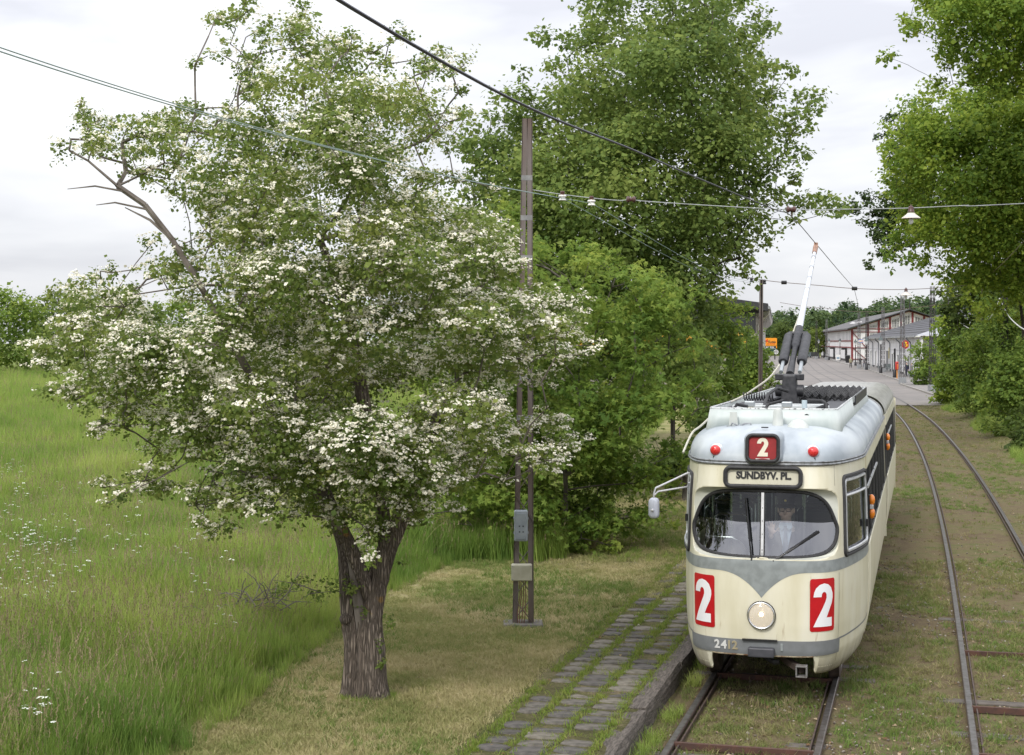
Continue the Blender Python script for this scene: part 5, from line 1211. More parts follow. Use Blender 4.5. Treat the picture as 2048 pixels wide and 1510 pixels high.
# ---- inside: floor, ceiling, bulkhead, seats and grab rails
inn = mat('interior_dark', (.05, .055, .055), (.03, .032, .032), 3, .7); seatm = mat('seat_green', (.015, .03, .028), None, rough=.5)
MB().box((0, 12.2, .84), (2.1, 20, .05)).build('floor', inn, tram)
MB().box((0, 7.0, 2.70), (1.9, 9.8, .02)).build('ceiling', mat('ceiling_panel', (.3, .3, .28)), tram)
MB().box((0, .72, 1.35), (1.35, .3, .05)).build('dashboard', mat('dash', (.1, .1, .1), None, rough=.5), tram, bevel=.02)
MB().box((.48, .52, 1.56), (.34, .2, .16), Matrix.Rotation(-.4, 3, 'X')).build('control_desk', mat('desk_grey', (.36, .36, .35), None, rough=.4), tram, bevel=.02)
MB().box((-.42, 1.9, 1.2), (.9, .04, .9)).build('cab_partition', inn, tram)
for k in range(8):
    y = 2.6 + k * .95
    for sx_ in (-.72, .5):
        se = empty('passenger_seat', (sx_, y, .87)); se.parent = tram
        MB().box((0, 0, .42), (.62, .42, .09)).build('cushion', seatm, se, bevel=.03)
        MB().box((0, .22, .78), (.62, .07, .62)).build('back', seatm, se, bevel=.03)
        MB().tube([(-.3, .24, .5), (-.3, .24, 1.08), (-.24, .24, 1.14), (.24, .24, 1.14), (.3, .24, 1.08), (.3, .24, .5)], .014, 6).build('grab_rail', CHROME, se, smooth=True)
for (x, y) in ((-.55, 1.75), (-.15, 1.8), (-.3, 2.6), (.32, 2.4), (-.62, 3.4), (.1, 3.3), (-.25, 4.6), (.6, 3.6)):
    MB().tube([(x, y, .87), (x, y, 2.7)], .016, 8).build('pole', CHROME, tram, smooth=True)
for z, x0, x1, y in ((2.25, -.8, -.2, 1.85), (2.12, -.85, -.3, 2.2), (2.3, .3, .95, 2.4), (2.0, -.75, -.35, 1.7)):
    MB().tube([(x0, y, z - .25), (x0, y, z - .04), (x0 + .05, y, z), (x1 - .05, y, z), (x1, y, z - .04), (x1, y, z - .3)], .015, 8).build('hand_rail', CHROME, tram, smooth=True)
MB().tube([(-.75, .55, 1.85), (-.4, .5, 1.85), (-.3, .5, 1.8), (-.22, .5, 1.7)], .01, 6).build('cab_rail', CHROME, tram, smooth=True)
# ---- mirror
mi_ = empty('mirror', (0, 0, 0)); mi_.parent = tram
A_ = SF(-u_of_y(.72), 2.42, .0); B_ = SF(-u_of_y(.72), 2.58, 0); mc = Vector((-1.33, .45, 2.18))
m = MB(); m.box(A_ + Vector((.0, -.02, -.02)), (.07, .08, .15)); m.build('bracket', GALV, mi_, bevel=.01)
m = MB(); m.tube([B_, B_ + Vector((-.06, -.03, -.005)), mc + Vector((.02, 0, .24)), mc + Vector((0, -.01, .17)), mc], .012, 8); m.tube([A_, mc + Vector((.05, 0, .2)), mc + Vector((.01, -.01, .16))], .011, 8); m.build('arm', mat('mirror_arm', (.6, .6, .62), None, rough=.35, metal=.4), mi_, smooth=True)
m = MB(); rr = rrect(.125, .25, .05, 6); m.loft([[Vector((x * .7, -.05, y * .75)) for x, y in rr], [Vector((x * .93, -.035, y * .95)) for x, y in rr], [Vector((x, -.005, y)) for x, y in rr], [Vector((x, .02, y)) for x, y in rr]], True, True)
o = m.build('housing', mat('mirror_shell', (.55, .58, .66), (.48, .5, .58), 6, .4), mi_, smooth=True, angle=50); o.location = mc; o.rotation_euler = (0, 0, -.15)
o2 = MB().lathe([(.018, 0), (.018, -.02), (.008, -.028)], (0, -.05, -.02), 10, 'Y').build('bolt', mat('mirror_arm', (.6, .6, .62)), o)
# ---- roof fairing and the gear inside it
FY0, FY1, FW = 1.35, 11.2, .80
def fring(z, k, w_=FW):
    rr = rrect(2 * w_, FY1 - FY0, .16, 6); return [Vector((x * k, (FY0 + FY1) / 2 + y * (1 + (k - 1) * .1), z)) for x, y in rr]
zr = 2.97
def roof_z(x): return min(3.17, roof_section(4.0)[0].z) if False else float(np.interp(abs(x), [0, .6, .72, .8, .9, 1.0, 1.08], [3.175, 3.145, 3.10, 3.05, 2.98, 2.9, 2.78]))
m = MB(); base, top = fring(0, 1.06), fring(3.35, .98); base = [Vector((p_.x, p_.y, roof_z(p_.x) - .01)) for p_ in base]
m.loft([base, top], True); fo = m.build('roof_fairing', fair_m, tram, smooth=True, angle=40); s_ = fo.modifiers.new('t', 'SOLIDIFY'); s_.thickness = .02; s_.offset = 0
MB().tube([p_ + Vector((0, 0, .0)) for p_ in top], .014, 6, closed=True).build('edge', mat('worn_edge', (.6, .62, .62), (.1, .1, .1), 20, .6, lo=.5, hi=.62), fo)
MB().lathe([(.035, .03), (.035, -.012)], (.42, FY0 - .0, 3.26), 16, 'Y').build('vent_hole', BLACK, fo)
deck = mat('deck_mat', (.06, .063, .07), (.1, .1, .11), 30, .85)
for sx_ in (-1, 1): MB().box((sx_ * .60, (FY0 + FY1) / 2 + .1, 3.285), (.30, FY1 - FY0 - .35, .03)).build('walkway', deck, tram)
MB().box((0, (FY0 + FY1) / 2, 3.19), (1.5, FY1 - FY0 - .2, .02)).build('roof_tray', BLACK, tram)
for x, y, w_, d_, h_ in ((.0, 2.5, 1.25, .12, .1), (.08, 3.05, .95, .1, .1)):
    MB().box((x, y, 3.3), (w_, d_, h_)).build('cross_beam', mat('beam_white', (.6, .63, .64), (.5, .53, .54), 6, .5), tram, bevel=.006)
MB().box((0, 2.0, 3.255), (1.0, .7, .08)).build('equipment_plate', mat('gear_grey', (.3, .31, .3), (.08, .08, .08), 14, .6), tram, bevel=.01)
for x, y in ((-.36, 2.1), (.12, 2.05)):
    ins = empty('insulator', (x, y, 3.28)); ins.parent = tram
    MB().lathe([(.05, 0), (.085, .02), (.085, .05), (.05, .06)], (0, 0, 0), 16).build('disc', mat('porcelain', (.72, .68, .56), None, rough=.2), ins, smooth=True); MB().box((0, 0, .1), (.13, .1, .07)).build('cap', mat('gear_metal', (.35, .38, .4), None, rough=.4, metal=.4), ins, bevel=.01)
MB().lathe([(.035, 3.27), (.035, 3.43)], (.33, 2.2, 0), 12).build('post_insulator', mat('gear_blue', (.5, .6, .65), None, rough=.4), tram, smooth=True)
m = MB(); hx = []
for i in range(120): a = i * .62; hx.append((-.6 + .42 * i / 120, 3.5 + .055 * math.cos(a), 3.43 + .055 * math.sin(a)))
m.tube(hx, .008, 5); m.build('coil_spring', BLACK, tram)
for pts_ in ([(-.38, 2.0, 3.35), (-.5, 1.9, 3.38), (-.55, 1.85, 3.31), (-.42, 1.8, 3.27), (-.25, 1.82, 3.3), (-.18, 1.85, 3.28)], [(.0, 3.6, 3.5), (-.12, 3.3, 3.55), (-.2, 2.9, 3.48), (-.22, 2.4, 3.3)], [(.05, 2.3, 3.42), (-.12, 2.1, 3.38), (-.18, 2.0, 3.28)], [(.35, 2.5, 3.42), (.55, 2.3, 3.42), (.62, 2.15, 3.38), (.5, 2.05, 3.33), (.48, 1.95, 3.28)], [(.6, 1.95, 3.3), (.62, 1.9, 3.4), (.64, 1.85, 3.28)]):
    MB().tube(pts_, .022, 7).build('cable', RUBBER, tram, smooth=True)
# braking resistors: rows of wound coils
rb = empty('resistor_bank', (.32, 7.6, 3.3)); rb.parent = tram
cm = mat('resistor_black', (.014, .014, .015), (.04, .04, .042), 25, .6)
MB().box((0, 0, -.04), (1.0, 4.6, .05)).build('tray', BLACK, rb)
for r_ in range(9):
    x = -.42 + r_ * .105
    pts_ = []
    for i in range(176):
        a = i * math.pi / 2; pts_.append((x + .042 * math.cos(a), -2.2 + i * .025, .055 + .05 * math.sin(a) + .014 * math.sin(i * .37 + r_ * 2.1)))
    MB().tube(pts_, .0125, 5, cap=False).build('coil', cm, rb)
MB().box((.52, 0, .02), (.02, 4.5, .14)).build('side_plate', BLACK, rb)
# trolley pole with its base and springs
tp = empty('trolley_gear', (0, 3.95, 3.2)); tp.parent = tram
HEAD = Vector((5.29, 26.96, 5.87)); Mi = Matrix.Rotation(-TH, 4, 'Z') @ Matrix.Translation(-NOSE); hd = (Mi @ HEAD) - Vector((0, 3.95, 3.2)); pb = Vector((0, 0, .52)); dr = (hd - pb).normalized()
dk = mat('trolley_black', (.02, .021, .025), (.05, .05, .055), 18, .5, .3)
m = MB(); m.box((0, 0, .25), (.26, .3, .54), taper=.7); m.build('base_column', dk, tp, bevel=.02)
m = MB(); m.lathe([(.06, -.2), (.085, -.19), (.085, -.09), (.06, -.08), (.06, .08), (.085, .09), (.085, .19), (.06, .2)], (0, -.03, .3), 14, 'X'); m.build('swivel', dk, tp, smooth=True)
m = MB(); m.bar((-.2, -.03, .49), (.2, -.03, .49), .07, .09); m.build('yoke', dk, tp, bevel=.015)
side_ = dr.cross(Vector((0, 0, 1))).normalized()
for s_ in (-1, 1):
    a = pb + side_ * .13 * s_ + dr * .1; m = MB(); m.tube([a, a + dr * .4], .028, 8); m.build('spring_rod', mat('gear_metal', (.35, .38, .4)), tp)
    m = MB(); a2 = a + dr * .36; m.tube([a2, a2 + dr * .03, a2 + dr * .06, a2 + dr * 1.0, a2 + dr * 1.06], [.06, .07, .074, .07, .05], 14); m.build('spring_case', dk, tp, smooth=True)
m = MB(); m.tube([pb, pb + dr * .5, pb + dr * 1.0, pb + dr * 1.05, pb + dr * 1.8], [.06, .045, .045, .07, .062], 12); m.build('pole_socket', dk, tp, smooth=True)
m = MB()
for s_ in (-1, 1):
    for q_ in (1.3, 1.6): m.tube([pb + dr * q_, pb + dr * q_ + side_ * .14 * s_], .03, 8); 
m.build('clamp', dk, tp)
ln_ = (hd - pb).length
m = MB(); m.tube([pb + dr * 1.7, pb + dr * 2.6, pb + dr * 4.2, pb + dr * (ln_ - .3)], [.052, .048, .038, .028], 12); m.build('pole', mat('pole_paint', (.62, .65, .7), (.52, .55, .6), 5, .4), tp, smooth=True)
for q_ in np.linspace(1.9, ln_ - .7, 7): MB().tube([pb + dr * q_, pb + dr * (q_ + .03)], [.057 - .024 * q_ / ln_] * 2, 12).build('band', GALV, tp)
m = MB(); m.tube([pb + dr * (ln_ - .45), pb + dr * (ln_ - .1)], [.04, .045], 10); m.box(hd - dr * .04, (.06, .12, .1)); m.build('trolley_head', mat('copper_head', (.42, .24, .16), (.3, .17, .12), 12, .5, .4), tp, smooth=True)
_o = Vector((0, 3.95, 3.2)); rp_ = [pb + dr * 2.9 + Vector((-.03, 0, -.06)), Vector((-.3, 5.6, 3.82)) - _o, Vector((-.6, 4.5, 3.47)) - _o, Vector((-.84, 3.2, 3.30)) - _o, Vector((-.97, 2.0, 3.10)) - _o, Vector((-1.03, 1.55, 3.02)) - _o, Vector((-1.09, 1.2, 2.80)) - _o]; rope = []
for i in range(49):
    u = i / 48 * 6; k = min(int(u), 5); t_ = u - k; p0, p1, p2, p3 = rp_[max(k - 1, 0)], rp_[k], rp_[k + 1], rp_[min(k + 2, 6)]
    rope.append(.5 * ((2 * p1) + (p2 - p0) * t_ + (2 * p0 - 5 * p1 + 4 * p2 - p3) * t_ ** 2 + (3 * p1 - p0 - 3 * p2 + p3) * t_ ** 3))
MB().tube(rope, .014, 6).build('rope', mat('rope_white', (.6, .58, .5), (.45, .43, .37), 30, .8), tp, smooth=True)
# small fittings on the front of the roof
for nm, prof_, x, y, z in (('antenna_cover', [(.07, 0), (.075, .03), (.066, .06), (.058, .22), (.045, .26), (.01, .275)], .085, 1.16, 3.10), ('dome_cover', [(.15, 0), (.145, .02), (.12, .08), (.075, .13), (.005, .15)], .33, 1.12, 3.09)):
    MB().lathe(prof_, (x, y, z), 24).build(nm, mat('roof_fitting', (.56, .58, .55), (.47, .5, .48), 9, .45), tram, smooth=True)
hk = empty('roof_hook', (-.47, 1.18, 3.09)); hk.parent = tram
MB().box((0, .08, .12), (.12, .012, .2), taper=.7).build('plate', MATS['roof_fitting'], hk); MB().tube([(-.05, 0, 0), (0, -.03, .09), (.08, -.01, .05), (.14, 0, .08), (.22, 0, .09), (.24, 0, 0)], .011, 6).build('rod', GALV, hk); MB().box((-.01, 0, .03), (.12, .06, .05)).build('latch', mat('gear_grey', (.3, .31, .3)), hk)
MB().box((-.02, .62, 3.16), (.08, .08, .012)).build('roof_plug', BLACK, tram)

# ================================================================== DRIVER
def capsule(m, a, b_, ra, rb, seg=12):
    a, b_ = Vector(a), Vector(b_); m.tube([a, b_], [ra, rb], seg); m.ball(a, ra, seg, 8); m.ball(b_, rb, seg, 8)
def remeshed(m, name, m_, parent, vox, smooth_it=4):
    o = m.build(name, m_, parent, smooth=True); r_ = o.modifiers.new('union', 'REMESH'); r_.mode = 'VOXEL'; r_.voxel_size = vox; r_.use_smooth_shade = True
    s_ = o.modifiers.new('soft', 'SMOOTH'); s_.iterations = smooth_it; s_.factor = .5; return o
SKIN = mat('skin', (.62, .4, .32), (.68, .46, .37), 14, .5); NAVY = mat('uniform_navy', (.012, .013, .018), None, rough=.8); SHIRT = mat('shirt_pale_blue', (.55, .62, .75), None, rough=.7)
dv = empty('person', NOSE, TH); DSC = 1.13; tag(dv, 'tram driver in dark uniform, peaked cap and glasses, waving behind the windscreen', 'person')
hx_, hy_, hz_ = .215, .80, 2.16                    # head centre in tram axes
def D(x, y, z): return Vector((hx_ + x, hy_ + y, hz_ + z))
m = MB()
m.ball(D(0, 0, .02), (.078, .098, .115), 16, 12); m.ball(D(0, -.03, -.055), (.06, .07, .065), 14, 10); m.ball(D(0, -.02, -.1), (.045, .055, .03))
m.ball(D(0, -.1, -.015), (.014, .022, .024)); m.tube([D(0, -.095, .03), D(0, -.115, -.02)], [.009, .015], 8); m.ball(D(0, -.088, -.062), (.026, .012, .008))
for s_ in (-1, 1): m.ball(D(s_ * .08, .01, 0), (.014, .026, .034)); m.ball(D(s_ * .032, -.085, .022), (.016, .01, .01)); m.ball(D(s_ * .045, -.07, -.03), (.026, .025, .03))
capsule(m, D(0, .01, -.08), D(0, .03, -.2), .052, .06); capsule(m, D(0, .05, -.26), D(0, .08, -.62), .11, .12); m.ball(D(0, .06, -.32), (.19, .1, .1)); m.ball(D(0, .08, -.65), (.17, .13, .12))
sh = {-1: D(-.175, .05, -.25), 1: D(.175, .05, -.25)}
elb, wr = D(-.21, -.13, -.42), D(-.125, -.36, -.235)      # waving arm (viewer's left)
capsule(m, sh[-1], elb, .05, .042); capsule(m, elb, wr, .042, .028)
pl_c = wr + Vector((.005, -.015, .055)); m.ball(pl_c, (.036, .016, .046), 12, 8)
for k, (dx, l_, an) in enumerate(((-.03, .062, -.22), (-.011, .076, -.06), (.009, .072, .06), (.028, .058, .2))):
    a = pl_c + Vector((dx, 0, .03)); b_ = a + Vector((math.sin(an) * l_ * .55, -.004, l_ * .55)); c2 = b_ + Vector((math.sin(an) * l_ * .45, -.02, l_ * .42)); capsule(m, a, b_, .0088, .0082, 8); capsule(m, b_, c2, .0082, .0066, 8)
a = pl_c + Vector((.03, 0, -.015)); b_ = a + Vector((.028, -.012, .024)); c2 = b_ + Vector((.014, -.012, .028)); capsule(m, a, b_, .0105, .009, 8); capsule(m, b_, c2, .009, .0072, 8)
elb2, wr2 = D(.27, -.1, -.47), D(.30, -.34, -.435)
capsule(m, sh[1], elb2, .05, .042); capsule(m, elb2, wr2, .042, .028)
pc2 = wr2 + Vector((.01, -.05, .0)); m.ball(pc2, (.038, .048, .018), 12, 8)
for k, (dx, l_) in enumerate(((-.03, .055), (-.01, .068), (.01, .066), (.028, .05))):
    a = pc2 + Vector((dx, -.035, .002)); b_ = a + Vector((0, -l_ * .55, .004)); c2 = b_ + Vector((0, -l_ * .3, -.022)); capsule(m, a, b_, .0088, .008, 8); capsule(m, b_, c2, .008, .0066, 8)
a = pc2 + Vector((-.035, .0, 0)); capsule(m, a, a + Vector((-.026, -.03, -.005)), .01, .008, 8)
for s_ in (-1, 1):
    hip, kn, an_ = D(s_ * .1, .08, -.7), D(s_ * .13, -.3, -.72), D(s_ * .13, -.32, -1.1); capsule(m, hip, kn, .085, .06); capsule(m, kn, an_, .058, .04); capsule(m, an_, an_ + Vector((0, -.14, -.04)), .04, .035)
remeshed(m, 'body', SKIN, dv, .007, 3)
m = MB(); capsule(m, D(0, .06, -.3), D(0, .09, -.66), .135, .14); m.ball(D(0, .065, -.3), (.235, .12, .1)); m.ball(D(0, .085, -.66), (.2, .16, .13)); m.ball(D(0, .06, -.235), (.15, .08, .05))
for s_, e2, w2 in ((-1, elb, elb.lerp(wr, .86)), (1, elb2, elb2.lerp(wr2, .86))): capsule(m, sh[s_], e2, .072, .062); capsule(m, e2, w2, .06, .047)
remeshed(m, 'jacket', NAVY, dv, .012, 4)
m = MB()
for s_ in (-1, 1): capsule(m, D(s_ * .1, .08, -.7), D(s_ * .13, -.3, -.72), .1, .078); capsule(m, D(s_ * .13, -.3, -.72), D(s_ * .13, -.31, -1.04), .075, .065)
remeshed(m, 'trousers', NAVY, dv, .014, 4)
m = MB(); fr_ = lambda x, z, d=0: D(x, -.078 + 1.1 * x * x - (.0 if z > -.25 else (-z - .25) * .12) - d, z)
m.add([fr_(-.065, -.125, -.03), fr_(.065, -.125, -.03), fr_(.062, -.22), fr_(.012, -.46), fr_(-.012, -.46), fr_(-.062, -.22)], [(0, 1, 2, 3, 4, 5)]); o = m.build('shirt_front', SHIRT, dv); s_ = o.modifiers.new('t', 'SOLIDIFY'); s_.thickness = .012
m = MB()
for s_ in (-1, 1): m.add([fr_(0, -.15, .012), fr_(s_ * .06, -.12, -.02), fr_(s_ * .075, -.17, .0), fr_(s_ * .035, -.205, .014)], [(0, 1, 2, 3)])
o = m.build('collar', SHIRT, dv); s_ = o.modifiers.new('t', 'SOLIDIFY'); s_.thickness = .008
m = MB(); m.add([fr_(-.018, -.155, .02), fr_(.018, -.155, .02), fr_(.012, -.19, .022), fr_(.03, -.42, .022), fr_(0, -.46, .022), fr_(-.03, -.42, .022), fr_(-.012, -.19, .022)], [tuple(range(7))]); o = m.build('tie', mat('tie_grey', (.2, .22, .3), None, rough=.6), dv); s_ = o.modifiers.new('t', 'SOLIDIFY'); s_.thickness = .008
m = MB(); m.ball(D(0, .035, .03), (.084, .078, .095), 16, 10); remeshed(m, 'hair', mat('hair_grey', (.3, .28, .26), None, rough=.8), dv, .01, 2)
cp_ = empty('cap', D(0, -.005, .085)); cp_.parent = dv; cp_.rotation_euler = (.1, 0, 0)
MB().lathe([(.085, -.015), (.09, .0), (.092, .05), (.12, .075), (.122, .085), (.1, .1), (.02, .11)], (0, 0, 0), 24).build('crown', mat('cap_dark', (.014, .016, .022), None, rough=.7), cp_, smooth=True)
m = MB(); rows = []
for r_ in (.086, .105, .135): rows.append([Vector((r_ * .95 * math.sin(a), -r_ * math.cos(a) * (1.0 if r_ < .1 else 1.08), -.005 - (r_ - .086) * .55)) for a in np.linspace(-1.15, 1.15, 15)])
m.loft(rows, False); o = m.build('peak', mat('cap_peak', (.01, .01, .012), None, rough=.15), cp_, smooth=True); s_ = o.modifiers.new('t', 'SOLIDIFY'); s_.thickness = .004
MB().lathe([(.014, 0), (.012, -.006), (.003, -.008)], (0, -.094, .035), 12, 'Y').build('badge', mat('brass_badge', (.6, .45, .15), None, rough=.3, metal=1), cp_, smooth=True)
gs = empty('glasses', D(0, -.108, .018)); gs.parent = dv
for s_ in (-1, 1):
    MB().tube([(s_ * .034 + x, .004 * abs(x) * 20 * 0, z) for x, z in rrect(.054, .038, .014, 4)], .0035, 6, closed=True).build('rim', BLACK, gs); MB().tube([(s_ * .061, 0, .005), (s_ * .085, .11, .01)], .003, 5).build('temple', BLACK, gs)
MB().tube([(-.01, -.002, .005), (.01, -.002, .005)], .003, 5).build('bridge', BLACK, gs)

_hd = Vector((hx_, hy_, hz_)); _R = Matrix.Rotation(TH, 4, 'Z'); dv.scale = (DSC, DSC, DSC); dv.location = NOSE + (_R @ _hd) - (_R @ _hd) * DSC
# ================================================================== LATTICE POSTS AND MASTS
post_m = mat('post_steel', (.19, .165, .155), (.12, .085, .07), 4, .7, .25, stretch=(1, 1, .3), bump=.1)
def channel(m, a, b_, w_, d_, th=.012):
    """a rolled channel standing from a to b, its web facing outwards"""
    a, b_ = Vector(a), Vector(b_); s_ = 1 if w_ > 0 else -1; w_ = abs(w_)
    for off, sz in (((0, 0), (th, d_)), ((-s_ * w_ / 2, -d_ / 2 + th / 2), (w_, th)), ((-s_ * w_ / 2, d_ / 2 - th / 2), (w_, th))):
        o_ = Vector((off[0], off[1], 0)); d = b_ - a; k = len(m.v)
        x, y = sz[0] / 2, sz[1] / 2
        m.add([a + o_ + Vector(q_) for q_ in ((-x, -y, 0), (x, -y, 0), (x, y, 0), (-x, y, 0))] + [b_ + o_ + Vector(q_) for q_ in ((-x, -y, 0), (x, -y, 0), (x, y, 0), (-x, y, 0))], [(0, 3, 2, 1), (4, 5, 6, 7), (0, 1, 5, 4), (1, 2, 6, 5), (2, 3, 7, 6), (3, 0, 4, 7)])
def two_channel_post(base, hgt, w0, w1, label, full=True):
    po = empty('lattice_post', base); tag(po, label, 'post'); po.rotation_euler = (0, 0, 0)
    m = MB(); channel(m, (-w0 / 2, 0, -.1), (-w1 / 2 + .06, 0, hgt), -.07, .15); m.build('channel', post_m, po)
    m = MB(); channel(m, (w0 / 2, 0, -.1), (w1 / 2 + .06, 0, hgt), .07, .15); m.build('channel', post_m, po)
    if full:
        z = .05; k = 0
        while z < 2.9:
            u0, u1 = z / hgt, (z + .36) / hgt; xa0, xb0 = -w0 / 2 + u0 * (w0 / 2 - w1 / 2 + .06), w0 / 2 + u0 * (w1 / 2 - w0 / 2 + .06); xa1, xb1 = -w0 / 2 + u1 * (w0 / 2 - w1 / 2 + .06), w0 / 2 + u1 * (w1 / 2 - w0 / 2 + .06)
            for yy, fl in ((-.07, k % 2), (.07, (k + 1) % 2)):
                a, b_ = ((xa0, yy, z), (xb1, yy, z + .36)) if fl else ((xb0, yy, z), (xa1, yy, z + .36)); MB().bar(a, b_, .05, .01).build('brace', post_m, po)
            z += .36; k += 1
        while z < hgt - .3:
            u0 = z / hgt; xa0, xb0 = -w0 / 2 + u0 * (w0 / 2 - w1 / 2 + .06), w0 / 2 + u0 * (w1 / 2 - w0 / 2 + .06)
            for yy in (-.07, .07): MB().box(((xa0 + xb0) / 2, yy, z), (xb0 - xa0, .012, .07)).build('batten', mat('batten_grey', (.26, .26, .26), (.18, .18, .18), 8, .6), po)
            z += .56
        MB().box((0, 0, .0), (.56, .42, .12)).build('foot_slab', mat('old_concrete', (.2, .185, .165), (.13, .12, .105), 9, .95, bump=.4), po, bevel=.03)
    else:
        m = MB()
        for z in np.arange(.4, hgt - .2, .5): m.box((.03 * z / hgt, 0, z), (w0 * .8, .1, .06))
        m.build('battens', post_m, po)['kind'] = 'stuff'
    return po
pbx = at(1046, 1250, 1); PY = (H - .19) * F / (1252 - YH); pbase = Vector(((1046 - 1024) * PY / F, PY, .19))
po = two_channel_post(pbase, 7.12, .29, .13, 'brown steel lattice post with two electric boxes beside the hawthorn')
gb = MB().box((0, 0, 0), (.19, .13, .43)).build('meter_box', mat('box_grey', (.3, .33, .36), (.24, .27, .3), 10, .5), po, bevel=.02); gb.location = (-.03, -.155, 1.43)
o = MB().box((0, -.068, .0), (.15, .012, .36)).build('lid', MATS['box_grey'], gb, bevel=.004); o.location = (0, 0, 0)
for x, z in ((-.02, .0), (.03, .0), (-.02, -.08), (.03, -.08)): MB().box((x, -.076, z), (.018, .006, .014)).build('knob', BLACK, gb)
for x in (-.1, .1):
    for z in (-.1, .1): MB().box((x, 0, z), (.016, .03, .03)).build('hinge', GALV, gb)
cb = MB().box((0, 0, 0), (.29, .14, .23)).build('junction_box', mat('box_cream', (.48, .46, .36), (.38, .36, .27), 7, .6), po, bevel=.018); cb.location = (-.02, -.16, .78)
MB().box((0, -.072, 0), (.27, .012, .21)).build('lid', MATS['box_cream'], cb, bevel=.005)
for x in (-.125, .125):
    for z in (-.09, .09): MB().lathe([(.008, 0), (.006, -.006)], (x, -.078, z), 8, 'Y').build('screw', GALV, cb)
for k, x in enumerate((-.05, -.03, .0, .03)): MB().tube([(x, -.1, .66), (x + .01, -.06, .45), (x - .03 + .01 * k, -.1, .2), (x - .02, -.12, .03)], .007, 6).build('cable', mat('old_cable', (.2, .09, .06), (.12, .06, .045), 8, .7), po)
two_channel_post((8.95, 56, .19), 6.25, .14, .1, 'far two-channel post rising above the shrubs before the black gable', False)
mast_m = mat('mast_steel', (.17, .17, .175), (.11, .1, .1), 3, .6, .3); mast_d = mat('mast_dark', (.06, .055, .05), (.035, .032, .03), 3, .7, .2)
def mast(base, hgt, w0, w1, label, m_, rz=.17, foot=True):
    ms = empty('lattice_mast', base, rz); tag(ms, label, 'mast', 'lattice masts along the street')
    cs = [(-1, -1), (1, -1), (1, 1), (-1, 1)]
    for cx, cy in cs: MB().bar((cx * w0 / 2, cy * w0 / 2, .0), (cx * w1 / 2, cy * w1 / 2, hgt), .045, .045).build('leg', m_, ms)
    m = MB(); z = .6 if foot else .1; k = 0
    while z < hgt - .5:
        st = .62; 
        for i in range(4):
            (ax, ay), (bx_, by_) = cs[i], cs[(i + 1) % 4]; wa, wb = w0 + (w1 - w0) * z / hgt, w0 + (w1 - w0) * (z + st) / hgt
            for fl in (0, 1):
                p0, p1 = ((ax, ay), (bx_, by_)) if fl else ((bx_, by_), (ax, ay)); m.bar((p0[0] * wa / 2, p0[1] * wa / 2, z), (p1[0] * wb / 2, p1[1] * wb / 2, z + st), .028, .01)
        z += st; k += 1
    m.build('bracing', m_, ms)['kind'] = 'stuff'
    if foot: MB().box((0, 0, .3), (w0 * 1.35, w0 * 1.35, .7)).build('concrete_foot', mat('foot_concrete', (.3, .31, .32), (.24, .25, .26), 3, .85), ms, bevel=.03)
    return ms
def gp(px, py, z=0.0): Y = (H - z) * F / (py - YH); return Vector(((px - 1024) * Y / F, Y, z))
for px, py, h_, w0, lab, m_ in ((1805, 768, 9.0, .44, 'grey lattice mast in front of the red hexagon sign', mast_m), (1865, 785, 8.9, .46, 'grey lattice mast on a concrete foot beside the clipped hedge', mast_d), (1900, 801, 8.8, .46, 'dark lattice mast where the pale hanging cable starts', mast_d), (1766, 746, 9.0, .44, 'lattice mast standing beside the lantern with garden chairs', mast_m), (1718, 737, 9.0, .42, 'pale pole-like mast beside the flag sign', mast_m), (1734, 739, 9.0, .5, 'rust-brown mast left of the white building', mast_d), (1653, 720, 9.6, .5, 'lattice mast in front of the boarded shed wall', mast_m), (1633, 718, 9.6, .5, 'mast left of the red-framed shed by the road bend', mast_d)):
    mast(gp(px, py, -.05), h_, w0, .26, lab, m_)
mast(Vector((27, 85, gz(27, 85))), 6.4, .3, .24, 'dark mast among the shrubs holding the looped cable', mast_d, foot=False)
mast(Vector((13.7, 19.45, -.1)), 7.0, .4, .26, 'lattice mast right of the photo carrying the near span wire', mast_d)

# ================================================================== OVERHEAD WIRES
wire_d = mat('contact_wire', (.03, .03, .05), None, rough=.45, metal=.3); wire_g = mat('galvanised_wire', (.34, .36, .36), (.25, .26, .26), 9, .5, .4); wire_b = mat('weathered_wire', (.14, .1, .085), None, rough=.7); wire_gr = mat('verdigris_wire', (.25, .33, .31), None, rough=.6)
def wire(name, label, pts, r, m_, n=60, group=None):
    P2 = [Vector(p_) for p_ in pts]; out = []; k_ = len(P2)
    for i in range(n + 1):
        u = i / n * (k_ - 1); k = min(int(u), k_ - 2); t_ = u - k; p0, p1, p2, p3 = P2[max(k - 1, 0)], P2[k], P2[k + 1], P2[min(k + 2, k_ - 1)]
        out.append(.5 * ((2 * p1) + (p2 - p0) * t_ + (2 * p0 - 5 * p1 + 4 * p2 - p3) * t_ ** 2 + (3 * p1 - p0 - 3 * p2 + p3) * t_ ** 3))
    o = MB().tube(out, r, 6).build(name, m_, None, smooth=True); tag(o, label, 'wire', group); return o
cw_pts = [(-3.3, -5.5, 5.6), (-.55, 4.95, 5.27), (.94, 10.57, 5.44), (3.2, 19.05, 5.82), (3.95, 21.9, 5.955), (5.29, 26.96, 5.885), (7.09, 33.75, 5.76), (12.1, 54.8, 6.07)]
wire('contact_wire', 'thick dark trolley wire running down to the trolley pole head', cw_pts, .0068, wire_d, 90)
wire('contact_wire', 'thin trolley wire continuing down the street beyond the far span wire', [(12.1, 54.8, 6.07), (16.1, 72, 5.55), (22.0, 100, 5.9), (32, 156, 5.6)], .008, wire_d)
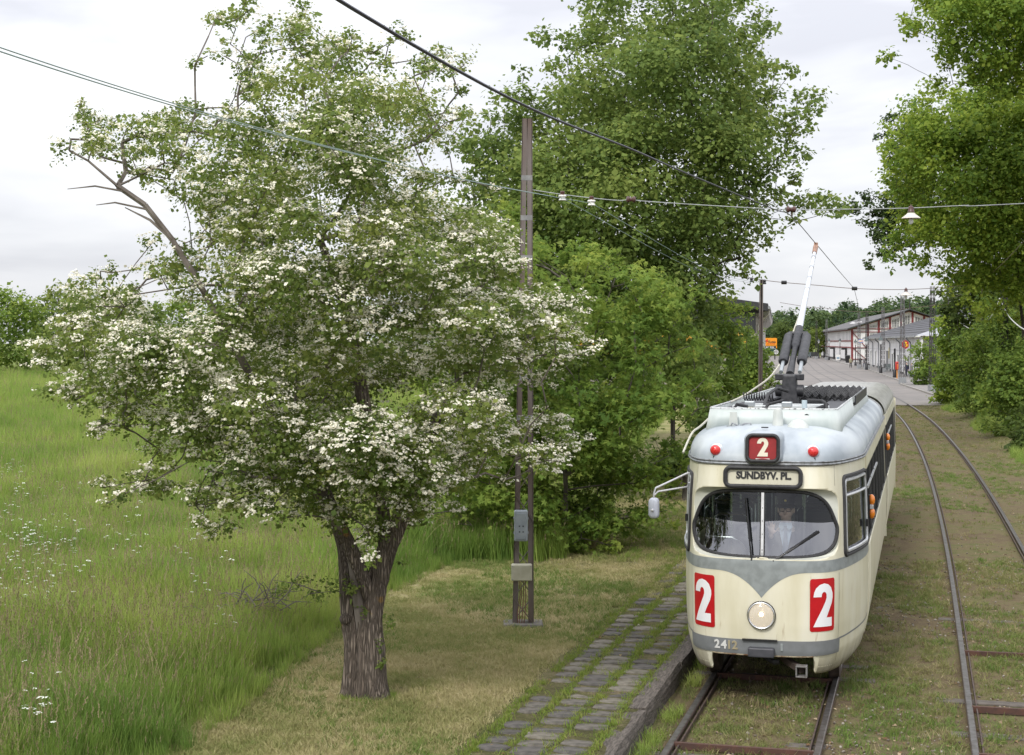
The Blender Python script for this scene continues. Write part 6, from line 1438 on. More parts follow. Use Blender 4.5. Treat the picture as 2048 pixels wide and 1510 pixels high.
SD = Vector((.9666, -.2563, 0)); S0 = Vector((.27, 23.0, 0))
def sp(px, py):
    """point of the near span wire seen at a photo column"""
    r_ = (px - 1024) / F; d = (r_ * S0.y - S0.x) / (SD.x - r_ * SD.y); p_ = S0 + SD * d; p_.z = H - (py - YH) * p_.y / F; return p_
w1_ = wire('span_wire', 'near span wire crossing from the lattice post over both tracks', [sp(1066, 380), sp(1125, 389), sp(1183, 396), sp(1240, 401), sp(1262, 398), sp(1285, 402), sp(1420, 411), sp(1582, 419), sp(1720, 418), sp(1822, 416), sp(1930, 411), sp(2048, 407), Vector((13.6, 19.45, 6.3))], .007, wire_g, 110)
bell = mat('bell_porcelain', (.75, .74, .7), (.6, .5, .38), 9, .25, lo=.55, hi=.7); brown_i = mat('brown_porcelain', (.08, .035, .028), None, rough=.35)
for px, py, lab in ((1125, 392, 'white bell insulator nearest the lattice post'), (1183, 402, 'second white bell insulator from the lattice post')):
    p_ = sp(px, py - 3); o = empty('bell_insulator', p_); tag(o, lab, 'insulator')
    MB().lathe([(.025, .06), (.035, .05), (.03, .0)], (0, 0, -.01), 12).build('cap', brown_i, o, smooth=True)
    MB().lathe([(.02, 0), (.055, -.01), (.062, -.03), (.04, -.045), (.045, -.06), (.058, -.085), (.05, -.09)], (0, 0, 0), 16).build('bell', bell, o, smooth=True)
for px, py, lab in ((1262, 399, 'brown strain insulator in the near span wire before the sycamore'), (1582, 419, 'brown hanger above the trolley wire left of the trolley pole')):
    o = empty('strain_insulator', sp(px, py)); tag(o, lab, 'insulator')
    MB().lathe([(.02, -.07), (.045, -.06), (.045, -.03), (.03, -.015), (.03, .015), (.045, .03), (.045, .06), (.02, .07)], (0, 0, 0), 14, 'X').build('body', brown_i, o, smooth=True)
    if px > 1500: MB().tube([(0, 0, 0), (.02, .03, -.1)], .012, 6).build('ear', wire_b, o)
for k, (d, py0, py1, lab, lab2) in enumerate(((.49, 95, 556, 'upper of two thin feeder wires crossing the sky left of the hawthorn', 'left feeder wire sloping away behind the post'), (.93, 103, 560, 'lower of two thin feeder wires crossing the sky left of the hawthorn', 'right feeder wire sloping away behind the post'))):
    a = S0 + SD * d; a.z = sp((1125, 1183)[k], (394, 404)[k]).z - .02; dirx = Vector((.2563, .9666, 0))
    s_l = (a.x + .3303 * a.y) / (dirx.x + .3303 * dirx.y); q0 = a - dirx * s_l; q0.z = H - (py0 - YH) * q0.y / F; mid = (a + q0) / 2; mid.z -= .10
    wire('feeder_wire', lab, [q0 - dirx * 8 + Vector((0, 0, .3)), q0, mid, a], .0042, wire_gr, 50)
    e2 = Vector((8.6 + .35 * k, 55.9, 6.3)); m2 = (a + e2) / 2; m2.z -= .28
    wire('feeder_wire', lab2, [a, m2, e2], .0045, wire_gr, 50)
Y2 = 56.0
def a2(px, py, Y=Y2): return at(px, py, Y)
wire('span_wire', 'second span wire crossing behind the trolley pole', [a2(1470, 552), a2(1503, 556), a2(1525, 560), a2(1568, 565), a2(1640, 571), a2(1710, 577), a2(1810, 579), a2(1905, 573, 66), a2(2006, 562, 84)], .0125, wire_b, 80)
for px, py, lab in ((1503, 560, 'small bell insulator left of the far post top'), (1529, 564, 'small bell insulator right of the far post top')):
    o = empty('bell_insulator', a2(px, py)); tag(o, lab, 'insulator'); MB().lathe([(.03, .09), (.07, .03), (.04, 0), (.07, -.05), (.05, -.08)], (0, 0, 0), 10).build('bell', BLACK, o, smooth=True)
for px, py, lab in ((1568, 565, 'dark block insulator in the second span wire'), (1709, 577, 'dark hanger where the trolley wire meets the second span wire')):
    o = empty('strain_insulator', a2(px, py)); tag(o, lab, 'insulator'); MB().lathe([(.03, -.1), (.07, -.09), (.07, .09), (.03, .1)], (0, 0, 0), 10, 'X').build('body', BLACK, o, smooth=True)
Y3 = 105.0
wire('span_wire', 'third, farthest span wire behind the trolley pole', [a2(1560, 605, Y3), a2(1617, 614, Y3), a2(1650, 616, Y3), a2(1690, 622, Y3), a2(1760, 623, Y3), a2(1830, 615, Y3), a2(1905, 607, Y3)], .016, wire_b, 50)
wire('hanging_cable', 'pale cable looping between the two dark masts on the right', [a2(1904, 632, 112), a2(1930, 652, 95), a2(1945, 657, 90), a2(1970, 648, 86), a2(1990, 620, 85), a2(1999, 596, 85)], .022, mat('pale_cable', (.5, .5, .48), None, rough=.6), 50)
wire('hanging_cable', 'pale cable looping out of the photo at the right edge', [a2(1999, 596, 85), a2(2015, 628, 70), a2(2035, 650, 47), a2(2060, 662, 42), a2(2090, 655, 38)], .018, MATS['pale_cable'], 40)
wire('stay_wire', 'dark stay wire slanting across the right-hand trees', [a2(1860, 612, 110), a2(1920, 590, 90), a2(1985, 545, 70), a2(2060, 470, 50)], .012, wire_b, 40)
# lamps hung in the span wires
def span_lamp(p_, s_, label):
    o = empty('hanging_lamp', p_); tag(o, label, 'lamp', 'lamps hung over the tracks'); o.scale = (s_, s_, s_)
    MB().lathe([(.02, .13), (.035, .12), (.04, .07), (.05, .05)], (0, 0, -.09), 14).build('socket', brown_i, o, smooth=True)
    MB().lathe([(.05, .045), (.06, .03), (.125, -.02), (.13, -.03), (.115, -.03), (.05, .01)], (0, 0, -.1), 24).build('shade', mat('enamel', (.55, .48, .42), (.68, .64, .6), 12, .35), o, smooth=True)
    MB().ball((0, 0, -.17), (.034, .034, .045)).build('bulb', mat('opal_bulb', (.75, .75, .74), None, rough=.2), o, smooth=True)
    MB().tube([(0, 0, .06), (0, 0, -.02)], .012, 6).build('hook', wire_b, o)
span_lamp(sp(1822, 418), 1.0, 'white enamel lamp hanging from the near span wire before the oak')
span_lamp(a2(1812, 580), 1.5, 'small dark-looking lamp on the second span wire above the grey mast')

# ================================================================== BUILDINGS
bw_m = mat('white_boards', (.76, .75, .75), (.64, .63, .64), 1.2, .7, stretch=(3, 3, .1)); redt = mat('red_timber', (.2, .028, .03), (.15, .022, .024), 2, .6)
roofg = mat('shingle_grey', (.09, .09, .1), (.065, .065, .072), 1.5, .9); roofc = mat('corrugated_grey', (.13, .125, .125), (.085, .082, .085), .8, .9, stretch=(3, .3, 1)); dglass = mat('dark_pane', (.02, .024, .03), (.035, .04, .05), 2, .15); plinth = mat('dark_plinth', (.07, .06, .06), (.045, .04, .04), 1, .9); galvp = mat('zinc_pipe', (.3, .31, .33), (.24, .25, .27), 4, .5, .3)
class Facade:
    def __init__(s, a, b_): s.a = Vector((a[0], a[1], 0)); d = Vector((b_[0] - a[0], b_[1] - a[1], 0)); s.len = d.length; s.d = d / s.len; s.n = Vector((-s.d.y, s.d.x, 0)); s.rz = math.atan2(s.d.y, s.d.x)
    def t(s, px): r_ = (px - 1024) / F; return (r_ * s.a.y - s.a.x) / (s.d.x - r_ * s.d.y)
    def p(s, t_, out=0.0, z=0.0): return s.a + s.d * t_ + s.n * out + Vector((0, 0, z))
def part(o, name, m_, f_, items, bevel=0):
    """boxes on a facade: (t0, t1, z0, z1, out0, out1)"""
    m = MB()
    for (t0, t1, z0, z1, o0_, o1_) in items:
        m.add([f_.p(t_, ou, z) - o.location for z in (z0, z1) for t_, ou in ((t0, o0_), (t1, o0_), (t1, o1_), (t0, o1_))], [(0, 3, 2, 1), (4, 5, 6, 7), (0, 1, 5, 4), (1, 2, 6, 5), (2, 3, 7, 6), (3, 0, 4, 7)])
    return m.build(name, m_, o)
def window(o, f_, t0, t1, z0, z1, nx, nz_, rim, mun, top=None):
    """a framed window whose top may slope: top(t) gives the height"""
    top = top or (lambda t_: z1); w_ = empty('window', (0, 0, 0)); w_.parent = o
    def q_(t_, z, ou): return f_.p(t_, ou, z) - o.location
    m = MB(); m.add([q_(t0, z0, .03), q_(t1, z0, .03), q_(t1, top(t1), .03), q_(t0, top(t0), .03)], [(0, 1, 2, 3)]); m.build('pane', dglass, w_)
    m = MB()
    for (ta, za, tb, zb) in ((t0, z0, t1, z0), (t0, top(t0), t1, top(t1)), (t0, z0, t0, top(t0)), (t1, z0, t1, top(t1))): m.bar(q_(ta, za, .06), q_(tb, zb, .06), rim, .06)
    m.build('frame', WHITE, w_)
    m = MB()
    for i in range(1, nx): tt_ = t0 + (t1 - t0) * i / nx; m.bar(q_(tt_, z0, .05), q_(tt_, top(tt_), .05), mun, .03)
    for k in range(1, nz_):
        z = z0 + (max(top(t0), top(t1)) - z0) * k / nz_; ta, tb = t0, t1
        if top(ta) < z: ta = t0 + (t1 - t0) * (z - top(t0)) / max(1e-6, top(t1) - top(t0))
        if top(tb) < z: tb = t0 + (t1 - t0) * (z - top(t0)) / min(-1e-6, top(t1) - top(t0))
        m.bar(q_(ta, z, .05), q_(tb, z, .05), mun, .03)
    if m.v: m.build('glazing_bars', WHITE, w_)['kind'] = 'stuff'
# --- white building with grey shingle roof
f1 = Facade((63.7, 278), (46.1, 175)); f1.n = -f1.n if f1.n.x > 0 else f1.n
wb = empty('street_building', f1.p(f1.len)); tag(wb, 'long white rendered building under a grey shingle roof', 'building')
part(wb, 'wall', mat('white_render', (.74, .73, .73), (.62, .61, .62), .5, .8), f1, [(0, f1.len, -.05, 4.75, -.3, 0)])
part(wb, 'base_course', plinth, f1, [(0, f1.len - .1, -.05, .35, 0.0, .04)])
part(wb, 'string_course', mat('joint_grey', (.4, .4, .41)), f1, [(0, f1.len, 3.05, 3.11, .0, .03)])
def fp(px): return f1.t(px)
for pa, pb_, z1, nm in ((1773, 1779, 2.9, 'door'), (1784.5, 1788, 2.5, 'door'), (1796, 1799.5, 2.45, 'door'), (1810.5, 1814.5, 2.5, 'door'), (1817, 1821, 2.5, 'door'), (1742, 1744, 2.6, 'door'), (1751, 1753, 2.6, 'door')):
    t0, t1 = sorted((fp(pa), fp(pb_))); d_ = part(wb, nm, mat('door_grey', (.16, .16, .17), (.1, .1, .11), 1, .6), f1, [(t0, t1, .02, z1, .02, .06)]); part(d_, 'frame', WHITE, f1, [(t0 - .25, t0, 0, z1 + .2, .02, .12), (t1, t1 + .25, 0, z1 + .2, .02, .12), (t0 - .25, t1 + .25, z1, z1 + .2, .03, .13)]).location = -d_.location
    for ch_ in d_.children: ch_.data.transform(Matrix.Translation(Vector(wb.location) * -1 + Vector(d_.location)))
for px in (1747.5, 1759, 1782, 1802, 1824):
    t_ = fp(px); pi_ = MB(); q_ = lambda a, ou, z: f1.p(a, ou, z) - wb.location
    pi_.tube([q_(t_ + 1.2, .75, 4.72), q_(t_ + .9, .7, 4.5), q_(t_ + .1, .22, 4.15), q_(t_, .16, 3.9), q_(t_, .16, .1)], .085, 8); pi_.build('downpipe', galvp, wb, smooth=True)
# roof (pitch towards the street, ridge 16 m back) and the near hip end
dr_ = -f1.n; rt = lambda t_, back, z: f1.p(t_, -back, z) - wb.location
m = MB(); L1 = f1.len
m.add([rt(-1, -.75, 4.75), rt(L1 + .5, -.75, 4.75), rt(L1 - 10, 16, 9.9), rt(-1, 16, 9.9), rt(-1, -.75, 4.95), rt(L1 + .5, -.75, 4.95), rt(L1 - 10, 16, 10.1), rt(-1, 16, 10.1)], [(0, 1, 2, 3), (4, 7, 6, 5), (0, 4, 5, 1), (1, 5, 6, 2), (3, 2, 6, 7), (0, 3, 7, 4)])
rf = m.build('roof', roofg, wb)
for k in range(1, 13):
    u = k / 13; MB().bar(rt(-1, -.75 + 16.75 * u, 4.98 + 5.15 * u), rt(L1 + .5 - 10.5 * u, -.75 + 16.75 * u, 4.98 + 5.15 * u), .05, .05).build('shingle_course', mat('course_dark', (.06, .06, .066)), rf)
m = MB(); m.add([rt(L1 + .5, -.75, 4.9), rt(L1 + .5, 24, 4.9), rt(L1 - 10, 16, 10.05)], [(0, 1, 2)]); m.build('hip', mat('zinc_roof', (.36, .37, .39), (.3, .31, .33), 1, .6), wb)
m = MB(); m.add([rt(-1, 16, 9.9), rt(L1 - 10, 16, 9.9), rt(L1 - 10, 33, 4.9), rt(-1, 33, 4.9)], [(0, 1, 2, 3)]); m.build('rear_slope', roofg, wb)
f1e = Facade((f1.p(L1).x, f1.p(L1).y), (f1.p(L1).x + 22, f1.p(L1).y - 3.7))
m = MB(); m.add([f1e.p(t_, 0, z) - wb.location for t_, z in ((0, -.1), (22.3, -.1), (22.3, 4.85), (0, 4.85))], [(0, 1, 2, 3)]); m.build('end_wall', mat('end_wall_grey', (.1, .1, .105), (.075, .075, .08), 1, .8, stretch=(6, 6, .3)), wb)
MB().bar(f1.p(-1, .75, 4.83) - wb.location, f1.p(L1 + .5, .75, 4.83) - wb.location, .12, .2).build('gutter', galvp, wb)
for t_ in (1.5, 7.5): MB().tube([f1e.p(t_, -.12, 4.5) - wb.location, f1e.p(t_, -.12, 1.2) - wb.location], .07, 6).build('white_pipe', WHITE, wb)
# --- red-framed shed
f2 = Facade((86.2, 432), (71, 324)); f2.n = -f2.n if f2.n.x > 0 else f2.n; L2 = f2.len
sh_ = empty('timber_shed', f2.p(L2)); tag(sh_, 'white boarded shed with dark red timber frame and glazed gable', 'building')
part(sh_, 'wall', bw_m, f2, [(0, L2, .5, 6.9, -.3, 0)]); part(sh_, 'base_course', plinth, f2, [(0, L2 + .1, -.1, .5, -.3, .1)])
for z in (3.03, 4.42, 6.75): part(sh_, 'beam', redt, f2, [(0, L2, z - .13, z + .13, 0, .12)])
for i in range(26): t_ = L2 * (i + .5) / 26; part(sh_, 'batten', mat('slat_grey', (.34, .33, .35)), f2, [(t_ - .5, t_ + .5, 4.6, 6.6, .0, .05)])  # grey vertical slats across the upper wall
for px in (1650, 1670, 1694): t_ = f2.t(px); part(sh_, 'bracket_post', BLACK, f2, [(t_ - .6, t_ + .6, 0, 2.6, .1, .4), (t_ - .6, t_ + .6, 2.5, 2.9, .1, 1.2)])
f2g = Facade((71, 324), (71 + 23.4 * .99, 324 - 23.4 * .14)); GL = f2g.len
gt = lambda t_: 6.9 + 3.75 * (1 - abs(t_ - GL / 2) / (GL / 2))
m = MB(); m.add([f2g.p(t_, ou, z) - sh_.location for ou in (0.0, .3) for t_, z in ((0, -.1), (GL, -.1), (GL, 6.9), (GL / 2, 10.65), (0, 6.9))], [(0, 1, 2, 3, 4), (5, 9, 8, 7, 6), (0, 4, 9, 5), (1, 6, 7, 2)]); m.build('gable_wall', WHITE, sh_)
gq = lambda t_, z, ou=-.1: f2g.p(t_, ou, z) - sh_.location
def gbar(nm, ta, za, tb, zb, w_=.38): MB().bar(gq(ta, za), gq(tb, zb), w_, .12).build(nm, redt, sh_)
for px in (1704, 1736, 1757.5, 1780, 1802, 1825, 1848):
    t_ = f2g.t(px); gbar('post', t_, .3, t_, gt(t_) - .1, .42)
for z in (6.3, 6.95, 3.0): gbar('beam', 0, z, GL, z, .3)
gbar('rafter', 0, 6.9, GL / 2, 10.55, .4); gbar('rafter', GL / 2, 10.55, GL, 6.9, .4)
for za, zb in ((6.2, 3.1), (3.0, .6)): gbar('brace', .2, za, 2.9, zb, .34)
gbar('sill', 0, .6, GL, .6, .3)
f2g.n = -f2g.n
cols = [f2g.t(px) for px in (1736, 1757.5, 1780, 1802, 1825, 1848)]
for i in range(5):
    t0, t1 = cols[i] + .35, cols[i + 1] - .35; window(sh_, f2g, t0, t1, 7.25 if i < 2 else 7.25, 9, 5, 4, .2, .11, lambda t_: max(7.5, gt(t_) - .75))
    if i < 1: window(sh_, f2g, t0, t1, 4.9, 6.0, 5, 2, .2, .11)
m = MB(); rq = lambda t_, back, z: f2.p(t_, -back, z) - sh_.location
m.add([rq(-1, -1.0, 6.75), rq(L2 + 1.4, -1.0, 6.75), rq(L2 + 1.4, GL / 2, 10.75), rq(-1, GL / 2, 10.75), rq(-1, -1.0, 7.05), rq(L2 + 1.4, -1.0, 7.05), rq(L2 + 1.4, GL / 2, 11.05), rq(-1, GL / 2, 11.05)], [(0, 1, 2, 3), (4, 7, 6, 5), (0, 4, 5, 1), (1, 5, 6, 2), (3, 2, 6, 7), (0, 3, 7, 4)])
rf = m.build('roof', roofc, sh_); MB().bar(rq(L2 + 1.5, -1, 6.9), rq(L2 + 1.5, GL / 2, 10.95), .45, .15).build('verge_board', mat('verge_dark', (.035, .04, .042)), rf); MB().bar(rq(L2 + 1.5, GL / 2, 10.95), rq(L2 + 1.5, GL + .6, 6.9), .45, .15).build('verge_board', MATS['verge_dark'], rf)
m = MB(); m.add([rq(-1, GL / 2, 10.9), rq(L2 + 1.4, GL / 2, 10.9), rq(L2 + 1.4, GL + .8, 6.8), rq(-1, GL + .8, 6.8)], [(0, 1, 2, 3)]); m.build('rear_slope', roofc, sh_)
MB().tube([rq(L2 + 1, GL / 2, 10.9), rq(L2 + 1, GL / 2, 13.2)], [.16, .05], 8).build('finial', BLACK, sh_)
for t_, bk in ((L2 - 38, 3.2), (L2 - 24, 3.6)): MB().box(rq(t_, bk, 8.65), (1.4, 1.6, .5), taper=.3).build('roof_vent', mat('vent_pale', (.42, .41, .41)), sh_)
# --- black-gabled hall on the left
f3 = Facade((15.1, 96), (25.2, 155)); f3.n = -f3.n if f3.n.x < 0 else f3.n; L3 = f3.len
hall = empty('hall', f3.p(0)); tag(hall, 'hall with black gable, orange wall panel and white downpipes on the left', 'building')
part(hall, 'wall', mat('hall_wall', (.34, .31, .27), (.28, .25, .22), 1, .8), f3, [(0, L3, -.1, 6.0, -.3, 0)])
q3 = lambda t_, ou, z: f3.p(t_, ou, z) - hall.location
m = MB(); m.add([q3(0, -16, -.1), q3(0, 0, -.1), q3(0, 0, 3.4), q3(0, -16, 3.4)], [(0, 1, 2, 3)]); m.build('front_wall', MATS['hall_wall'], hall)
m = MB(); m.add([q3(-.05, -16, 3.4), q3(-.05, -.6, 3.4), q3(-.05, -.6, 4.75), q3(-.05, -16, 4.75)], [(0, 1, 2, 3)]); m.build('orange_panel', mat('orange_panel', (.62, .3, .03), None, rough=.6), hall)
m = MB(); m.add([q3(-.05, -16, 4.75), q3(-.05, 0, 4.75), q3(-.05, 0, 6.1), q3(-.05, -16, 8.4)], [(0, 1, 2, 3)]); m.build('gable', mat('black_boards', (.02, .022, .026), (.035, .037, .042), .8, .7, stretch=(12, 12, .1)), hall)
m = MB()
m.add([q3(-.6, -16, 8.5), q3(-.6, .75, 6.1), q3(L3, .75, 6.1), q3(L3, -16, 8.5), q3(-.6, -16, 8.95), q3(-.6, .75, 6.55), q3(L3, .75, 6.55), q3(L3, -16, 8.95)], [(0, 1, 2, 3), (4, 7, 6, 5), (0, 4, 5, 1), (1, 5, 6, 2), (2, 6, 7, 3)]); m.build('roof', mat('bitumen', (.025, .026, .03), (.04, .04, .045), 1, .8), hall)
for k in range(9):
    t_ = .4 + k * L3 / 9; MB().bar(q3(t_, .05, 5.85), q3(t_, .72, 6.0), .16, .22).build('rafter_end', mat('rafter_pale', (.3, .29, .28)), hall)
    MB().tube([q3(t_ + .6, .8, 6.15), q3(t_ + .6, .75, 5.9), q3(t_ + .6, .2, 5.45), q3(t_ + .6, .12, 5.2), q3(t_ + .6, .12, .1)], .07, 6).build('downpipe', mat('pipe_white', (.6, .58, .56)), hall)
MB().tube([q3(-.6, .8, 6.3), q3(L3, .8, 6.3)], .1, 8).build('gutter', galvp, hall)

# ================================================================== SIGNS AND STREET FURNITURE
# film sign on its post beside the bushes
ks = gp(1541, 719, -.05); kd = ks.y / F; sg = empty('film_sign', ks); tag(sg, 'orange film advertising sign above a dark green sign on posts', 'sign')
def kx(px): return (px - 1541) * kd
def kz(py): return (719 - py) * kd
orange = mat('sign_orange', (.75, .27, .006), None, rough=.5); MB().tube([(kx(1550), .2, 0), (kx(1550), .2, kz(680))], .14, 8).build('post', BLACK, sg); MB().tube([(kx(1531), .2, 0), (kx(1531), .2, kz(680))], .14, 8).build('post', BLACK, sg)
def board(nm, x0, x1, y0, y1, m_, r_=.25):
    w_, h_ = (x1 - x0) * kd, (y1 - y0) * kd; m = MB(); m.prism(rrect(w_, h_, r_), 0, .16, lambda x, y, d: Vector((x, d, y))); o = m.build(nm, m_, sg); o.location = (kx((x0 + x1) / 2), 0, kz((y0 + y1) / 2)); return o
ob = board('orange_board', 1527, 1554, 676, 690.5, orange); board('arrow_strip', 1527, 1554, 691, 696.5, orange, .1)
fl = lambda dx, dy: (lambda x, y, z: Vector((x + dx, -.02 - z, y + dy)))
signred = mat('sign_red', (.5, .015, .01), None, rough=.5); signblk = mat('sign_black', (.02, .02, .02)); signwht = mat('sign_white', (.7, .7, .68))
text_on('lettering', 'Kodak', 4.6 * kd * 1.25, fl(3.6 * kd, -.6 * kd), signblk, ob, .02, .004)
text_on('lettering', 'COLOR FILM', 2.5 * kd * 1.2, fl(1.0 * kd, -4.6 * kd), signred, ob, .015, .004)
m = MB(); m.add([(-11 * kd, -.02, .5 * kd), (-6 * kd, -.02, 5.3 * kd), (-5 * kd, -.02, 5.3 * kd), (-5 * kd, -.02, -.5 * kd), (-7 * kd, -.02, -1.5 * kd), (-11 * kd, -.02, -1.5 * kd), (-11 * kd, -.02, 5.3 * kd), (-8 * kd, -.02, 2.2 * kd)], [(0, 7, 5), (6, 7, 0), (1, 2, 3, 7), (3, 4, 5, 7)]); m.build('emblem', signred, ob)
bb = board('black_board', 1528, 1552, 692, 697, signblk, .1); bb.location.y -= .03; text_on('lettering', 'FOTO', 3.6 * kd, fl(0, -.2 * kd), signwht, bb, .03, .004, 1.6)
gnb = board('green_board', 1526, 1551, 697.5, 706.5, mat('sign_green', (.012, .05, .035), None, rough=.4), .1)
m = MB(); w_, h_ = 25 * kd, 9 * kd
m.tube([(-w_ / 2, -.03, -h_ / 2), (w_ / 2, -.03, -h_ / 2), (w_ / 2, -.03, h_ / 2), (-w_ / 2, -.03, h_ / 2)], .08, 6, closed=True); m.build('rim', mat('sign_grey', (.3, .38, .38)), gnb)
wh_ = empty('wheel', (kx(1552), -.1, kz(704))); wh_.parent = sg
MB().tube([(4 * kd * math.cos(a), 0, 4 * kd * math.sin(a)) for a in np.linspace(0, 2 * math.pi, 25)[:-1]], .09, 6, closed=True).build('rim', signwht, wh_); MB().lathe([(3.7 * kd, 0), (3.7 * kd, .05)], (0, .08, 0), 24, 'Y').build('disc', signblk, wh_)
for k in range(3): a = k * math.pi / 3 + .4; MB().bar((3.6 * kd * math.cos(a), .02, 3.6 * kd * math.sin(a)), (-3.6 * kd * math.cos(a), .02, -3.6 * kd * math.sin(a)), .1, .08).build('spoke', signwht, wh_)
# hexagonal shop sign
hp_ = at(1811, 689, 165); hs = empty('hexagon_sign', hp_); tag(hs, 'red hexagonal shop sign with yellow emblem behind the grey mast', 'sign'); k = 165 / F
hex_ = [(7.6 * k * math.sin(math.radians(60 * i)) , 9.3 * k * math.cos(math.radians(60 * i))) for i in range(6)]
m = MB(); m.prism(hex_, 0, .2, lambda x, y, d: Vector((x, d, y))); m.build('plate', mat('shop_red', (.36, .012, .015), None, rough=.4), hs)
yel = mat('shop_yellow', (.8, .5, .02), None, rough=.5)
MB().prism([(-2.4 * k, 2.2 * k), (2.4 * k, 2.2 * k), (3 * k, 5.4 * k), (1.2 * k, 4 * k), (0, 6 * k), (-1.2 * k, 4 * k), (-3 * k, 5.4 * k)], -.03, 0, lambda x, y, d: Vector((x, d, y))).build('crown_emblem', yel, hs)
m = MB(); m.tube([(-.2 * k + 2.0 * k * math.cos(a), -.02, -1.4 * k + 2.4 * k * math.sin(a)) for a in np.linspace(0, 2 * math.pi, 17)[:-1]], .55 * k, 5, closed=True); m.bar((1.4 * k, -.02, -4 * k), (5 * k, -.02, 1.0 * k), 1.2 * k, .05); m.bar((1.4 * k, -.02, 1.0 * k), (5 * k, -.02, -4 * k), 1.2 * k, .05); m.build('letter_emblem', yel, hs)
MB().tube([(0, .12, 0), (8 * k, .5, 0)], .05, 6).build('arm', BLACK, hs)
# flag-shaped sign
fs_ = at(1722, 682, 236); fg = empty('flag_sign', fs_); tag(fg, 'white sign with blue stripes and red and yellow marks on the pale mast', 'sign'); k = 236 / F
for nm, y0, y1, m_ in (('white_field', -2.2, 2.2, signwht), ('blue_stripe', 2.2, 3.4, mat('sign_blue', (.03, .08, .3))), ('blue_stripe', -3.4, -2.2, MATS.get('sign_blue') or mat('sign_blue', (.03, .08, .3)))):
    MB().box((0, 0, (y0 + y1) / 2 * k), (9.5 * k, .1, (y1 - y0) * k)).build(nm, m_, fg)
for i, m_ in enumerate((signred, yel, signred, signred)): MB().box(((-2.8 + 2.1 * i) * k, -.06, 0), (1.2 * k, .04, 2 * k)).build('mark', m_, fg)
# yellow banner
yb = at(1780, 706, 222); o = MB().prism([(-1.3, -2.2), (1.3, -2.2), (1.3, 2.2), (-1.3, 2.2)], 0, .1, lambda x, y, d: Vector((x * .13, d, y * .36))); ob_ = o.build('yellow_banner', mat('banner_yellow', (.6, .5, .1), (.45, .38, .1), 3, .7)); ob_.location = yb; tag(ob_, 'upright yellow banner beside the garage door of the white building', 'banner')
# lanterns
def lantern(p_, h_, label):
    o = empty('street_lantern', p_); tag(o, label, 'street lamp', 'old street lanterns'); k = h_ / 4.6
    MB().lathe([(.22, 0), (.2, .7), (.11, .8), (.08, 1.2), (.07, 3.6), (.12, 3.65), (.05, 3.7)], (0, 0, 0), 10).build('column', BLACK, o, smooth=True)
    MB().lathe([(.14, 3.72), (.27, 4.25)], (0, 0, 0), 6).build('glass', mat('lantern_glass', (.55, .56, .56), None, rough=.2), o); MB().lathe([(.36, 4.25), (.3, 4.36), (.12, 4.6), (.06, 4.7), (.03, 4.85)], (0, 0, 0), 6).build('cap', mat('lantern_cap', (.07, .09, .09)), o)
    o.scale = (k, k, k)
for px, py, h_, lab in ((1761.5, 747, 4.8, 'black street lantern beside the garden chairs'), (1733, 739.5, 4.7, 'green-capped lantern at the corner of the white building'), (1711, 732, 4.5, 'slim lantern by the walking people'), (1658, 720, 4.8, 'lantern in front of the boarded shed, left one'), (1680, 722, 4.8, 'lantern in front of the boarded shed, right one'), (1637.5, 717, 4.8, 'lantern beside the light green street tree')):
    lantern(gp(px, py, 0), h_, lab)
p_ = gp(1789.5, 755, .06); o = empty('bollard_post', p_); tag(o, 'plain black iron post beside the red letter box', 'post'); MB().lathe([(.22, 0), (.2, .9), (.12, 1.0), (.11, 3.3), (.13, 3.35), (.02, 3.4)], (0, 0, 0), 10).build('column', BLACK, o, smooth=True); MB().lathe([(.25, 0), (.25, .12)], (0, 0, 0), 10).build('base', BLACK, o)
p_ = gp(1794, 757, .06); o = empty('letter_box', p_); tag(o, 'red letter box on an orange post by the kerb', 'letter box')
MB().box((0, 0, .7), (.1, .1, 1.5)).build('post', mat('orange_post', (.6, .24, .04), None, rough=.6), o); MB().lathe([(.17, 0), (.2, .08), (.2, .8), (.15, .9), (.02, .93)], (0, 0, 1.0), 14).build('box', mat('letter_red', (.42, .025, .018), None, rough=.4), o, smooth=True); MB().box((0, -.19, 1.72), (.24, .05, .05)).build('slot', BLACK, o); MB().box((0, -.2, 1.35), (.06, .03, .6)).build('orange_strip', MATS['orange_post'], o)
chm = mat('chair_grey', (.12, .14, .14), None, rough=.5)
def chair(p_, rz, label):
    o = empty('garden_chair', p_, rz); tag(o, label, 'chair', 'garden chairs by the white building')
    MB().box((0, 0, .45), (.5, .48, .05)).build('seat', chm, o); MB().box((0, .25, .8), (.5, .05, .55)).build('backrest', chm, o)
    for x in (-.22, .22):
        for y in (-.2, .2): MB().tube([(x, y, 0), (x, y, .45)], .025, 6).build('leg', chm, o)
        MB().tube([(x * 1.15, .25, .7), (x * 1.15, -.2, .68), (x * 1.1, -.2, .45)], .022, 6).build('armrest', chm, o)
for px, py, rz, lab in ((1772, 742.5, .5, 'garden chair nearest the lattice mast with a lantern'), (1776.5, 743, -.6, 'garden chair turned towards the yellow banner'), (1759, 741.5, 1.4, 'garden chair left of the black lantern')): chair(gp(px, py, .06), rz, lab)
p_ = gp(1676, 723, .06); o = empty('sign_board', p_); tag(o, 'white free-standing notice board before the boarded shed', 'sign'); MB().box((0, 0, .85), (.95, .1, 1.2)).build('panel', signwht, o); MB().box((0, -.06, .75), (.6, .03, .35)).build('print', mat('print_blue', (.2, .3, .4)), o)
for x in (-.4, .4): MB().box((x, 0, .12), (.08, .5, .25)).build('foot', GALV, o)
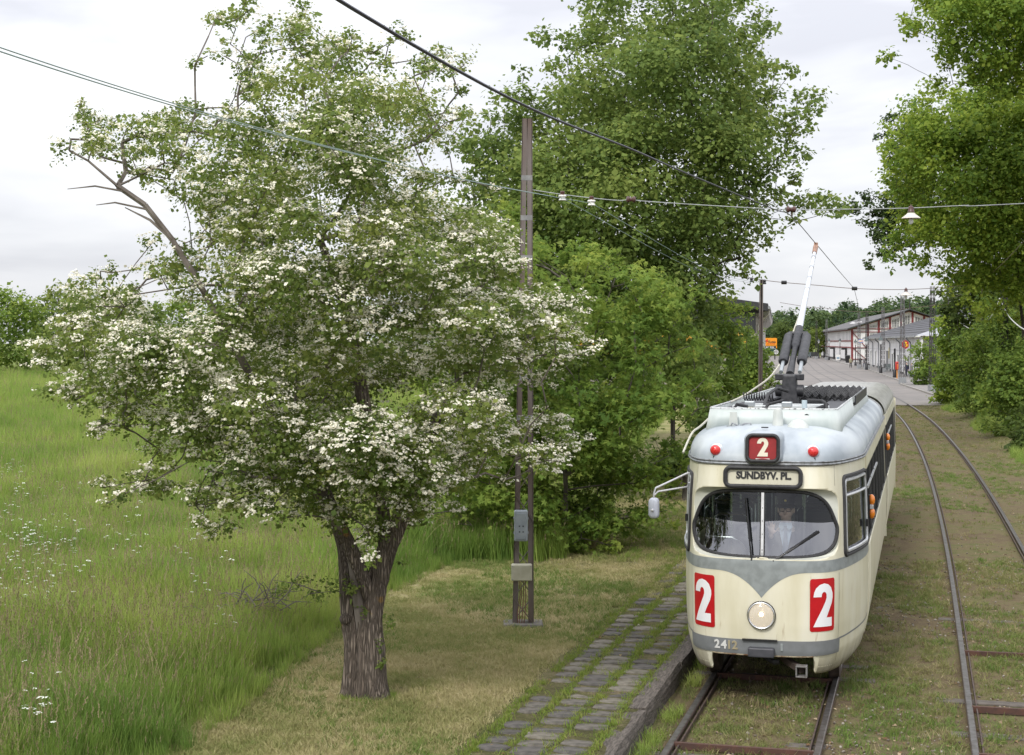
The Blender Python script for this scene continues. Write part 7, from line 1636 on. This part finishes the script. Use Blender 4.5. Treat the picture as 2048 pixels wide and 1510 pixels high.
p_ = gp(1695.5, 725.5, .06); o = empty('waste_bin', p_); tag(o, 'black waste bin at the corner of the red-framed shed', 'bin'); MB().lathe([(.4, 0), (.48, 1.3), (.5, 1.35)], (0, 0, 0), 12).build('body', BLACK, o, smooth=True); MB().lathe([(.52, 1.36), (.45, 1.5), (.1, 1.55)], (0, 0, 0), 12).build('lid', mat('bin_lid', (.03, .03, .032)), o, smooth=True)
p_ = gp(1610, 714, 0); k = p_.y / F; o = empty('advertising_column', p_); tag(o, 'blue and white advertising column with dark roof at the street end', 'kiosk')
MB().lathe([(3.6 * k, 0), (3.6 * k, 24 * k), (3.3 * k, 25 * k)], (0, 0, 0), 16).build('column', mat('poster_blue', (.16, .36, .48), (.55, .55, .55), .35, .6, lo=.48, hi=.52), o, smooth=True); MB().lathe([(4.6 * k, 26 * k), (4.2 * k, 29 * k), (1 * k, 33 * k)], (0, 0, 0), 16).build('roof', mat('column_roof', (.06, .05, .05)), o, smooth=True)
MB().box((0, -3.7 * k, 16 * k), (4 * k, .1, 6 * k)).build('poster', signwht, o)
p_ = gp(1618, 715, 0); k = p_.y / F; o = empty('goods_trolley', p_); tag(o, 'grey crate-like trolley beside the advertising column', 'trolley'); MB().box((0, 0, 6 * k), (7 * k, 5 * k, 8 * k)).build('box', mat('trolley_grey', (.16, .2, .22), (.1, .12, .13), .8, .7), o)
for x in (-2.5, 2.5): MB().lathe([(1.3 * k, -.1), (1.3 * k, .1)], (x * k, -2.5 * k, 1.3 * k), 12, 'Y').build('wheel', BLACK, o)
p_ = gp(1628, 713.5, 0); k = p_.y / F; o = empty('board_fence', p_); tag(o, 'dark board fence closing the street between tree and shed', 'fence')
for i in range(12): MB().box(((-10 + 1.75 * i) * k, 0, 5 * k), (1.6 * k, .2, (9.5 + .6 * math.sin(i * 2)) * k)).build('board', mat('fence_dark', (.035, .04, .042), (.055, .06, .06), 1, .8), o)
# ================================================================== PEOPLE IN THE STREET
def walker(p_, hgt, face, top, legs, hairc, stride, label, coat=False):
    o = empty('person', p_, face); tag(o, label, 'person', 'people in the street'); s_ = hgt / 1.75; o.scale = (s_, s_, s_)
    m = MB(); m.ball((0, 0, 1.63), (.078, .095, .12), 12, 8); m.ball((0, -.09, 1.61), (.015, .02, .025)); capsule(m, (0, .01, 1.54), (0, .01, 1.42), .055, .06, 8); m.ball((0, 0, 1.3), (.17, .1, .14)); capsule(m, (0, 0, 1.25), (0, 0, .95), .12, .13, 10)
    J = {}
    for s in (-1, 1):
        st = stride * s; hip, kn, an = Vector((s * .09, 0, .92)), Vector((s * .1, -st * .5 - .02, .5)), Vector((s * .1, -st * .8 + .04, .09)); capsule(m, hip, kn, .085, .055, 8); capsule(m, kn, an, .055, .038, 8); capsule(m, an, an + Vector((0, -.13, -.04)), .04, .035, 8)
        shd, el, wrr = Vector((s * .19, 0, 1.4)), Vector((s * .24, st * .35 + .03, 1.12)), Vector((s * .22, st * .5 - .08, .88)); capsule(m, shd, el, .05, .042, 8); capsule(m, el, wrr, .04, .03, 8); m.ball(wrr + Vector((0, -.02, -.06)), (.03, .04, .06)); capsule(m, wrr + Vector((0, -.03, -.08)), wrr + Vector((0, -.04, -.13)), .02, .012, 6); J[s] = (hip, kn, an, shd, el, wrr)
    remeshed(m, 'body', SKIN, o, .022, 3)
    m = MB(); m.ball((0, 0, 1.32), (.215, .135, .16)); capsule(m, (0, 0, 1.25), (0, 0, .92), .165, .175, 10)
    if coat: capsule(m, (0, .02, .95), (0, .02, .62), .175, .2, 10)
    for s in (-1, 1): capsule(m, J[s][3], J[s][4], .07, .06, 8); capsule(m, J[s][4], J[s][4].lerp(J[s][5], .9), .058, .048, 8)
    remeshed(m, 'jacket', top, o, .025, 3)
    m = MB(); m.ball((0, 0, .92), (.165, .13, .12))
    for s in (-1, 1): capsule(m, J[s][0], J[s][1], .1, .075, 8); capsule(m, J[s][1], J[s][1].lerp(J[s][2], .95), .072, .06, 8)
    remeshed(m, 'trousers', legs, o, .025, 3)
    m = MB()
    for s in (-1, 1): a = J[s][2]; m.ball(a + Vector((0, -.06, -.035)), (.052, .13, .052))
    m.build('shoes', BLACK, o, smooth=True)
    m = MB(); m.ball((0, .02, 1.66), (.09, .1, .115), 12, 8); m.build('hair', hairc, o, smooth=True)
hg, hd_ = mat('hair_grey', (.3, .28, .26)), mat('hair_dark', (.05, .04, .035))
walker(gp(1701.5, 735.5), 1.75, .0, mat('coat_beige', (.28, .26, .17), None, rough=.9), BLACK, hg, .2, 'person in beige jacket and black trousers walking beside the kerb')
walker(gp(1720.5, 734.8), 1.78, .3, mat('coat_black', (.015, .015, .017), None, rough=.9), mat('olive_trousers', (.09, .08, .06), None, rough=.9), hd_, .24, 'person in black coat walking next to the pale mast', True)
walker(gp(1728.5, 735.5), 1.75, .3, mat('coat_grey', (.2, .19, .2), None, rough=.9), mat('jeans', (.1, .12, .17), None, rough=.9), hg, .2, 'person in grey top half hidden behind the rust-brown mast')
walker(gp(1813.5, 754), 1.75, -.9, mat('coat_navy', (.025, .028, .05), None, rough=.9), mat('trousers_navy', (.02, .022, .035), None, rough=.9), hd_, .22, 'person in navy clothes by the white building door')
walker(gp(1823, 755), 1.72, .6, mat('coat_grey', (.2, .19, .2)), mat('jeans', (.1, .12, .17)), hg, .18, 'person in grey partly hidden by the clipped hedge')
